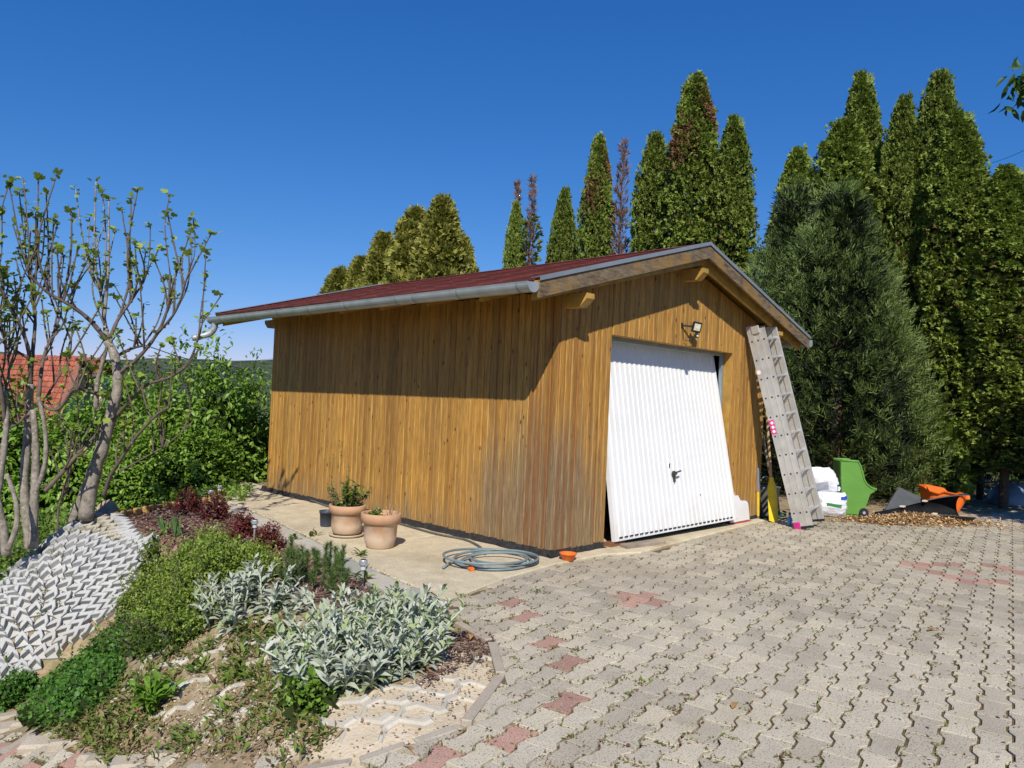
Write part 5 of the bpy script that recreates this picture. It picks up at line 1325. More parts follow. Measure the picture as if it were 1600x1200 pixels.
# loose cedars beyond the roof on the left
CED = m_leaf('golden_cedar', [(0.195, 0.210, 0.033), (0.300, 0.300, 0.054), (0.375, 0.352, 0.083), (0.150, 0.173, 0.036)], .6, .2)
def cedar_mesh(seed, h, r0, n):
    global NR
    NR = np.random.default_rng(seed); t = NR.uniform(.05, 1, n) ** .9; th = NR.uniform(0, 6.28, n); z = t * h
    rad = r0 * (1 - t) ** .68 * (1 + lumpf(th, z * 1.4, seed, .46)) * (1 - np.abs(NR.normal(size=n)) * .16) + .05
    P = np.column_stack([rad * np.cos(th), rad * np.sin(th), z]); Dr = np.column_stack([np.cos(th), np.sin(th), np.full(n, .35)]) + NR.normal(size=(n, 3)) * .5
    ch = [(*fan(P, Dr, 6, .7, .24 * NR.uniform(.6, 1.3, n), .4), 0)]
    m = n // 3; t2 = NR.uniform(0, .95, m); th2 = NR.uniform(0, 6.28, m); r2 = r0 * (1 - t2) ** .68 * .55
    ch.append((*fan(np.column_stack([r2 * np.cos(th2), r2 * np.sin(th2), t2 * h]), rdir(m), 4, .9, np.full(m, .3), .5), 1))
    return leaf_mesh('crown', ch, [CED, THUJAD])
CM = [cedar_mesh(31, 8, 2.0, 6500), cedar_mesh(32, 8, 2.2, 6500)]
for px, py, x, mi, wf, lab in [(692, 312, 11.5, 0, 1.0, 'tallest golden green cedar beyond the roof'), (722, 372, 12.2, 1, .72, 'cedar at the right shoulder of the tallest golden cedar'), (650, 330, 11.8, 1, 1.0, 'golden green cedar left of the tallest one'),
    (600, 368, 12.0, 0, .95, 'lower golden cedar third from the tallest'), (532, 422, 12.5, 1, 1.0, 'lowest golden green cedar at the left end of the group'), (565, 405, 13.0, 0, .95, 'low cedar between the two lower golden ones')]:
    p, dep = depth_pos(px, x=x); top = D(px, py, dep); t = thing('cedar_tree', lab, 'conifer', (top[0], top[1], -.6), R.uniform(0, 6), 'golden cedars beyond the roof')
    tag(link('crown', CM[mi], t), kind='stuff'); link('trunk', TT, t); t.scale = (wf, wf, (top[2] + .6) / 8)

# ------------------------------------------------------------------ big feathery cypress by the gable
CYP = m_leaf('cypress_green', [(0.073, 0.116, 0.026), (0.111, 0.170, 0.038), (0.156, 0.225, 0.055), (0.212, 0.270, 0.076), (0.088, 0.137, 0.032)], .55, .15)
CYPD = m_leaf('cypress_inner_shade', [(0.025, 0.041, 0.018), (0.041, 0.059, 0.025)], .6, .1)  # inner plumes coloured for the shaded depth of the crown
def plume(P, Dr, L, k=9):
    """feathery spray: leaflets paired along a curved stem"""
    n = len(P); Dr = unit(Dr); S = unit(np.cross(Dr, rdir(n))); U = np.cross(S, Dr); PP_, AA, NN, LL_ = [], [], [], []
    for j in range(k):
        s = j / (k - 1); sd = 1 if j % 2 else -1
        base = P + Dr * (L * s * .75)[:, None] - np.array([0, 0, 1.0]) * (L * .10 * s * s)[:, None]
        PP_.append(base); AA.append(Dr * (.62 + .5 * s) + S * (sd * (1 - .8 * s) * .75) + NR.normal(size=(n, 3)) * .13); NN.append(U + NR.normal(size=(n, 3)) * .3); LL_.append(L * (.52 - .18 * s) * NR.uniform(.8, 1.2, n))
    LL_ = np.concatenate(LL_)
    return leaf_arrays(np.vstack(PP_), np.vstack(AA), np.vstack(NN), LL_, LL_ * .15, LEAF2)
def cypress(name, label, loc, h, r0, n, seed, leaders):
    global NR
    NR = np.random.default_rng(seed); ch = []; allC, allO = [], []
    cones = [(0, 0, h, r0)] + leaders
    for ci, (cx_, cy_, hh, rr_) in enumerate(cones):
        nc = int(n / 4.6 * (rr_ * hh) / sum(c[2] * c[3] for c in cones)); t = NR.uniform(0, 1, nc) ** 1.05; th = NR.uniform(0, 6.28, nc); z = .15 + t * (hh - .15)
        rad = rr_ * (np.minimum(1, (1.0 - t) * 1.25) ** .8) * (.80 + .24 * np.minimum(1, t * 5)) * (1 + lumpf(th, z * 1.3, seed + ci, .26)) * (1 - np.abs(NR.normal(size=nc)) * .12) + .03
        C = np.column_stack([cx_ + rad * np.cos(th), cy_ + rad * np.sin(th), z]); keep = np.ones(nc, bool)
        for cj, (ox, oy, oh, orr) in enumerate(cones):
            if cj != ci: keep &= ~((np.hypot(C[:, 0] - ox, C[:, 1] - oy) < .78 * orr * np.minimum(1, np.maximum(0, 1 - C[:, 2] / oh) * 1.25) ** .8))
        allC.append(C[keep]); allO.append(np.column_stack([np.cos(th), np.sin(th), .6 + .9 * t])[keep])
    C, O = np.vstack(allC), np.vstack(allO); nc = len(C); k = 7
    d0 = unit(O + NR.normal(size=(nc, 3)) * .22); P = np.repeat(C, k, 0) + NR.normal(size=(nc * k, 3)) * np.array([.085, .085, .11])
    Dr = np.repeat(d0, k, 0) + NR.normal(size=(nc * k, 3)) * .22
    ch.append((*plume(P, Dr, NR.uniform(.12, .30, nc * k), 8), 0))
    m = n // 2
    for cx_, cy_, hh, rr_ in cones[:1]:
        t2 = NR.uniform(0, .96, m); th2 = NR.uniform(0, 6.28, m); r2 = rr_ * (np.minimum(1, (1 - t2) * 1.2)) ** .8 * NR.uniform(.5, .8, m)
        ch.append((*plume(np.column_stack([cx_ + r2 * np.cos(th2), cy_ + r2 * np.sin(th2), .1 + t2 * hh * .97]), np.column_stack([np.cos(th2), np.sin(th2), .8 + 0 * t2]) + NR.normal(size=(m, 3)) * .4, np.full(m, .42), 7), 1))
    tr = thing(name, label, 'conifer', loc)
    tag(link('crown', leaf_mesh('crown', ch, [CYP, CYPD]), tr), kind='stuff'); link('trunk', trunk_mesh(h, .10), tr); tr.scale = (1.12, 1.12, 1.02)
    return tr
p, _ = depth_pos(1306, depth=14.35)
cypress('cypress', 'large feathery grey green cypress beside the ladder', (p[0], p[1], -.05), 5.75, 1.35, 7600, 41, [(-.62, .25, 5.0, .8), (.55, -.45, 4.5, .95), (.2, .6, 5.1, .7), (.95, -.85, 3.0, .75), (-.2, -.75, 3.6, .85), (-.85, .9, 4.3, .7)])
p, _ = depth_pos(1232, depth=15.4)
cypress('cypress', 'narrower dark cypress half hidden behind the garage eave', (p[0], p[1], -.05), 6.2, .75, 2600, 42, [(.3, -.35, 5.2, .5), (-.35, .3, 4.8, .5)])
# low bright arborvitae branches right of the cypress
p, _ = depth_pos(1452, depth=14.3); t = thing('thuja_bush', 'low bright green thuja bush right of the large cypress', 'bush', (p[0], p[1], -.05))
NR = np.random.default_rng(44); n = 1000; th = NR.uniform(0, 6.28, n); ph = NR.uniform(-.2, 1.45, n); rr = .62 * (1 + lumpf(th, ph * 2, 9, .25))
P = np.column_stack([rr * np.cos(th) * np.cos(ph), rr * np.sin(th) * np.cos(ph), .35 + 1.35 * np.sin(ph) + .1]); 
BRT = m_leaf('thuja_bright', [(0.120, 0.195, 0.030), (0.195, 0.285, 0.038), (0.255, 0.330, 0.045), (0.150, 0.210, 0.038)], .55, .2)
tag(link('crown', leaf_mesh('crown', [(*fan(P, P - np.array([0, 0, .6]) + rdir(n) * .25, 7, .7, NR.uniform(.13, .26, n), .42), 0)], [BRT]), t), kind='stuff'); link('trunk', trunk_mesh(1.5, .05), t)

# walnut outside the frame on the right; one branch reaches into the picture
WAL = m_leaf('walnut_leaf', [(.03, .07, .012), (.045, .10, .016), (.06, .13, .02)], .5, .25)
wt = thing('walnut_tree', 'broadleaf tree whose hanging leaves show in the upper right corner', 'tree', (8.0, -5.5, 0))
NR = np.random.default_rng(51); n = 2600; d = rdir(n); P = d * np.array([2.5, 1.9, 1.1]) * (NR.uniform(.3, 1, n) ** .4)[:, None] + np.array([0, .2, 3.3])
tip = np.array([4.35, -3.2, 5.35]) - np.array([8.0, -5.5, 0])
n2 = 190; P2 = tip + NR.normal(size=(n2, 3)) * np.array([.13, .13, .14])
ch = [(*leaf_arrays(P, rdir(n) + [0, 0, -.5], rdir(n), NR.uniform(.22, .38, n), .16, LEAFS), 0), (*leaf_arrays(P2, rdir(n2) + np.array([0, 0, -.9]), rdir(n2), .17, .06, LEAFS), 0)]
tag(link('crown', leaf_mesh('crown', ch, [WAL]), wt), kind='stuff')
b = MB(); P_, r_ = smooth_path([(0, 0, -.2), (.05, 0, 1.5), (0, .1, 3), (-.2, .3, 4.6)], [.17, .14, .1, .05]); b.tube(P_, r_, 10)
P_, r_ = smooth_path([(0, .1, 2.8), (-1.4, .9, 4.1), (-3.0, 2.0, 5.0), tuple(tip)], [.07, .05, .03, .01]); b.tube(P_, r_, 8); b.build('trunk', BARK, wt, smooth=True)

# ------------------------------------------------------------------ hedge shrubs behind the bed and path
HED = m_leaf('hedge_leaf', [(0.099, 0.186, 0.019), (0.151, 0.273, 0.026), (0.209, 0.348, 0.035), (0.116, 0.221, 0.021), (0.255, 0.395, 0.058)], .42, .3, .45)
HEDD = m_leaf('hedge_inner_shade', [(0.025, 0.045, 0.008), (0.038, 0.066, 0.010)], .6, .15)  # dark fill leaves: the hedge's self-shadow put into their colour
def shrub_mesh(name, seed, size, n, L, mats, droop=.4, wf=.5, inner=.3, amp=.46):
    global NR
    NR = np.random.default_rng(seed); sx, sy, sz = size; d = rdir(n); d[:, 2] = np.abs(d[:, 2]) * 1.15 - .15
    th = np.arctan2(d[:, 1], d[:, 0]); r_ = (1 + lumpf(th, d[:, 2] * 3.1, seed, amp)) * (1 - np.abs(NR.normal(size=n)) * .10)
    P = d * np.array([sx, sy, sz]) * r_[:, None]; P[:, 2] = np.maximum(P[:, 2], .01)
    k = 4; base = np.repeat(P, k, 0) + NR.normal(size=(n * k, 3)) * L * .8
    A = np.repeat(d, k, 0) * .7 + rdir(n * k) * .7 - np.array([0, 0, droop]); N = np.repeat(d, k, 0) + [0, 0, .6] + rdir(n * k) * .5
    LL_ = L * NR.uniform(.7, 1.25, n * k); ch = [(*leaf_arrays(base, A, N, LL_, LL_ * wf, LEAF2 if L < .05 else LEAFS), 0)]
    if L > .05:                              # leading shoots above the outline
        ns = 26; a = NR.uniform(0, 6.28, ns); q = NR.uniform(0, .8, ns); ps, as_ = [], []
        for i in range(ns):
            b0 = np.array([math.cos(a[i]) * q[i] * sx, math.sin(a[i]) * q[i] * sy, sz * math.sqrt(max(.05, 1 - q[i] ** 2)) * .9]); hh = NR.uniform(.12, .42) * sz * .5
            for s_ in np.linspace(0, 1, 16): ps.append(b0 + [0.05 * math.cos(a[i]) * s_, .05 * math.sin(a[i]) * s_, hh * s_]); as_.append(unit(NR.normal(size=3) * [1, 1, .3] + [0, 0, -.1]))
        LL2 = L * NR.uniform(.6, 1.0, len(ps)); ch.append((*leaf_arrays(np.array(ps), np.array(as_), rdir(len(ps)) * .4 + [0, 0, 1], LL2, LL2 * wf, LEAFS), 0))
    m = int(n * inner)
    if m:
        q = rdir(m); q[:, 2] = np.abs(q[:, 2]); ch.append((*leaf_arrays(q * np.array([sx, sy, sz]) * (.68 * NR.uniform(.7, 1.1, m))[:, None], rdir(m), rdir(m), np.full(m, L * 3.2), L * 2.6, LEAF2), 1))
    return leaf_mesh(name, ch, mats)
def stems(r_, h, n, rad, seed=0):
    rr = random.Random(seed); b = MB()
    for k in range(n):
        a = rr.uniform(0, 6.28); q = rr.uniform(.2, .8); b.tube([(.04 * math.cos(a), .04 * math.sin(a), -.08), (r_ * q * .5 * math.cos(a), r_ * q * .5 * math.sin(a), h * .45), (r_ * q * math.cos(a), r_ * q * math.sin(a), h * .85)], [rad, rad * .7, rad * .3], 5)
    return b
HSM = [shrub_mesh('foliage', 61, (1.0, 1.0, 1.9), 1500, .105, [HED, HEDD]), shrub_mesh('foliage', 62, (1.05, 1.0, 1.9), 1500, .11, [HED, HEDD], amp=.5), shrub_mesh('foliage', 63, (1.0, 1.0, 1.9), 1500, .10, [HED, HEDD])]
HSD = shrub_mesh('foliage', 64, (1.0, 1.0, 1.9), 900, .11, [HEDD, HEDD], inner=.8)  # dark leaves throughout: added backdrop for the shaded gap between the conifers
HST = stems(.7, 1.5, 7, .03, 3).mesh('stem', BARK)
for px, py, dep, mi, wf, lab in [(395, 588, 13.6, 0, .75, 'leafy green hedge shrub next to the back corner of the garage'), (330, 553, 13.0, 1, .95, 'tallest leafy hedge shrub below the gutter outlet'), (262, 592, 12.6, 2, .95, 'leafy hedge shrub right of the main fig trunk'),
     (205, 578, 13.4, 0, .95, 'leafy hedge shrub behind the main fig trunk'), (135, 615, 12.8, 1, 1.0, 'leafy hedge shrub between the two fig trees'), (70, 635, 13.2, 2, 1.0, 'leafy hedge shrub behind the left fig trunks'), (10, 600, 12.8, 0, 1.0, 'leafy hedge shrub at the left edge below the red roof'), (-60, 640, 12.5, 1, 1.0, 'leafy hedge shrub cut by the left edge'),
     (300, 650, 11.9, 2, .8, 'low hedge shrub filling the corner behind the bed'), (235, 665, 11.6, 1, .7, 'low hedge shrub beside the log edging')]:
    top = D(px, py, dep); g = min(-.35, top[2] - 1.0); g = -.45 if px > 150 else -1.0
    t = thing('hedge_shrub', lab, 'hedge shrub', (top[0], top[1], g), R.uniform(0, 6), 'leafy hedge behind the garden')
    tag(link('foliage', HSM[mi], t), kind='stuff'); link('stem', HST, t); t.scale = (wf, wf, (top[2] - g) / 2.12)
for px, py, dep, wf, lab in [(1530, 690, 17.0, 1.1, 'dark backdrop shrub added for the shade in the gap behind the right hand conifers'), (1592, 670, 17.5, 1.2, 'dark backdrop shrub added for the deep shade at the right edge'), (1475, 680, 17.5, 1.1, 'dark backdrop shrub added for the shade behind the bright thuja bush'), (1650, 660, 16.5, 1.2, 'dark backdrop shrub added for the shade just past the right edge')]:
    top = D(px, py, dep); t = thing('shade_backdrop_shrub', lab, 'shrub', (top[0], top[1], -.25), R.uniform(0, 6), 'dark backdrop shrubs added for the shade behind the conifers')
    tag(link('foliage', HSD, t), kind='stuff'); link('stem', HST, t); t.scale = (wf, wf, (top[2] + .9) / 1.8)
# low ivy and clover at the foot of the hedge and left of the stepped slope
IVY = m_leaf('low_herbs', [(0.065, 0.130, 0.019), (0.117, 0.208, 0.026), (0.169, 0.260, 0.039), (0.130, 0.169, 0.039)], .5, .25)
def carpet(name, label, poly, n, L, mat, h, seed, wf=.6, cat='ground cover', up=.6):
    global NR
    NR = np.random.default_rng(seed); pw = np.array([T(*q)[:2] for q in poly]); lo, hi = pw.min(0), pw.max(0); pts = np.zeros((0, 2))
    while len(pts) < n:
        q = NR.uniform(lo, hi, (n, 2)); q = q[inpoly(q, pw)]; l = lump(q, 7, seed); pts = np.vstack([pts, q[l + NR.normal(size=len(q)) * .3 > -.2]])
    pts = pts[:n]; z = tz(pts) + NR.uniform(0, 1, n) ** 1.5 * h * (1 + lump(pts, 9, seed + 1))
    P = np.column_stack([pts, z]); LL_ = L * NR.uniform(.6, 1.3, n)
    o = link(name, leaf_mesh(name, [(*leaf_arrays(P, rdir(n) + [0, 0, up], rdir(n) * .6 + [0, 0, 1], LL_, LL_ * wf, LEAFS if L > .045 else LEAF2), 0)], [mat]))
    return tag(o, label, cat, kind='stuff')
carpet('ivy_cover', 'low green herbs and ivy left of the stepped blocks', [(-60, 960), (0, 925), (60, 872), (118, 820), (95, 806), (40, 838), (-60, 850)], 5200, .075, IVY, .22, 71)
carpet('lawn_grass', 'small patch of lawn behind the fig trunks', [(58, 838), (120, 816), (112, 806), (40, 812), (20, 830)], 3500, .05, m_leaf('lawn_blades', [(.10, .15, .02), (.15, .20, .03)], .6, .2), .05, 72, .15)
carpet('low_herbs', 'bright herbs between hedge and bed edging', [(300, 782), (352, 790), (380, 790), (395, 772), (330, 764), (250, 776), (200, 790), (170, 800)], 2200, .07, HED, .14, 73)

# ------------------------------------------------------------------ fig trees
FBARK = NT('fig_bark'); _p = FBARK.pos(); _n = FBARK.noise(_p, 16, 6, .65)
_c = FBARK.ramp(_n, [(.3, (.13, .11, .088)), (.5, (.25, .218, .178)), (.7, (.36, .32, .27))]); _c = FBARK.mix(FBARK.math('MULTIPLY', FBARK.map(FBARK.noise(_p, 34, 2), .64, .70), .7), _c, (.5, .48, .43))
FBARK.color(_c); FBARK.rough(.9); FBARK.bump(_n, .5, .02); FBARK = FBARK.m
FTWIG = m_plain('fig_twig', (.125, .095, .075), .85, 0, .3, 20)
FLEAF = m_leaf('fig_leaf', [(0.149, 0.218, 0.029), (0.230, 0.322, 0.040), (0.310, 0.402, 0.063), (0.196, 0.265, 0.034)], .5, .3)
def fig_tree(label, base, dep, trunks, limbs, tips, seed):
    global NR
    NR = np.random.default_rng(seed); rr = random.Random(seed); bx, by = base; o = T(bx, by)
    t = thing('fig_tree', label, 'fig tree', tuple(o)); o = np.asarray(o)
    LP, LD = [], []
    def path3(pts, dd): return np.array([D(x, y, dep + d_) - o for (x, y), d_ in zip(pts, dd)])
    for pts, r0, r1, z in trunks:
        dd = np.linspace(z[0], z[1], len(pts)); P3 = path3(pts, dd); 
        P_, r_ = smooth_path(P3, np.linspace(r0, r1, len(pts)) , 6); r_ = r_ * (1 + .07 * np.sin(np.arange(len(r_)) * 1.3 + seed) + NR.normal(size=len(r_)) * .03)
        b = MB(); b.tube(P_, r_, 12); b.build('trunk', FBARK, t, smooth=True)
    nodes = []
    for pts, r0, r1, z in limbs:
        dd = np.linspace(z[0], z[1], len(pts)); P_, r_ = smooth_path(path3(pts, dd), np.linspace(r0, r1, len(pts)), 6)
        r_ = r_ * (1 + .10 * np.sin(np.arange(len(r_)) * 2.1)); b = MB(); b.tube(P_, r_, 8)
        br = (P_, r_, b); nodes.append(br)
    def shoot(b, start, end, r0):
        mid = start * .5 + end * .5 + NR.normal(size=3) * .05 * np.linalg.norm(end - start); mid[2] -= .06 * np.linalg.norm(end - start)
        P_, r_ = smooth_path([start, mid, end], [r0, r0 * .8, .006], 6); r_ = r_ * (1 + .14 * (np.arange(len(r_)) % 2)); b.tube(P_, r_, 6)
        L = np.linalg.norm(end - start); k = int(L * 24)
        for i in range(k):                    # buds and small leaves up the shoot
            s = rr.uniform(.15, 1) ** .8; j = min(len(P_) - 2, int(s * (len(P_) - 1))); p = P_[j] * .5 + P_[j + 1] * .5
            if rr.random() < .75: LP.append(p + NR.normal(size=3) * .008); LD.append((NR.normal(size=3) * np.array([1, 1, .4]) + [0, 0, .5], rr.uniform(.02, .058)))
        for i in range(rr.randint(4, 7)): LP.append(P_[-1] + NR.normal(size=3) * .018); LD.append((NR.normal(size=3) * np.array([1, 1, .35]) + [0, 0, .45], rr.uniform(.045, .085)))
    for P_, r_, b in nodes:
        pass
    allp = [(i, j) for i, (P_, r_, b) in enumerate(nodes) for j in range(len(P_) // 4, len(P_))]
    for (x, y, dz) in tips:
        e = D(x, y, dep + dz) - o
        best = min(allp, key=lambda ij: (lambda d_: (abs(d_[0]) + abs(d_[1])) * 2.2 + abs(d_[2]) * .8 + (5 if d_[2] < .25 else 0))(e - nodes[ij[0]][0][ij[1]]))
        P_, r_, b = nodes[best[0]]; shoot(b, P_[best[1]].copy(), e, min(.016, r_[best[1]] * .7))
    for P_, r_, b in nodes:                   # random extra shoots
        for _ in range(5):
            j = rr.randint(len(P_) // 3, len(P_) - 1); L = rr.uniform(.25, .8); d_ = np.array([rr.gauss(0, .28), rr.gauss(0, .28), 1.0]); shoot(b, P_[j].copy(), P_[j] + unit(d_) * L, .010)
        for _ in range(4):                    # knobs
            j = rr.randint(0, len(P_) - 2); b.lathe([(0, -.02), (r_[j] * .9, -.012), (r_[j] * .9, .012), (0, .02)], 6, tuple(P_[j] + NR.normal(size=3) * r_[j] * .5))
        b.build('branch', FBARK if r_[0] > .03 else FTWIG, t, smooth=True)
    LP_ = np.array(LP); n = len(LP_); A = np.array([d[0] for d in LD]); L = np.array([d[1] for d in LD])
    tag(link('foliage', leaf_mesh('foliage', [(*leaf_arrays(LP_, A, rdir(n) * .7 + [0, 0, 1], L, L * .95, FIGL), 0)], [FLEAF]), t), kind='stuff')
    return t
S = .0068   # metres per pixel at that distance, half of it for a radius
fig_tree('main fig tree with bare upswept branches beside the garden bed', (135, 812), 8.1,
 [([(133, 812), (146, 742), (160, 700), (174, 645), (184, 605), (180, 560), (168, 533)], 0.0744, 0.0422, (0, 0)), ([(112, 818), (133, 765), (148, 725), (156, 690)], 0.0527, 0.0372, (.12, .05)), ([(150, 640), (152, 600), (158, 575), (166, 545)], 0.0279, 0.0186, (.15, .1))],
 [([(168, 533), (140, 500), (110, 477), (76, 458), (46, 430)], 0.0260, 0.0112, (0, -.5)), ([(168, 535), (163, 500), (158, 460)], 0.0310, 0.0112, (0, .2)), ([(172, 528), (185, 498), (205, 470), (225, 440)], 0.0217, 0.0087, (0, .3)),
  ([(184, 585), (215, 560), (245, 522), (262, 480), (266, 430)], 0.0245, 0.0094, (0, -.2)), ([(245, 522), (275, 485), (295, 425)], 0.0158, 0.0072, (-.2, -.5)), ([(162, 775), (172, 745), (188, 719), (210, 686), (242, 651), (264, 636)], 0.0223, 0.0124, (-.1, -.5)),
  ([(172, 662), (200, 630), (228, 602), (269, 588), (298, 560), (316, 505)], 0.0216, 0.0086, (0, -.6)), ([(160, 668), (130, 700), (100, 735), (70, 768)], 0.0187, 0.0245, (-.1, -.5)), ([(188, 736), (220, 718), (260, 695), (300, 660)], 0.0086, 0.0058, (-.3, -.2)), ([(178, 620), (140, 612), (118, 602)], 0.0230, 0.0216, (0, -.3)), ([(176, 560), (205, 545), (226, 540)], 0.0216, 0.0086, (.1, .4)), ([(90, 830), (92, 790), (106, 762), (112, 690)], 0.0115, 0.0072, (-.2, -.2))],
 [(13, 282, -.5), (36, 278, -.4), (60, 280, -.3), (88, 274, -.4), (72, 300, -.1), (118, 296, 0), (150, 284, .1), (170, 310, .1), (190, 326, .2), (215, 297, .2), (205, 312, .4), (265, 303, -.2), (302, 342, -.5), (322, 394, -.6), (235, 350, .2), (160, 300, .2), (140, 340, .1), (345, 462, -.6), (112, 330, -.3), (98, 395, -.3), (180, 360, .3), (248, 390, .1), (228, 392, .3), (296, 365, -.5), (200, 400, .3), (146, 380, .2), (56, 330, -.5), (84, 340, -.3), (130, 400, .1), (312, 545, -.6), (322, 432, -.5), (275, 420, -.3), (165, 345, .2)], 81)
fig_tree('pale multi stemmed fig tree left of the main fig', (45, 852), 7.8,
 [([(48, 858), (42, 810), (38, 760), (42, 690), (46, 640), (48, 600)], 0.0527, 0.0310, (0, 0)), ([(52, 856), (53, 790), (56, 730), (55, 680), (52, 640)], 0.0465, 0.0279, (-.1, -.1)), ([(55, 770), (68, 735), (72, 700), (68, 655), (60, 620)], 0.0248, 0.0186, (-.1, -.2))],
 [([(48, 605), (45, 550), (30, 505), (12, 470), (-6, 440)], 0.0248, 0.0093, (0, -.3)), ([(47, 590), (52, 540), (55, 490), (48, 440)], 0.0248, 0.0087, (0, .2)), ([(60, 622), (68, 560), (84, 520), (96, 490)], 0.0202, 0.0086, (-.2, .2)), ([(46, 640), (20, 625), (0, 600), (-20, 560)], 0.0187, 0.0101, (0, -.5)), ([(58, 632), (90, 640), (112, 612), (122, 608)], 0.0158, 0.0144, (-.1, -.4)), ([(45, 560), (20, 545), (0, 530), (-20, 500)], 0.0144, 0.0086, (0, -.2)), ([(60, 640), (85, 600), (108, 560), (112, 520)], 0.0130, 0.0058, (0, .3))],
 [(14, 285, -.2), (30, 300, 0), (3, 330, -.3), (-12, 330, -.3), (20, 350, .1), (42, 335, .1), (64, 345, .2), (48, 360, .1), (-4, 380, -.3), (76, 372, .2), (100, 400, .2), (28, 390, 0), (90, 350, .3), (10, 410, -.2), (112, 450, .3), (-20, 420, -.4), (60, 400, .2), (36, 330, .2)], 82)
fig_tree('dark fig trunk cut by the left edge of the picture', (8, 862), 7.5,
 [([(10, 868), (4, 820), (-4, 780), (4, 720), (10, 660), (8, 610)], 0.0434, 0.0217, (0, 0)), ([(12, 860), (26, 820), (24, 780), (10, 740)], 0.0279, 0.0186, (-.1, -.1))],
 [([(8, 660), (0, 600), (-15, 550), (-25, 500)], 0.0216, 0.0086, (0, -.3)), ([(10, 670), (30, 660), (45, 640)], 0.0144, 0.0086, (0, .2)), ([(6, 620), (14, 580), (10, 540)], 0.0158, 0.0072, (0, .1))],
 [(-10, 400, -.2), (4, 430, 0), (-20, 380, 0), (20, 470, .1), (12, 500, 0)], 83)

# ------------------------------------------------------------------ plants in the bed
LAMB = m_leaf('silver_leaf', [(0.379, 0.414, 0.323), (0.450, 0.481, 0.389), (0.317, 0.368, 0.256), (0.501, 0.508, 0.450), (0.338, 0.393, 0.235)], .8, .12, .15)
LAMBG = m_leaf('silver_green_leaf', [(0.230, 0.310, 0.150), (0.298, 0.379, 0.196), (0.379, 0.413, 0.184)], .75, .2, .2)
LLT = (np.array([(0, -.10, 0), (0, .10, 0), (.28, -.42, .07), (.28, 0, .03), (.28, .42, .07), (.62, -.40, .05), (.62, 0, .0), (.62, .40, .05), (1, 0, -.20)]),
       [(0, 2, 3), (0, 3, 1), (1, 3, 4), (2, 5, 6), (2, 6, 3), (3, 6, 7), (3, 7, 4), (5, 8, 6), (6, 8, 7)])
LST = m_plain('silver_stem', (.42, .46, .36), .8)
lv = []
for k in range(3):
    T_ = LLT[0].copy(); T_[:, 2] += [-.10, .05, -.02][k] * T_[:, 0] ** 2 * 2; b = MB(); b.add(T_, LLT[1]); lv.append(b.mesh('leaf', LAMB, True))
    b = MB(); b.add(T_, LLT[1]); lv.append(b.mesh('leaf', LAMBG, True))
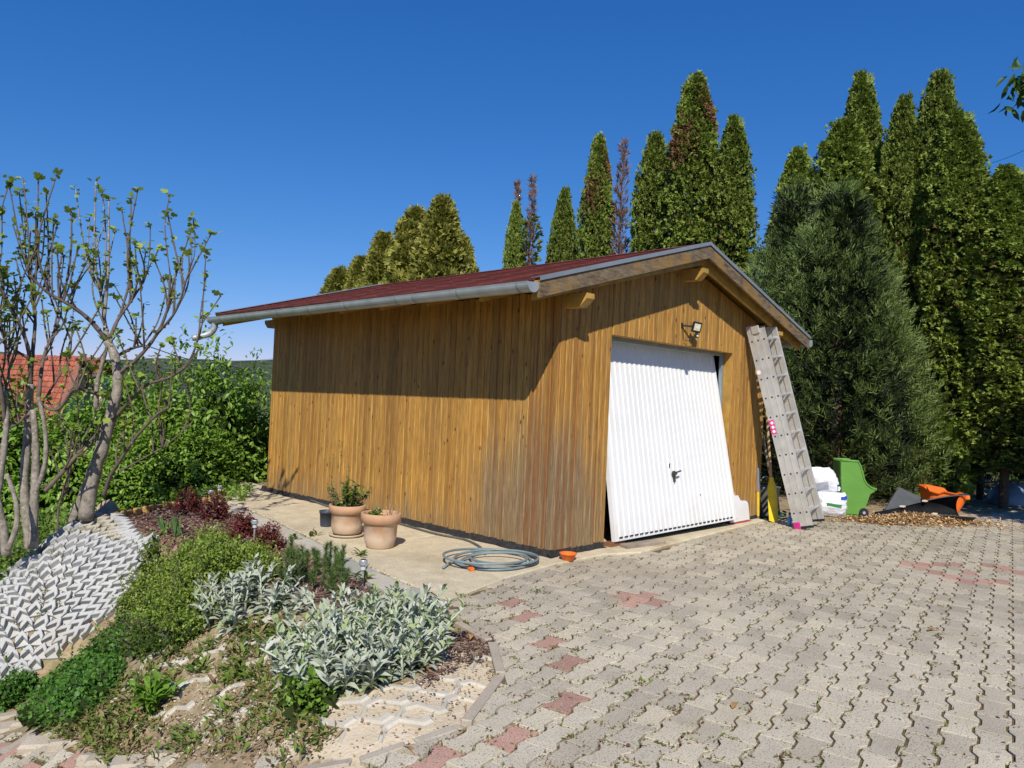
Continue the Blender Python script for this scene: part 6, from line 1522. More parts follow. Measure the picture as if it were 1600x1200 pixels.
def lamb(label, poly, nst, seed, tall, hmax, nsep):
    rr = random.Random(seed); pw = np.array([T(*q)[:2] for q in poly]); c = pw.mean(0); t = thing('lambs_ear', label, 'silver plant', (c[0], c[1], float(tz(c[None])[0])))
    lo, hi = pw.min(0), pw.max(0); o = np.array([c[0], c[1], float(tz(c[None])[0])]); leaves = []; sb = MB(); k = 0
    while k < nst:
        q = np.array([rr.uniform(lo[0], hi[0]), rr.uniform(lo[1], hi[1])])
        if not inpoly(q[None], pw)[0]: continue
        k += 1; e = min(1, np.linalg.norm(q - c) / (.5 * np.linalg.norm(hi - lo)) * 1.3)
        h = hmax * rr.uniform(.45, .85) * (1 - .35 * e)
        if rr.random() < tall: h *= 1.35
        lean = (q - c) * .25 + np.array([rr.gauss(0, .05), rr.gauss(0, .05)]); z = float(tz(q[None])[0])
        P = [np.array([q[0], q[1], z - .02]) - o, np.array([q[0] + lean[0] * .4, q[1] + lean[1] * .4, z + h * .5]) - o, np.array([q[0] + lean[0], q[1] + lean[1], z + h]) - o]
        sb.tube(P, [.009, .008, .005], 5); a = rr.uniform(0, 6.28); npair = rr.randint(4, 6)
        for i in range(npair):
            s = (i + .6) / npair; p = P[0] * (1 - s) ** 2 + P[1] * 2 * s * (1 - s) + P[2] * s * s; a += 1.57 + rr.gauss(0, .2)
            L = (.140 - .055 * s) * rr.uniform(.7, 1.25)
            for w_ in (0, math.pi):
                el = .15 + .75 * s + rr.gauss(0, .18); aa = a + w_ + rr.gauss(0, .15)
                d = np.array([math.cos(aa) * math.cos(el), math.sin(aa) * math.cos(el), math.sin(el)]); leaves.append((p, d, L * (1.1 if s < .4 else 1), s))
        for i in range(3):
            aa = rr.uniform(0, 6.28); leaves.append((P[2], np.array([math.cos(aa) * .45, math.sin(aa) * .45, .9]), .07 * rr.uniform(.8, 1.2), 1))
    sb.build('stem', LST, t, smooth=True)['kind'] = 'stuff'
    vis_ = [(-(np.dot(p + o - CAMP, _fw)) + L * 6 + p[2] * 3, i) for i, (p, d, L, s) in enumerate(leaves)]; vis_.sort(reverse=True); sep = set(i for _, i in vis_[:nsep]); PR, AR, LR = [], [], []
    for i, (p, d, L, s) in enumerate(leaves):
        d = unit(d)
        if i in sep:
            x = Vector(d); y = Vector((0, 0, 1)).cross(x); y.normalize(); z = x.cross(y); roll = Matrix.Rotation(rr.gauss(0, .35), 4, 'X')
            ob = link('leaf', lv[rr.randrange(3) * 2 + (1 if (s < .35 and rr.random() < .55) else 0)], t)
            ob.matrix_basis = Matrix(((x.x, y.x, z.x, p[0]), (x.y, y.y, z.y, p[1]), (x.z, y.z, z.z, p[2]), (0, 0, 0, 1))) @ roll @ Matrix.Diagonal((L, L * rr.uniform(.30, .42), L, 1))
        else: PR.append(p); AR.append(d); LR.append(L)
    if PR:
        global NR
        NR = np.random.default_rng(seed); n = len(PR); LR = np.array(LR); z_ = np.array(PR)[:, 2]
        lo_ = (NR.random(n) < .35)
        A_, P_ = np.array(AR), np.array(PR); ch = []
        for m_, mi in ((~lo_, 0), (lo_, 1)):
            if m_.sum(): ch.append((*leaf_arrays(P_[m_], A_[m_], rdir(int(m_.sum())) * .35 + [0, 0, 1], LR[m_], LR[m_] * .36, LLT), mi))
        tag(link('foliage', leaf_mesh('foliage', ch, [LAMB, LAMBG]), t), kind='stuff')
lamb('large clump of silvery lambs ear beside the sand and pavers', [(448, 1066), (480, 1088), (560, 1082), (635, 1066), (676, 1036), (680, 995), (640, 972), (560, 968), (490, 990), (448, 1028)], 190, 91, .15, .31, 300)
lamb('smaller clump of silvery lambs ear behind the larger one', [(318, 985), (350, 992), (440, 968), (465, 942), (420, 925), (340, 938), (312, 962)], 50, 92, .3, .32, 180)

# box-like shrub spilling over the blocks, in several yellow green shades
BOXL = m_leaf('box_leaf', [(0.080, 0.143, 0.013), (0.139, 0.220, 0.021), (0.212, 0.297, 0.034), (0.287, 0.352, 0.064), (0.106, 0.181, 0.017)], .45, .25, .4)
BOXD = m_leaf('box_inner_shade', [(0.024, 0.040, 0.008), (0.036, 0.056, 0.010)], .6, .1)  # darker leaves for the shade inside the mounds
def arching(name, label, cat, poly, n, L, mats, h, seed, twigs=60, wf=.55, cl=5, spike=.22, twigL=.3):
    """spreading shrub over the ground: leafy twigs rising out of a mound"""
    global NR
    NR = np.random.default_rng(seed); pw = np.array([T(*q)[:2] for q in poly]); c = pw.mean(0); zc = float(tz(c[None])[0]); o = np.array([c[0], c[1], zc]); t = thing(name, label, cat, tuple(o))
    lo, hi = pw.min(0), pw.max(0); pts = np.zeros((0, 2))
    while len(pts) < n: q = NR.uniform(lo, hi, (n, 2)); pts = np.vstack([pts, q[inpoly(q, pw)]])
    pts = pts[:n]
    ed = np.min([np.linalg.norm(pts[:, None] - (pw[i] * (1 - s) + pw[(i + 1) % len(pw)] * s)[None, None], axis=2)[:, 0] for i in range(len(pw)) for s in (0, .33, .66)], 0)
    top = h * np.minimum(1, (ed / (.32 * np.linalg.norm(hi - lo) * .5)) ** .55) * (1 + .75 * lump(pts, 15, seed))
    z = tz(pts) + top * NR.uniform(.35, 1.0, n) ** .5
    P = np.column_stack([pts, z]); k = cl; base = np.repeat(P, k, 0) + NR.normal(size=(n * k, 3)) * L * 1.1
    A = rdir(n * k) + [0, 0, .55]; N = rdir(n * k) * .6 + [0, 0, 1]; LL_ = L * NR.uniform(.65, 1.3, n * k)
    ch = [(*leaf_arrays(base - o, A, N, LL_, LL_ * wf, LEAF2), 0)]
    m = n // 3; ch.append((*leaf_arrays(np.column_stack([pts[:m], tz(pts[:m]) + top[:m] * .45]) - o, rdir(m), rdir(m) + [0, 0, 1], np.full(m, L * 3.5), L * 2.6, LEAF2), 1))
    b = MB(); TP, TA = [], []
    for i in range(twigs):
        p = np.column_stack([pts, tz(pts) + top * .6])[NR.integers(0, n)] - o; d = unit(np.array([NR.normal() * .6, NR.normal() * .6, .8]) + np.append((p[:2]), 0) * .5); L_ = twigL * NR.uniform(.5, 1)
        b.tube([p, p + d * L_ * .5, p + d * L_ - [0, 0, L_ * .12]], [.004, .003, .0015], 4)
        for j in range(int(L_ / (L * .5))):
            s = (j + 1) / (L_ / (L * .5)); TP.append(p + d * L_ * s); TA.append(d * .5 + NR.normal(size=3) * .8)
    b.build('twig', FTWIG, t)['kind'] = 'stuff'
    m = len(TP); ch.append((*leaf_arrays(np.array(TP), np.array(TA), rdir(m) + [0, 0, 1], np.full(m, L * .95), L * wf, LEAF2), 0))
    tag(link('foliage', leaf_mesh('foliage', ch, mats), t), kind='stuff'); return t
arching('box_shrub', 'large yellow green box honeysuckle spilling over the zigzag blocks', 'shrub', [(262, 862), (232, 890), (205, 930), (185, 960), (215, 1000), (270, 1020), (310, 1000), (318, 960), (345, 935), (420, 915), (440, 895), (380, 868), (320, 852)], 4200, .030, [BOXL, BOXD], .32, 101, 200)
arching('box_shrub', 'darker lower part of green ground shrub between blocks and stones', 'shrub', [(185, 985), (150, 1000), (160, 1030), (230, 1035), (290, 1015), (260, 990)], 900, .028, [m_leaf('dark_box_leaf', [(.05, .09, .012), (.085, .14, .018), (.13, .19, .025)], .5, .2), BOXD], .13, 102, 30)
CLO = m_leaf('clover_leaf', [(0.046, 0.124, 0.016), (0.072, 0.182, 0.022), (0.111, 0.247, 0.033), (0.058, 0.150, 0.019)], .5, .25, .35)
arching('cushion_plant', 'dense dark green cushion plant low on the slope at left', 'ground cover plant', [(40, 1122), (70, 1140), (120, 1135), (165, 1105), (185, 1075), (175, 1040), (130, 1035), (85, 1065), (55, 1095)], 2300, .034, [CLO, BOXD], .17, 103, 10, .75, 5)
arching('cushion_plant', 'small dark green cushion plant at the left edge below the blocks', 'ground cover plant', [(-30, 1110), (10, 1108), (50, 1085), (45, 1070), (0, 1078), (-40, 1095)], 700, .034, [CLO, BOXD], .09, 104, 4, .75, 5)
arching('cushion_plant', 'thin dark green creeping plant between cushion and box shrub', 'ground cover plant', [(130, 1035), (165, 1050), (215, 1010), (220, 985), (190, 975)], 650, .032, [CLO, BOXD], .10, 105, 5, .75, 5)
arching('strawberry_plant', 'fresh green leafy plant below the large silver clump', 'leafy plant', [(455, 1105), (470, 1128), (500, 1120), (510, 1095), (480, 1080), (455, 1085)], 330, .032, [m_leaf('fresh_leaf', [(.10, .20, .02), (.16, .29, .03), (.22, .36, .045)], .45, .3), BOXD], .11, 106, 3, .7, 4)
# barberries, dwarf pine, irises
BARB = m_leaf('barberry_leaf', [(0.083, 0.014, 0.015), (0.144, 0.022, 0.025), (0.199, 0.039, 0.033), (0.099, 0.022, 0.018)], .5, .25)
BARBD = m_leaf('barberry_inner_shade', [(.05, .015, .012), (.07, .025, .015)], .6, .1)  # inner leaves toned down as shade within the bush
for px, py, w_, h_, sd, lab in [(293, 800, 38, .30, 1, 'dark red barberry bush farthest back in the bed'), (336, 812, 44, .34, 2, 'dark red barberry bush by the far slabs'), (378, 835, 36, .25, 3, 'dark red barberry bush beside the middle solar light'), (420, 858, 42, .25, 4, 'low reddish barberry between pine and slabs'), (362, 862, 26, .2, 5, 'small dark red barberry behind the silver clump')]:
    c = T(px, py); dep = (c - CAMP) @ _fw; r_ = w_ / FPX * dep / 2
    t = thing('barberry_bush', lab, 'bush', tuple(c), 0, 'red barberry bushes in the bed')
    tag(link('foliage', shrub_mesh('foliage', 110 + sd, (r_, r_, h_), 260, .024, [BARB, BARBD], 0, .6, .35, .3), t), kind='stuff'); stems(r_, h_, 9, .006, sd).build('stem', FTWIG, t)
PINEL = m_leaf('pine_needle', [(0.058, 0.111, 0.026), (0.091, 0.156, 0.036), (0.130, 0.208, 0.052)], .5, .1)
pn = thing('dwarf_pine', 'small dwarf pine with upright green needle tufts behind the silver plants', 'pine', tuple(T(490, 925)))
po = np.array(pn.location); NR = np.random.default_rng(121); NP, NA, NL = [], [], []; b = MB(); rr = random.Random(5)
for i in range(26):
    q = np.array(T(490 + rr.uniform(-48, 46), 915 + rr.uniform(-24, 20))) - po; hh = rr.uniform(.10, .26); p = np.array([q[0], q[1], q[2]]); e = p + [rr.gauss(0, .03), rr.gauss(0, .03), hh + .04]
    b.tube([np.array([q[0] * .2, q[1] * .2, -.03]), p + [0, 0, .03], e], [.010, .008, .005], 5)
    k = 260; s = NR.uniform(.15, 1, k); NP.append(p[None] + (e - p)[None] * s[:, None]); d = rdir(k); d[:, 2] = np.abs(d[:, 2]) * .6 + .55; NA.append(d); NL.append(NR.uniform(.035, .065, k))
b.build('branch', FTWIG, pn)
NP, NA, NL = np.vstack(NP), np.vstack(NA), np.concatenate(NL)
tag(link('needles', leaf_mesh('needles', [(*leaf_arrays(NP, NA, rdir(len(NP)), NL, .0075, SPIKE), 0)], [PINEL]), pn), kind='stuff')
IRIS = m_leaf('iris_leaf', [(.06, .13, .035), (.09, .18, .05), (.13, .22, .07)], .5, .2)
IRT = m_plain('dry_tip', (.42, .33, .17), .8)
def blades(name, label, cat, px, py, n, L, wd, mat, seed, spread=.35, g=None):
    global NR
    c = T(px, py); t = thing(name, label, cat, tuple(c), 0, g); NR = np.random.default_rng(seed)
    for i in range(n):
        d = unit(np.array([NR.normal() * spread, NR.normal() * spread, 1])); v, f = leaf_arrays(np.array([[NR.normal() * .025, NR.normal() * .025, -.01]]), d[None], rdir(1) * np.array([1, 1, .1]), L * NR.uniform(.7, 1.15), wd, BLADE)
        me = leaf_mesh('leaf', [(v, f, 0)], [mat]); link('leaf', me, t)
    return t
blades('iris', 'stiff green iris leaves with dry tips at the back of the mulch, left one', 'iris', 257, 832, 7, .22, .035, IRIS, 131)
blades('iris', 'stiff green iris fan just right of the first iris', 'iris', 281, 836, 7, .22, .04, IRIS, 132)
blades('tulip_leaves', 'pale green tulip leaves standing against the barberry', 'tulip', 330, 806, 4, .22, .05, LAMBG, 133, .25)
blades('tulip_leaves', 'broad bluish green tulip leaves behind the box shrub, left clump', 'tulip', 299, 855, 5, .17, .07, LAMBG, 134, .6)
blades('tulip_leaves', 'broad bluish green tulip leaves right of the left clump', 'tulip', 335, 862, 5, .18, .07, LAMBG, 135, .6)
blades('tulip_leaves', 'upright tulip leaves below the middle solar light', 'tulip', 366, 834, 4, .24, .04, LAMBG, 136, .22)
blades('tulip_leaves', 'bright green tulip leaves beside the small barberry', 'tulip', 385, 862, 6, .17, .055, IRIS, 137, .7)
BRL = m_leaf('bright_leaf', [(.10, .22, .02), (.15, .29, .03), (.20, .34, .045)], .42, .3, .4)
t = thing('leafy_plant', 'bright green leafy plant among the stones low in the bed', 'leafy plant', tuple(T(236, 1118)))
NR = np.random.default_rng(141); bl = leaf_arrays(np.zeros((1, 3)), np.array([[1., 0, 0]]), np.array([[0, 0, 1.]]), 1.0, .40, LLT); blm = leaf_mesh('leaf', [(*bl, 0)], [BRL])
sb = MB()
for k in range(16):
    a = R.uniform(0, 6.28); q = R.uniform(.02, .14); hh = R.uniform(.10, .24); p0_ = Vector((q * math.cos(a), q * math.sin(a), hh)); sb.tube([(0, 0, -.02), (q * .4 * math.cos(a), q * .4 * math.sin(a), hh * .6), p0_], .004, 5)
    for j in range(7):
        aa = a + R.uniform(-2, 2); el = R.uniform(-.1, 1.0); s = R.uniform(.4, 1); x = Vector((math.cos(aa) * math.cos(el), math.sin(aa) * math.cos(el), math.sin(el))); y = Vector((0, 0, 1)).cross(x).normalized(); z = x.cross(y); L = R.uniform(.07, .12); p_ = p0_ * s
        o = link('leaf', blm, t); o.matrix_basis = Matrix(((x.x, y.x, z.x, p_.x), (x.y, y.y, z.y, p_.y), (x.z, y.z, z.z, p_.z), (0, 0, 0, 1))) @ Matrix.Rotation(R.gauss(0, .4), 4, 'X') @ Matrix.Diagonal((L, L, L, 1))
sb.build('stem', BRL, t)
# mulch flakes, scattered weeds, joint weeds, dry leaves
NR = np.random.default_rng(151); lo, hi = np.array(BEDM).min(0), np.array(BEDM).max(0); q = NR.uniform(lo, hi, (26000, 2)); q = q[inpoly(q, BEDM)][:9000]; n = len(q)
P = np.column_stack([q, tz(q) + NR.uniform(.002, .03, n)]); A = rdir(n); A[:, 2] *= .35; L = NR.uniform(.02, .06, n)
MUL = m_leaf('bark_mulch', [(.05, .026, .022), (.13, .065, .05), (.22, .13, .10), (.32, .22, .18), (.09, .045, .035)], .85, 0)
tag(link('bark_mulch', leaf_mesh('bark_mulch', [(*leaf_arrays(P, A, rdir(n) * .5 + [0, 0, 1], L, L * .45, LEAF2), 0)], [MUL])), 'reddish brown bark mulch covering the flower bed', 'mulch', kind='stuff')
WEED = m_leaf('weed_leaf', [(0.084, 0.144, 0.024), (0.132, 0.216, 0.030), (0.192, 0.264, 0.048), (0.168, 0.180, 0.060)], .5, .25)
WEEDB = m_leaf('dry_weed', [(.26, .19, .09), (.20, .13, .06), (.30, .24, .12), (.12, .14, .04)], .8, .1)
def tufts(name, label, pos, k, L, W, mats, seed, cat, tm=BLADE, up=.8, frac=.4, rr0=.03):
    global NR
    NR = np.random.default_rng(seed); n = len(pos); P = np.repeat(pos, k, 0) + NR.normal(size=(n * k, 3)) * [rr0, rr0, .002]; A = NR.normal(size=(n * k, 3)) * [1, 1, .3] + [0, 0, up]; LL_ = L * NR.uniform(.5, 1.3, n * k)
    sel = NR.random(n * k) < frac; ch = []
    for m_, mi in ((~sel, 0), (sel, 1)):
        if m_.sum(): ch.append((*leaf_arrays(P[m_], A[m_], rdir(int(m_.sum())) * .5 + [0, 0, 1], LL_[m_], LL_[m_] * W, tm), mi))
    return tag(link(name, leaf_mesh(name, ch, mats)), label, cat, kind='stuff')
def onground(q, dz=0.0): return np.column_stack([q, tz(q) + dz])
bedlow = np.array([T(*p)[:2] for p in [(60, 1120), (190, 1065), (290, 1010), (420, 975), (450, 1080), (520, 1140), (480, 1190), (380, 1197), (230, 1190), (100, 1155)]])
NR = np.random.default_rng(161); q = NR.uniform(bedlow.min(0), bedlow.max(0), (6000, 2)); q = q[inpoly(q, bedlow)]; q = q[lump(q, 5, 8) + NR.normal(size=len(q)) * .25 > .02][:560]
tufts('weed_tufts', 'scattered green and dry weeds among the stones of the lower bed', onground(q, .005), 16, .055, .34, [WEED, WEEDB], 162, 'weeds', LEAF2, .6, .5, .035)
for i, (px, py, s) in enumerate([(372, 1040, 1.0), (365, 1065, .9), (395, 1060, .8), (390, 980, .8), (290, 1150, .6), (440, 990, .9), (355, 1110, .7), (310, 1045, .8), (265, 1070, .8), (330, 1010, .7), (300, 1160, .5), (200, 1130, .5), (160, 1125, .6), (105, 1150, .6)]):
    p = T(px, py); q = p[None, :2] + np.random.default_rng(i).normal(size=(7, 2)) * .05 * s
    tufts('weed', ['bright green weed tuft', 'soft green weed rosette', 'leafy green weed'][i % 3] + ' at %s' % ['the upper stones', 'the stones left of the silver clump', 'the edge of the stones', 'the smaller silver clump', 'the lowest stones', 'the gap between the silver clumps', 'the bare soil', 'the box shrub foot', 'the stone ribbon', 'the soil under the small silver clump', 'the bed front', 'the left of the bright leafy plant', 'the cushion plant', 'the bed corner'][i],
          onground(q, .005), 9, .085 * s + .015, .32, [WEED, WEEDB], 170 + i, 'weed', LEAFS, .8, .1, .03)
# crumbs of soil and little stones on the bare ground
NR = np.random.default_rng(177); allp = np.vstack([bedlow, np.array(SANDP)]); q = NR.uniform(allp.min(0), allp.max(0), (16000, 2)); q = q[inpoly(q, bedlow) | (inpoly(q, SANDP) & (NR.random(len(q)) < .35))][:6500]; n = len(q); A = rdir(n); A[:, 2] *= .4; L = NR.uniform(.006, .028, n) ** 1.0
SOILF = m_leaf('soil_crumbs', [(.16, .10, .055), (.30, .22, .13), (.44, .36, .25), (.55, .48, .37), (.22, .13, .07), (.11, .06, .035)], .9, 0)
tag(link('soil_crumbs', leaf_mesh('soil_crumbs', [(*leaf_arrays(onground(q, .004), A, rdir(n) * .6 + [0, 0, 1], L, L * .6, LEAF2), 0)], [SOILF])), 'crumbs of soil, bark and grit on the lower bed and sand', 'soil', kind='stuff')
zgp = np.array([surf(u, v)[:2] for u, v in zip(NR.uniform(.0, .75, 60), NR.uniform(.1, .95, 60))]); tufts('slope_grass', 'thin grass and weeds growing between the stepped zigzag blocks', np.column_stack([zgp, tz(zgp) + .03]), 11, .085, .10, [WEED, WEEDB], 178, 'weeds', BLADE, 1.0, .25, .03)
JOINTB = m_leaf('joint_crumbs', [(.16, .10, .045), (.11, .07, .03), (.22, .15, .07), (.14, .13, .04)], .9, 0)
# weeds along the joints
near_c = cxy[(f_ < 11) & inpoly(cxy, DRIVE)]; NR = np.random.default_rng(181)
ed = []
for c in near_c:
    w_ = .5 + .6 * (lump(c[None], 1.1, 5)[0] > 0)
    k = NR.poisson(3.6 * w_ * (1.5 if c[0] < -1.2 else .8))
    for _ in range(k):
        if NR.random() < .5: s = NR.choice((-1, 1)); ed.append(c + eL * s * PL / 2 + eW * NR.uniform(-.07, .07))
        else: s = NR.choice((-1, 1)); ed.append(c + eW * s * .072 + eL * (NR.choice((-1, 1)) * .064 + NR.normal() * .012))
ed = np.array(ed); tufts('joint_weeds', 'moss and small green weeds growing in the paver joints', onground(ed, .006), 8, .022, .45, [WEED, JOINTB], 182, 'weeds', LEAF2, .35, .74, .017)
sel = ed[NR.permutation(len(ed))[:22]]; tufts('joint_sprouts', 'larger green sprouts in the paver joints', onground(sel, .0), 10, .042, .26, [WEED, WEEDB], 183, 'weeds', LEAF2, .6, .25, .02)
js = [np.array(SJ[i]) * (1 - s) + np.array(SJ[i + 1]) * s for i in range(len(SJ) - 1) for s in np.linspace(0, 1, 26)]; js = np.array([p for p in js if R.random() < .5]); jp = np.column_stack([js + NR.normal(size=js.shape) * .012, np.full(len(js), .008)])
tufts('joint_moss', 'dry moss in the joint between slabs and concrete', jp, 8, .022, .3, [WEEDB, WEED], 184, 'moss', LEAF2, .5, .25, .014)
for i, (px, py, s, lab) in enumerate([(486, 838, 1.0, 'green dandelion in the slab joint left of the pots'), (563, 868, 1.0, 'green weed in the slab joint in front of the pots'), (566, 905, 1.2, 'tall weed beside the near solar light'), (460, 842, .9, 'thin flowering weed at the slab edge'), (722, 930, .4, 'small weed where concrete meets the pavers'), (838, 925, .4, 'green sprout in the first paver rows')]):
    p = G(px, py, .01); q = np.array([p + [0, 0, 0]]); tufts('weed', lab, q, 16, .10 * s, .24, [WEED, WEEDB], 190 + i, 'weed', LEAFS, .7, .1, .03)
DRYL = m_leaf('dry_leaf', [(.34, .15, .05), (.45, .26, .09), (.22, .10, .05)], .7, .1)
dry = thing('dry_leaf', 'curled orange brown dry leaf on the pavers right of centre', 'leaf', tuple(G(1450, 985, .01)))
def dryleaf(t, L, seed):
    global NR
    NR = np.random.default_rng(seed); v, f = leaf_arrays(np.zeros((1, 3)), np.array([[1., -.4, .15]]), np.array([[.2, .2, 1.]]), L, L * .45, LLT); link('blade', leaf_mesh('blade', [(v, f, 0)], [DRYL]), t)
dryleaf(dry, .12, 1)
for i, (px, py, L, lab) in enumerate([(1530, 896, .10, 'yellow dry leaf on the red pavers'), (1146, 835, .09, 'small yellow leaf in front of the garage door'), (630, 1172, .09, 'rusty dry leaf on the sand by the kerb'), (735, 995, .10, 'brown leaf on the litter beside the silver clump'), (1145, 1112, .10, 'dry leaf crumbs on the near pavers'), (1425, 1062, .05, 'tiny dark leaf on the near pavers')]):
    t = thing('dry_leaf', lab, 'leaf', tuple(T(px, py) + [0, 0, .018]), R.uniform(0, 6)); dryleaf(t, L, i + 5)
q = NR.uniform([-3, -5], [8, -.4], (1500, 2)); q = q[inpoly(q, DRIVE)][:700]; n = len(q); A = rdir(n); A[:, 2] *= .2
L = NR.uniform(.008, .035, n); tag(link('leaf_litter', leaf_mesh('leaf_litter', [(*leaf_arrays(np.column_stack([q, np.full(n, .006)]), A, rdir(n) * .3 + [0, 0, 1], L, L * .5, LEAF2), 0)], [MUL])), 'small dark bits of leaf litter strewn over the pavers', 'litter', kind='stuff')
litp = np.array([T(*p)[:2] for p in [(690, 985), (740, 985), (775, 1000), (760, 1030), (700, 1055), (660, 1075), (640, 1070), (700, 1030)]]); q = NR.uniform(litp.min(0), litp.max(0), (2600, 2)); q = q[inpoly(q, litp)]; q = q[lump(q, 8, 2) > -.15][:700]; n = len(q); A = rdir(n); A[:, 2] *= .3; L = NR.uniform(.015, .05, n)
tag(link('brown_litter', leaf_mesh('brown_litter', [(*leaf_arrays(onground(q, .012), A, rdir(n) * .4 + [0, 0, 1], L, L * .4, LEAF2), 0)], [MUL])), 'reddish brown plant litter on the sand beside the silver clump', 'litter', kind='stuff')

# potted plants
def potplant(name, label, base, n, spread, h, seed, tall=False):
    t = thing(name, label, 'potted plant', tuple(base)); rr = random.Random(seed); b = MB(); P, A, L = [], [], []
    for k in range(n):
        a = rr.uniform(0, 6.28); q = rr.uniform(.1, 1) * spread; hh = h * rr.uniform(.6, 1.05) * (1 - .25 * q / spread); e = np.array([q * math.cos(a), q * math.sin(a), hh]); s0 = np.array([.25 * e[0], .25 * e[1], -.01]); m_ = (s0 + e) / 2 + [.1 * e[0], .1 * e[1], 0]
        b.tube([s0, m_, e], [.005, .004, .002], 5)
        for j in range(16):
            s = rr.uniform(.15, 1.05); p = s0 * (1 - s) ** 2 + m_ * 2 * s * (1 - s) + e * s * s; P.append(p); A.append([rr.gauss(0, 1), rr.gauss(0, 1), rr.gauss(.3, .5)]); L.append(rr.uniform(.035, .062))
    if tall:
        for k, (x, y, hh) in enumerate([(-.05, .10, .74), (-.17, .08, .60), (.0, .02, .50)]):
            b.tube([(x * .4, y * .4, 0), (x, y, hh * .5), (x + .02, y, hh)], [.004, .003, .002], 5)
            for j in range(46):
                s = rr.uniform(.35, 1); P.append(np.array([x, y, hh * s]) + [rr.gauss(0, .012), rr.gauss(0, .012), 0]); A.append([rr.gauss(0, 1), rr.gauss(0, 1), .4]); L.append(rr.uniform(.012, .028))
    b.build('stem', FTWIG, t)['kind'] = 'stuff'
    global NR
    NR = np.random.default_rng(seed); n_ = len(P); L = np.array(L)
    tag(link('foliage', leaf_mesh('foliage', [(*leaf_arrays(np.array(P), np.array(A), rdir(n_) * .5 + [0, 0, 1], L, L * .62, LEAFS), 0)], [m_leaf('pot_leaf', [(.055, .12, .015), (.10, .19, .02), (.16, .26, .035), (.22, .27, .07)], .4, .3, .45)]), t), kind='stuff'); return t
pa = np.array(potA.location) + [0, 0, zA - .02]; potplant('potted_shrub', 'leafy green shrub with thin tall sprigs growing in the back pot', pa, 32, .23, .34, 201, True)
pb = np.array(potB.location) + [0, 0, zB - .02]; potplant('potted_seedling', 'low bright leaves at the left of the front pot', pb + np.array([-.05, .06, 0]), 7, .08, .10, 202)
dt = thing('dry_stalks', 'bare dry stalks sticking out of the front pot', 'stalks', tuple(pb)); b = MB()
for k in range(9): x, y = R.uniform(.0, .12), R.uniform(-.12, .03); b.tube([(x, y, 0), (x + R.gauss(0, .015), y + R.gauss(0, .015), R.uniform(.06, .16))], .0035, 5)
b.build('stalk', m_plain('dry_stalk', (.36, .25, .15), .8), dt)['kind'] = 'stuff'

# ------------------------------------------------------------------ house with red roof beyond the hedge, power lines
def m_tile():
    t = NT('red_roof_tile'); p = t.pos(); n = t.noise(p, 3, 5); c = t.ramp(n, [(.3, (.30, .085, .05)), (.7, (.44, .14, .085))]); isl = t.ramp(t.island(), [(0, (.75,) * 3), (1, (1.15,) * 3)]); t.color(t.mix(1.0, c, isl, 'MULTIPLY')); t.rough(.8); return t.m
TILE = m_tile(); PLAS = m_plain('cream_plaster', (.55, .47, .34), .85, 0, .05, .5)
def roof_slope(mb, p00, p10, p01, p11, nc, nr):
    p00, p10, p01, p11 = map(np.array, (p00, p10, p01, p11)); nrm = unit(np.cross(p10 - p00, p01 - p00)); nrm = nrm if nrm[2] > 0 else -nrm
    for i in range(nr):
        for j in range(nc):
            u0, u1 = (j + .04) / nc, (j + .96) / nc; v0, v1 = i / nr, (i + 1.06) / nr
            f = lambda u, v, h: (p00 * (1 - u) + p10 * u) * (1 - v) + (p01 * (1 - u) + p11 * u) * v + nrm * h
            um = (u0 + u1) / 2
            mb.add([f(u0, v0, .02), f(um, v0, .07), f(u1, v0, .02), f(u1, v1, -.02), f(um, v1, .03), f(u0, v1, -.02)], [(0, 1, 4, 5), (1, 2, 3, 4)])
hz = thing('house', 'cream house with red tiled roof beyond the hedge', 'house', tuple(D(60, 640, 31.0)))
ho_ = np.array(hz.location); rx = _r0; fy = np.array([math.sin(YAW), math.cos(YAW), 0]); uzv = np.array([0, 0, 1.0])
def HP(x, y, z): return rx * x + fy * y + uzv * z
def hpx(px, py, dep): return D(px, py, dep) - ho_
A1 = hpx(-70, 552, 33.5); B1 = hpx(128, 557, 33.5); A0 = hpx(-110, 690, 29.5); B0 = hpx(70, 700, 29.5)
b = MB(); roof_slope(b, A0, B0, A1, B1, 26, 16); rf = b.build('roof', TILE, hz); rf['kind'] = 'stuff'
b = MB(); C1 = hpx(163, 560, 35.5); C0 = hpx(163, 585, 34.0); E0 = hpx(100, 583, 34.0); E1 = hpx(105, 556, 35.5); roof_slope(b, E0, C0, E1, C1, 9, 4); rf2 = b.build('roof', TILE, hz); rf2['kind'] = 'stuff'
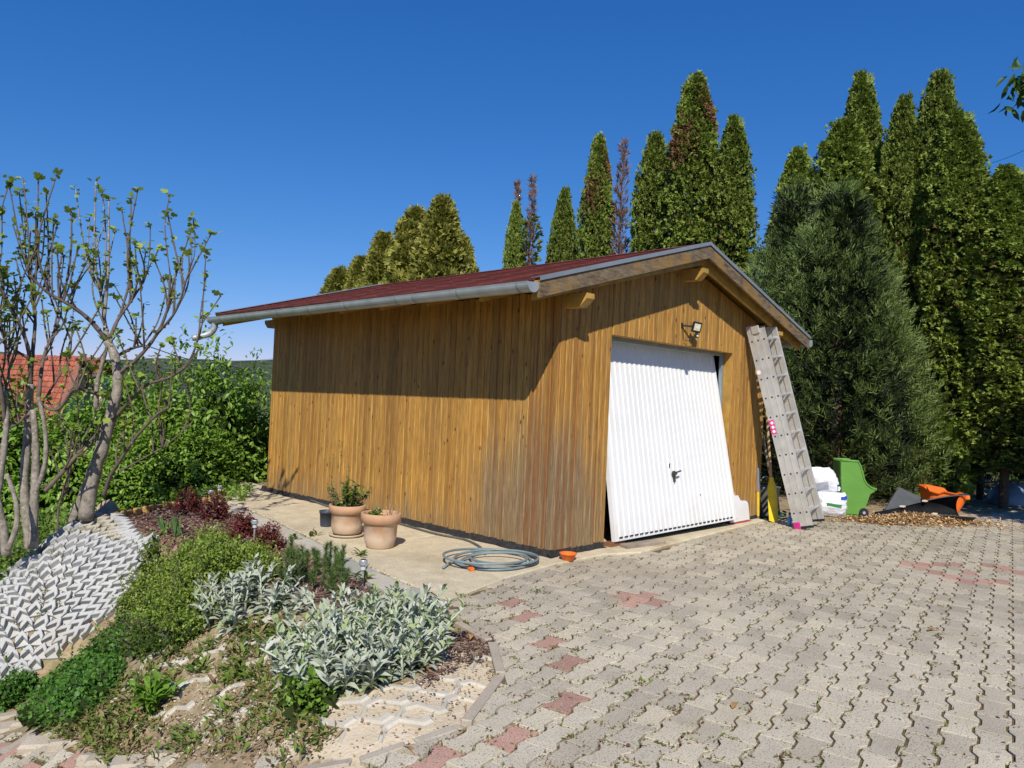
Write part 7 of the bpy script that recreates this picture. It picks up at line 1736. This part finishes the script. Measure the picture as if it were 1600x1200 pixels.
b = MB(); b.add([A0 - [0, 0, .05], B0 - [0, 0, .05], B1 - [0, 0, .05], A1 - [0, 0, .05]], [(0, 1, 2, 3)]); back = HP(0, 6, -2.6); b.add([A1 - [0, 0, .05], B1 - [0, 0, .05], B1 + back, A1 + back], [(0, 1, 2, 3)])
b.add([E0 - [0, 0, .05], C0 - [0, 0, .05], C1 - [0, 0, .05], E1 - [0, 0, .05]], [(0, 1, 2, 3)]); b.add([E1 - [0, 0, .05], C1 - [0, 0, .05], C1 + HP(0, 3, -1.2), E1 + HP(0, 3, -1.2)], [(0, 1, 2, 3)]); b.build('roof_deck', TILE, hz)
b = MB(); b.bar(E0 + HP(0, -.1, -.05), C0 + HP(.1, -.1, -.05), .14, .12); b.build('gutter', m_plain('dark_gutter', (.10, .11, .12), .5), hz)
b = MB(); w0, w1 = B0 + HP(-.2, .3, -.3), B1 + HP(-.2, 0, -.3)
b.add([w0, w1, w1 + HP(0, 0, -5), w0 + HP(0, 0, -4), w1 + HP(0, 5.5, -2.5), w1 + HP(0, 5.5, -5)], [(0, 1, 2, 3), (1, 4, 5, 2)])
c0, c1 = E0 + HP(.0, .35, -.06), C0 + HP(-.25, .35, -.06); b.add([c0, c1, c1 + HP(0, 0, -4.5), c0 + HP(0, 0, -4.5), c1 + HP(0, 4, 0), c1 + HP(0, 4, -4.5)], [(0, 3, 2, 1), (1, 2, 5, 4)]); b.build('wall', PLAS, hz)
b = MB(); b.bar(B0 + HP(.03, 0, -.02), B1 + HP(.03, 0, .02), .22, .1); b.build('verge', m_plain('verge_red', (.24, .10, .07), .7), hz)
for lab, pts, r_ in [('dark power cable hanging left of the garage', [(200, 530, 30), (290, 560, 38), (350, 570, 46), (440, 591, 60)], .022), ('thin power cable above the far hill', [(300, 575, 70), (360, 568, 80), (430, 560, 90)], .02), ('thin cable at the upper right between the conifers', [(1540, 258, 26), (1575, 246, 24), (1620, 226, 22)], .008)]:
    P_, _ = smooth_path([D(*p) for p in pts], None, 5); o0_ = P_[0]; t = thing('power_cable', lab, 'cable', tuple(o0_)); b = MB(); b.tube(P_ - o0_, r_, 5); b.build('wire', BLACKP, t)
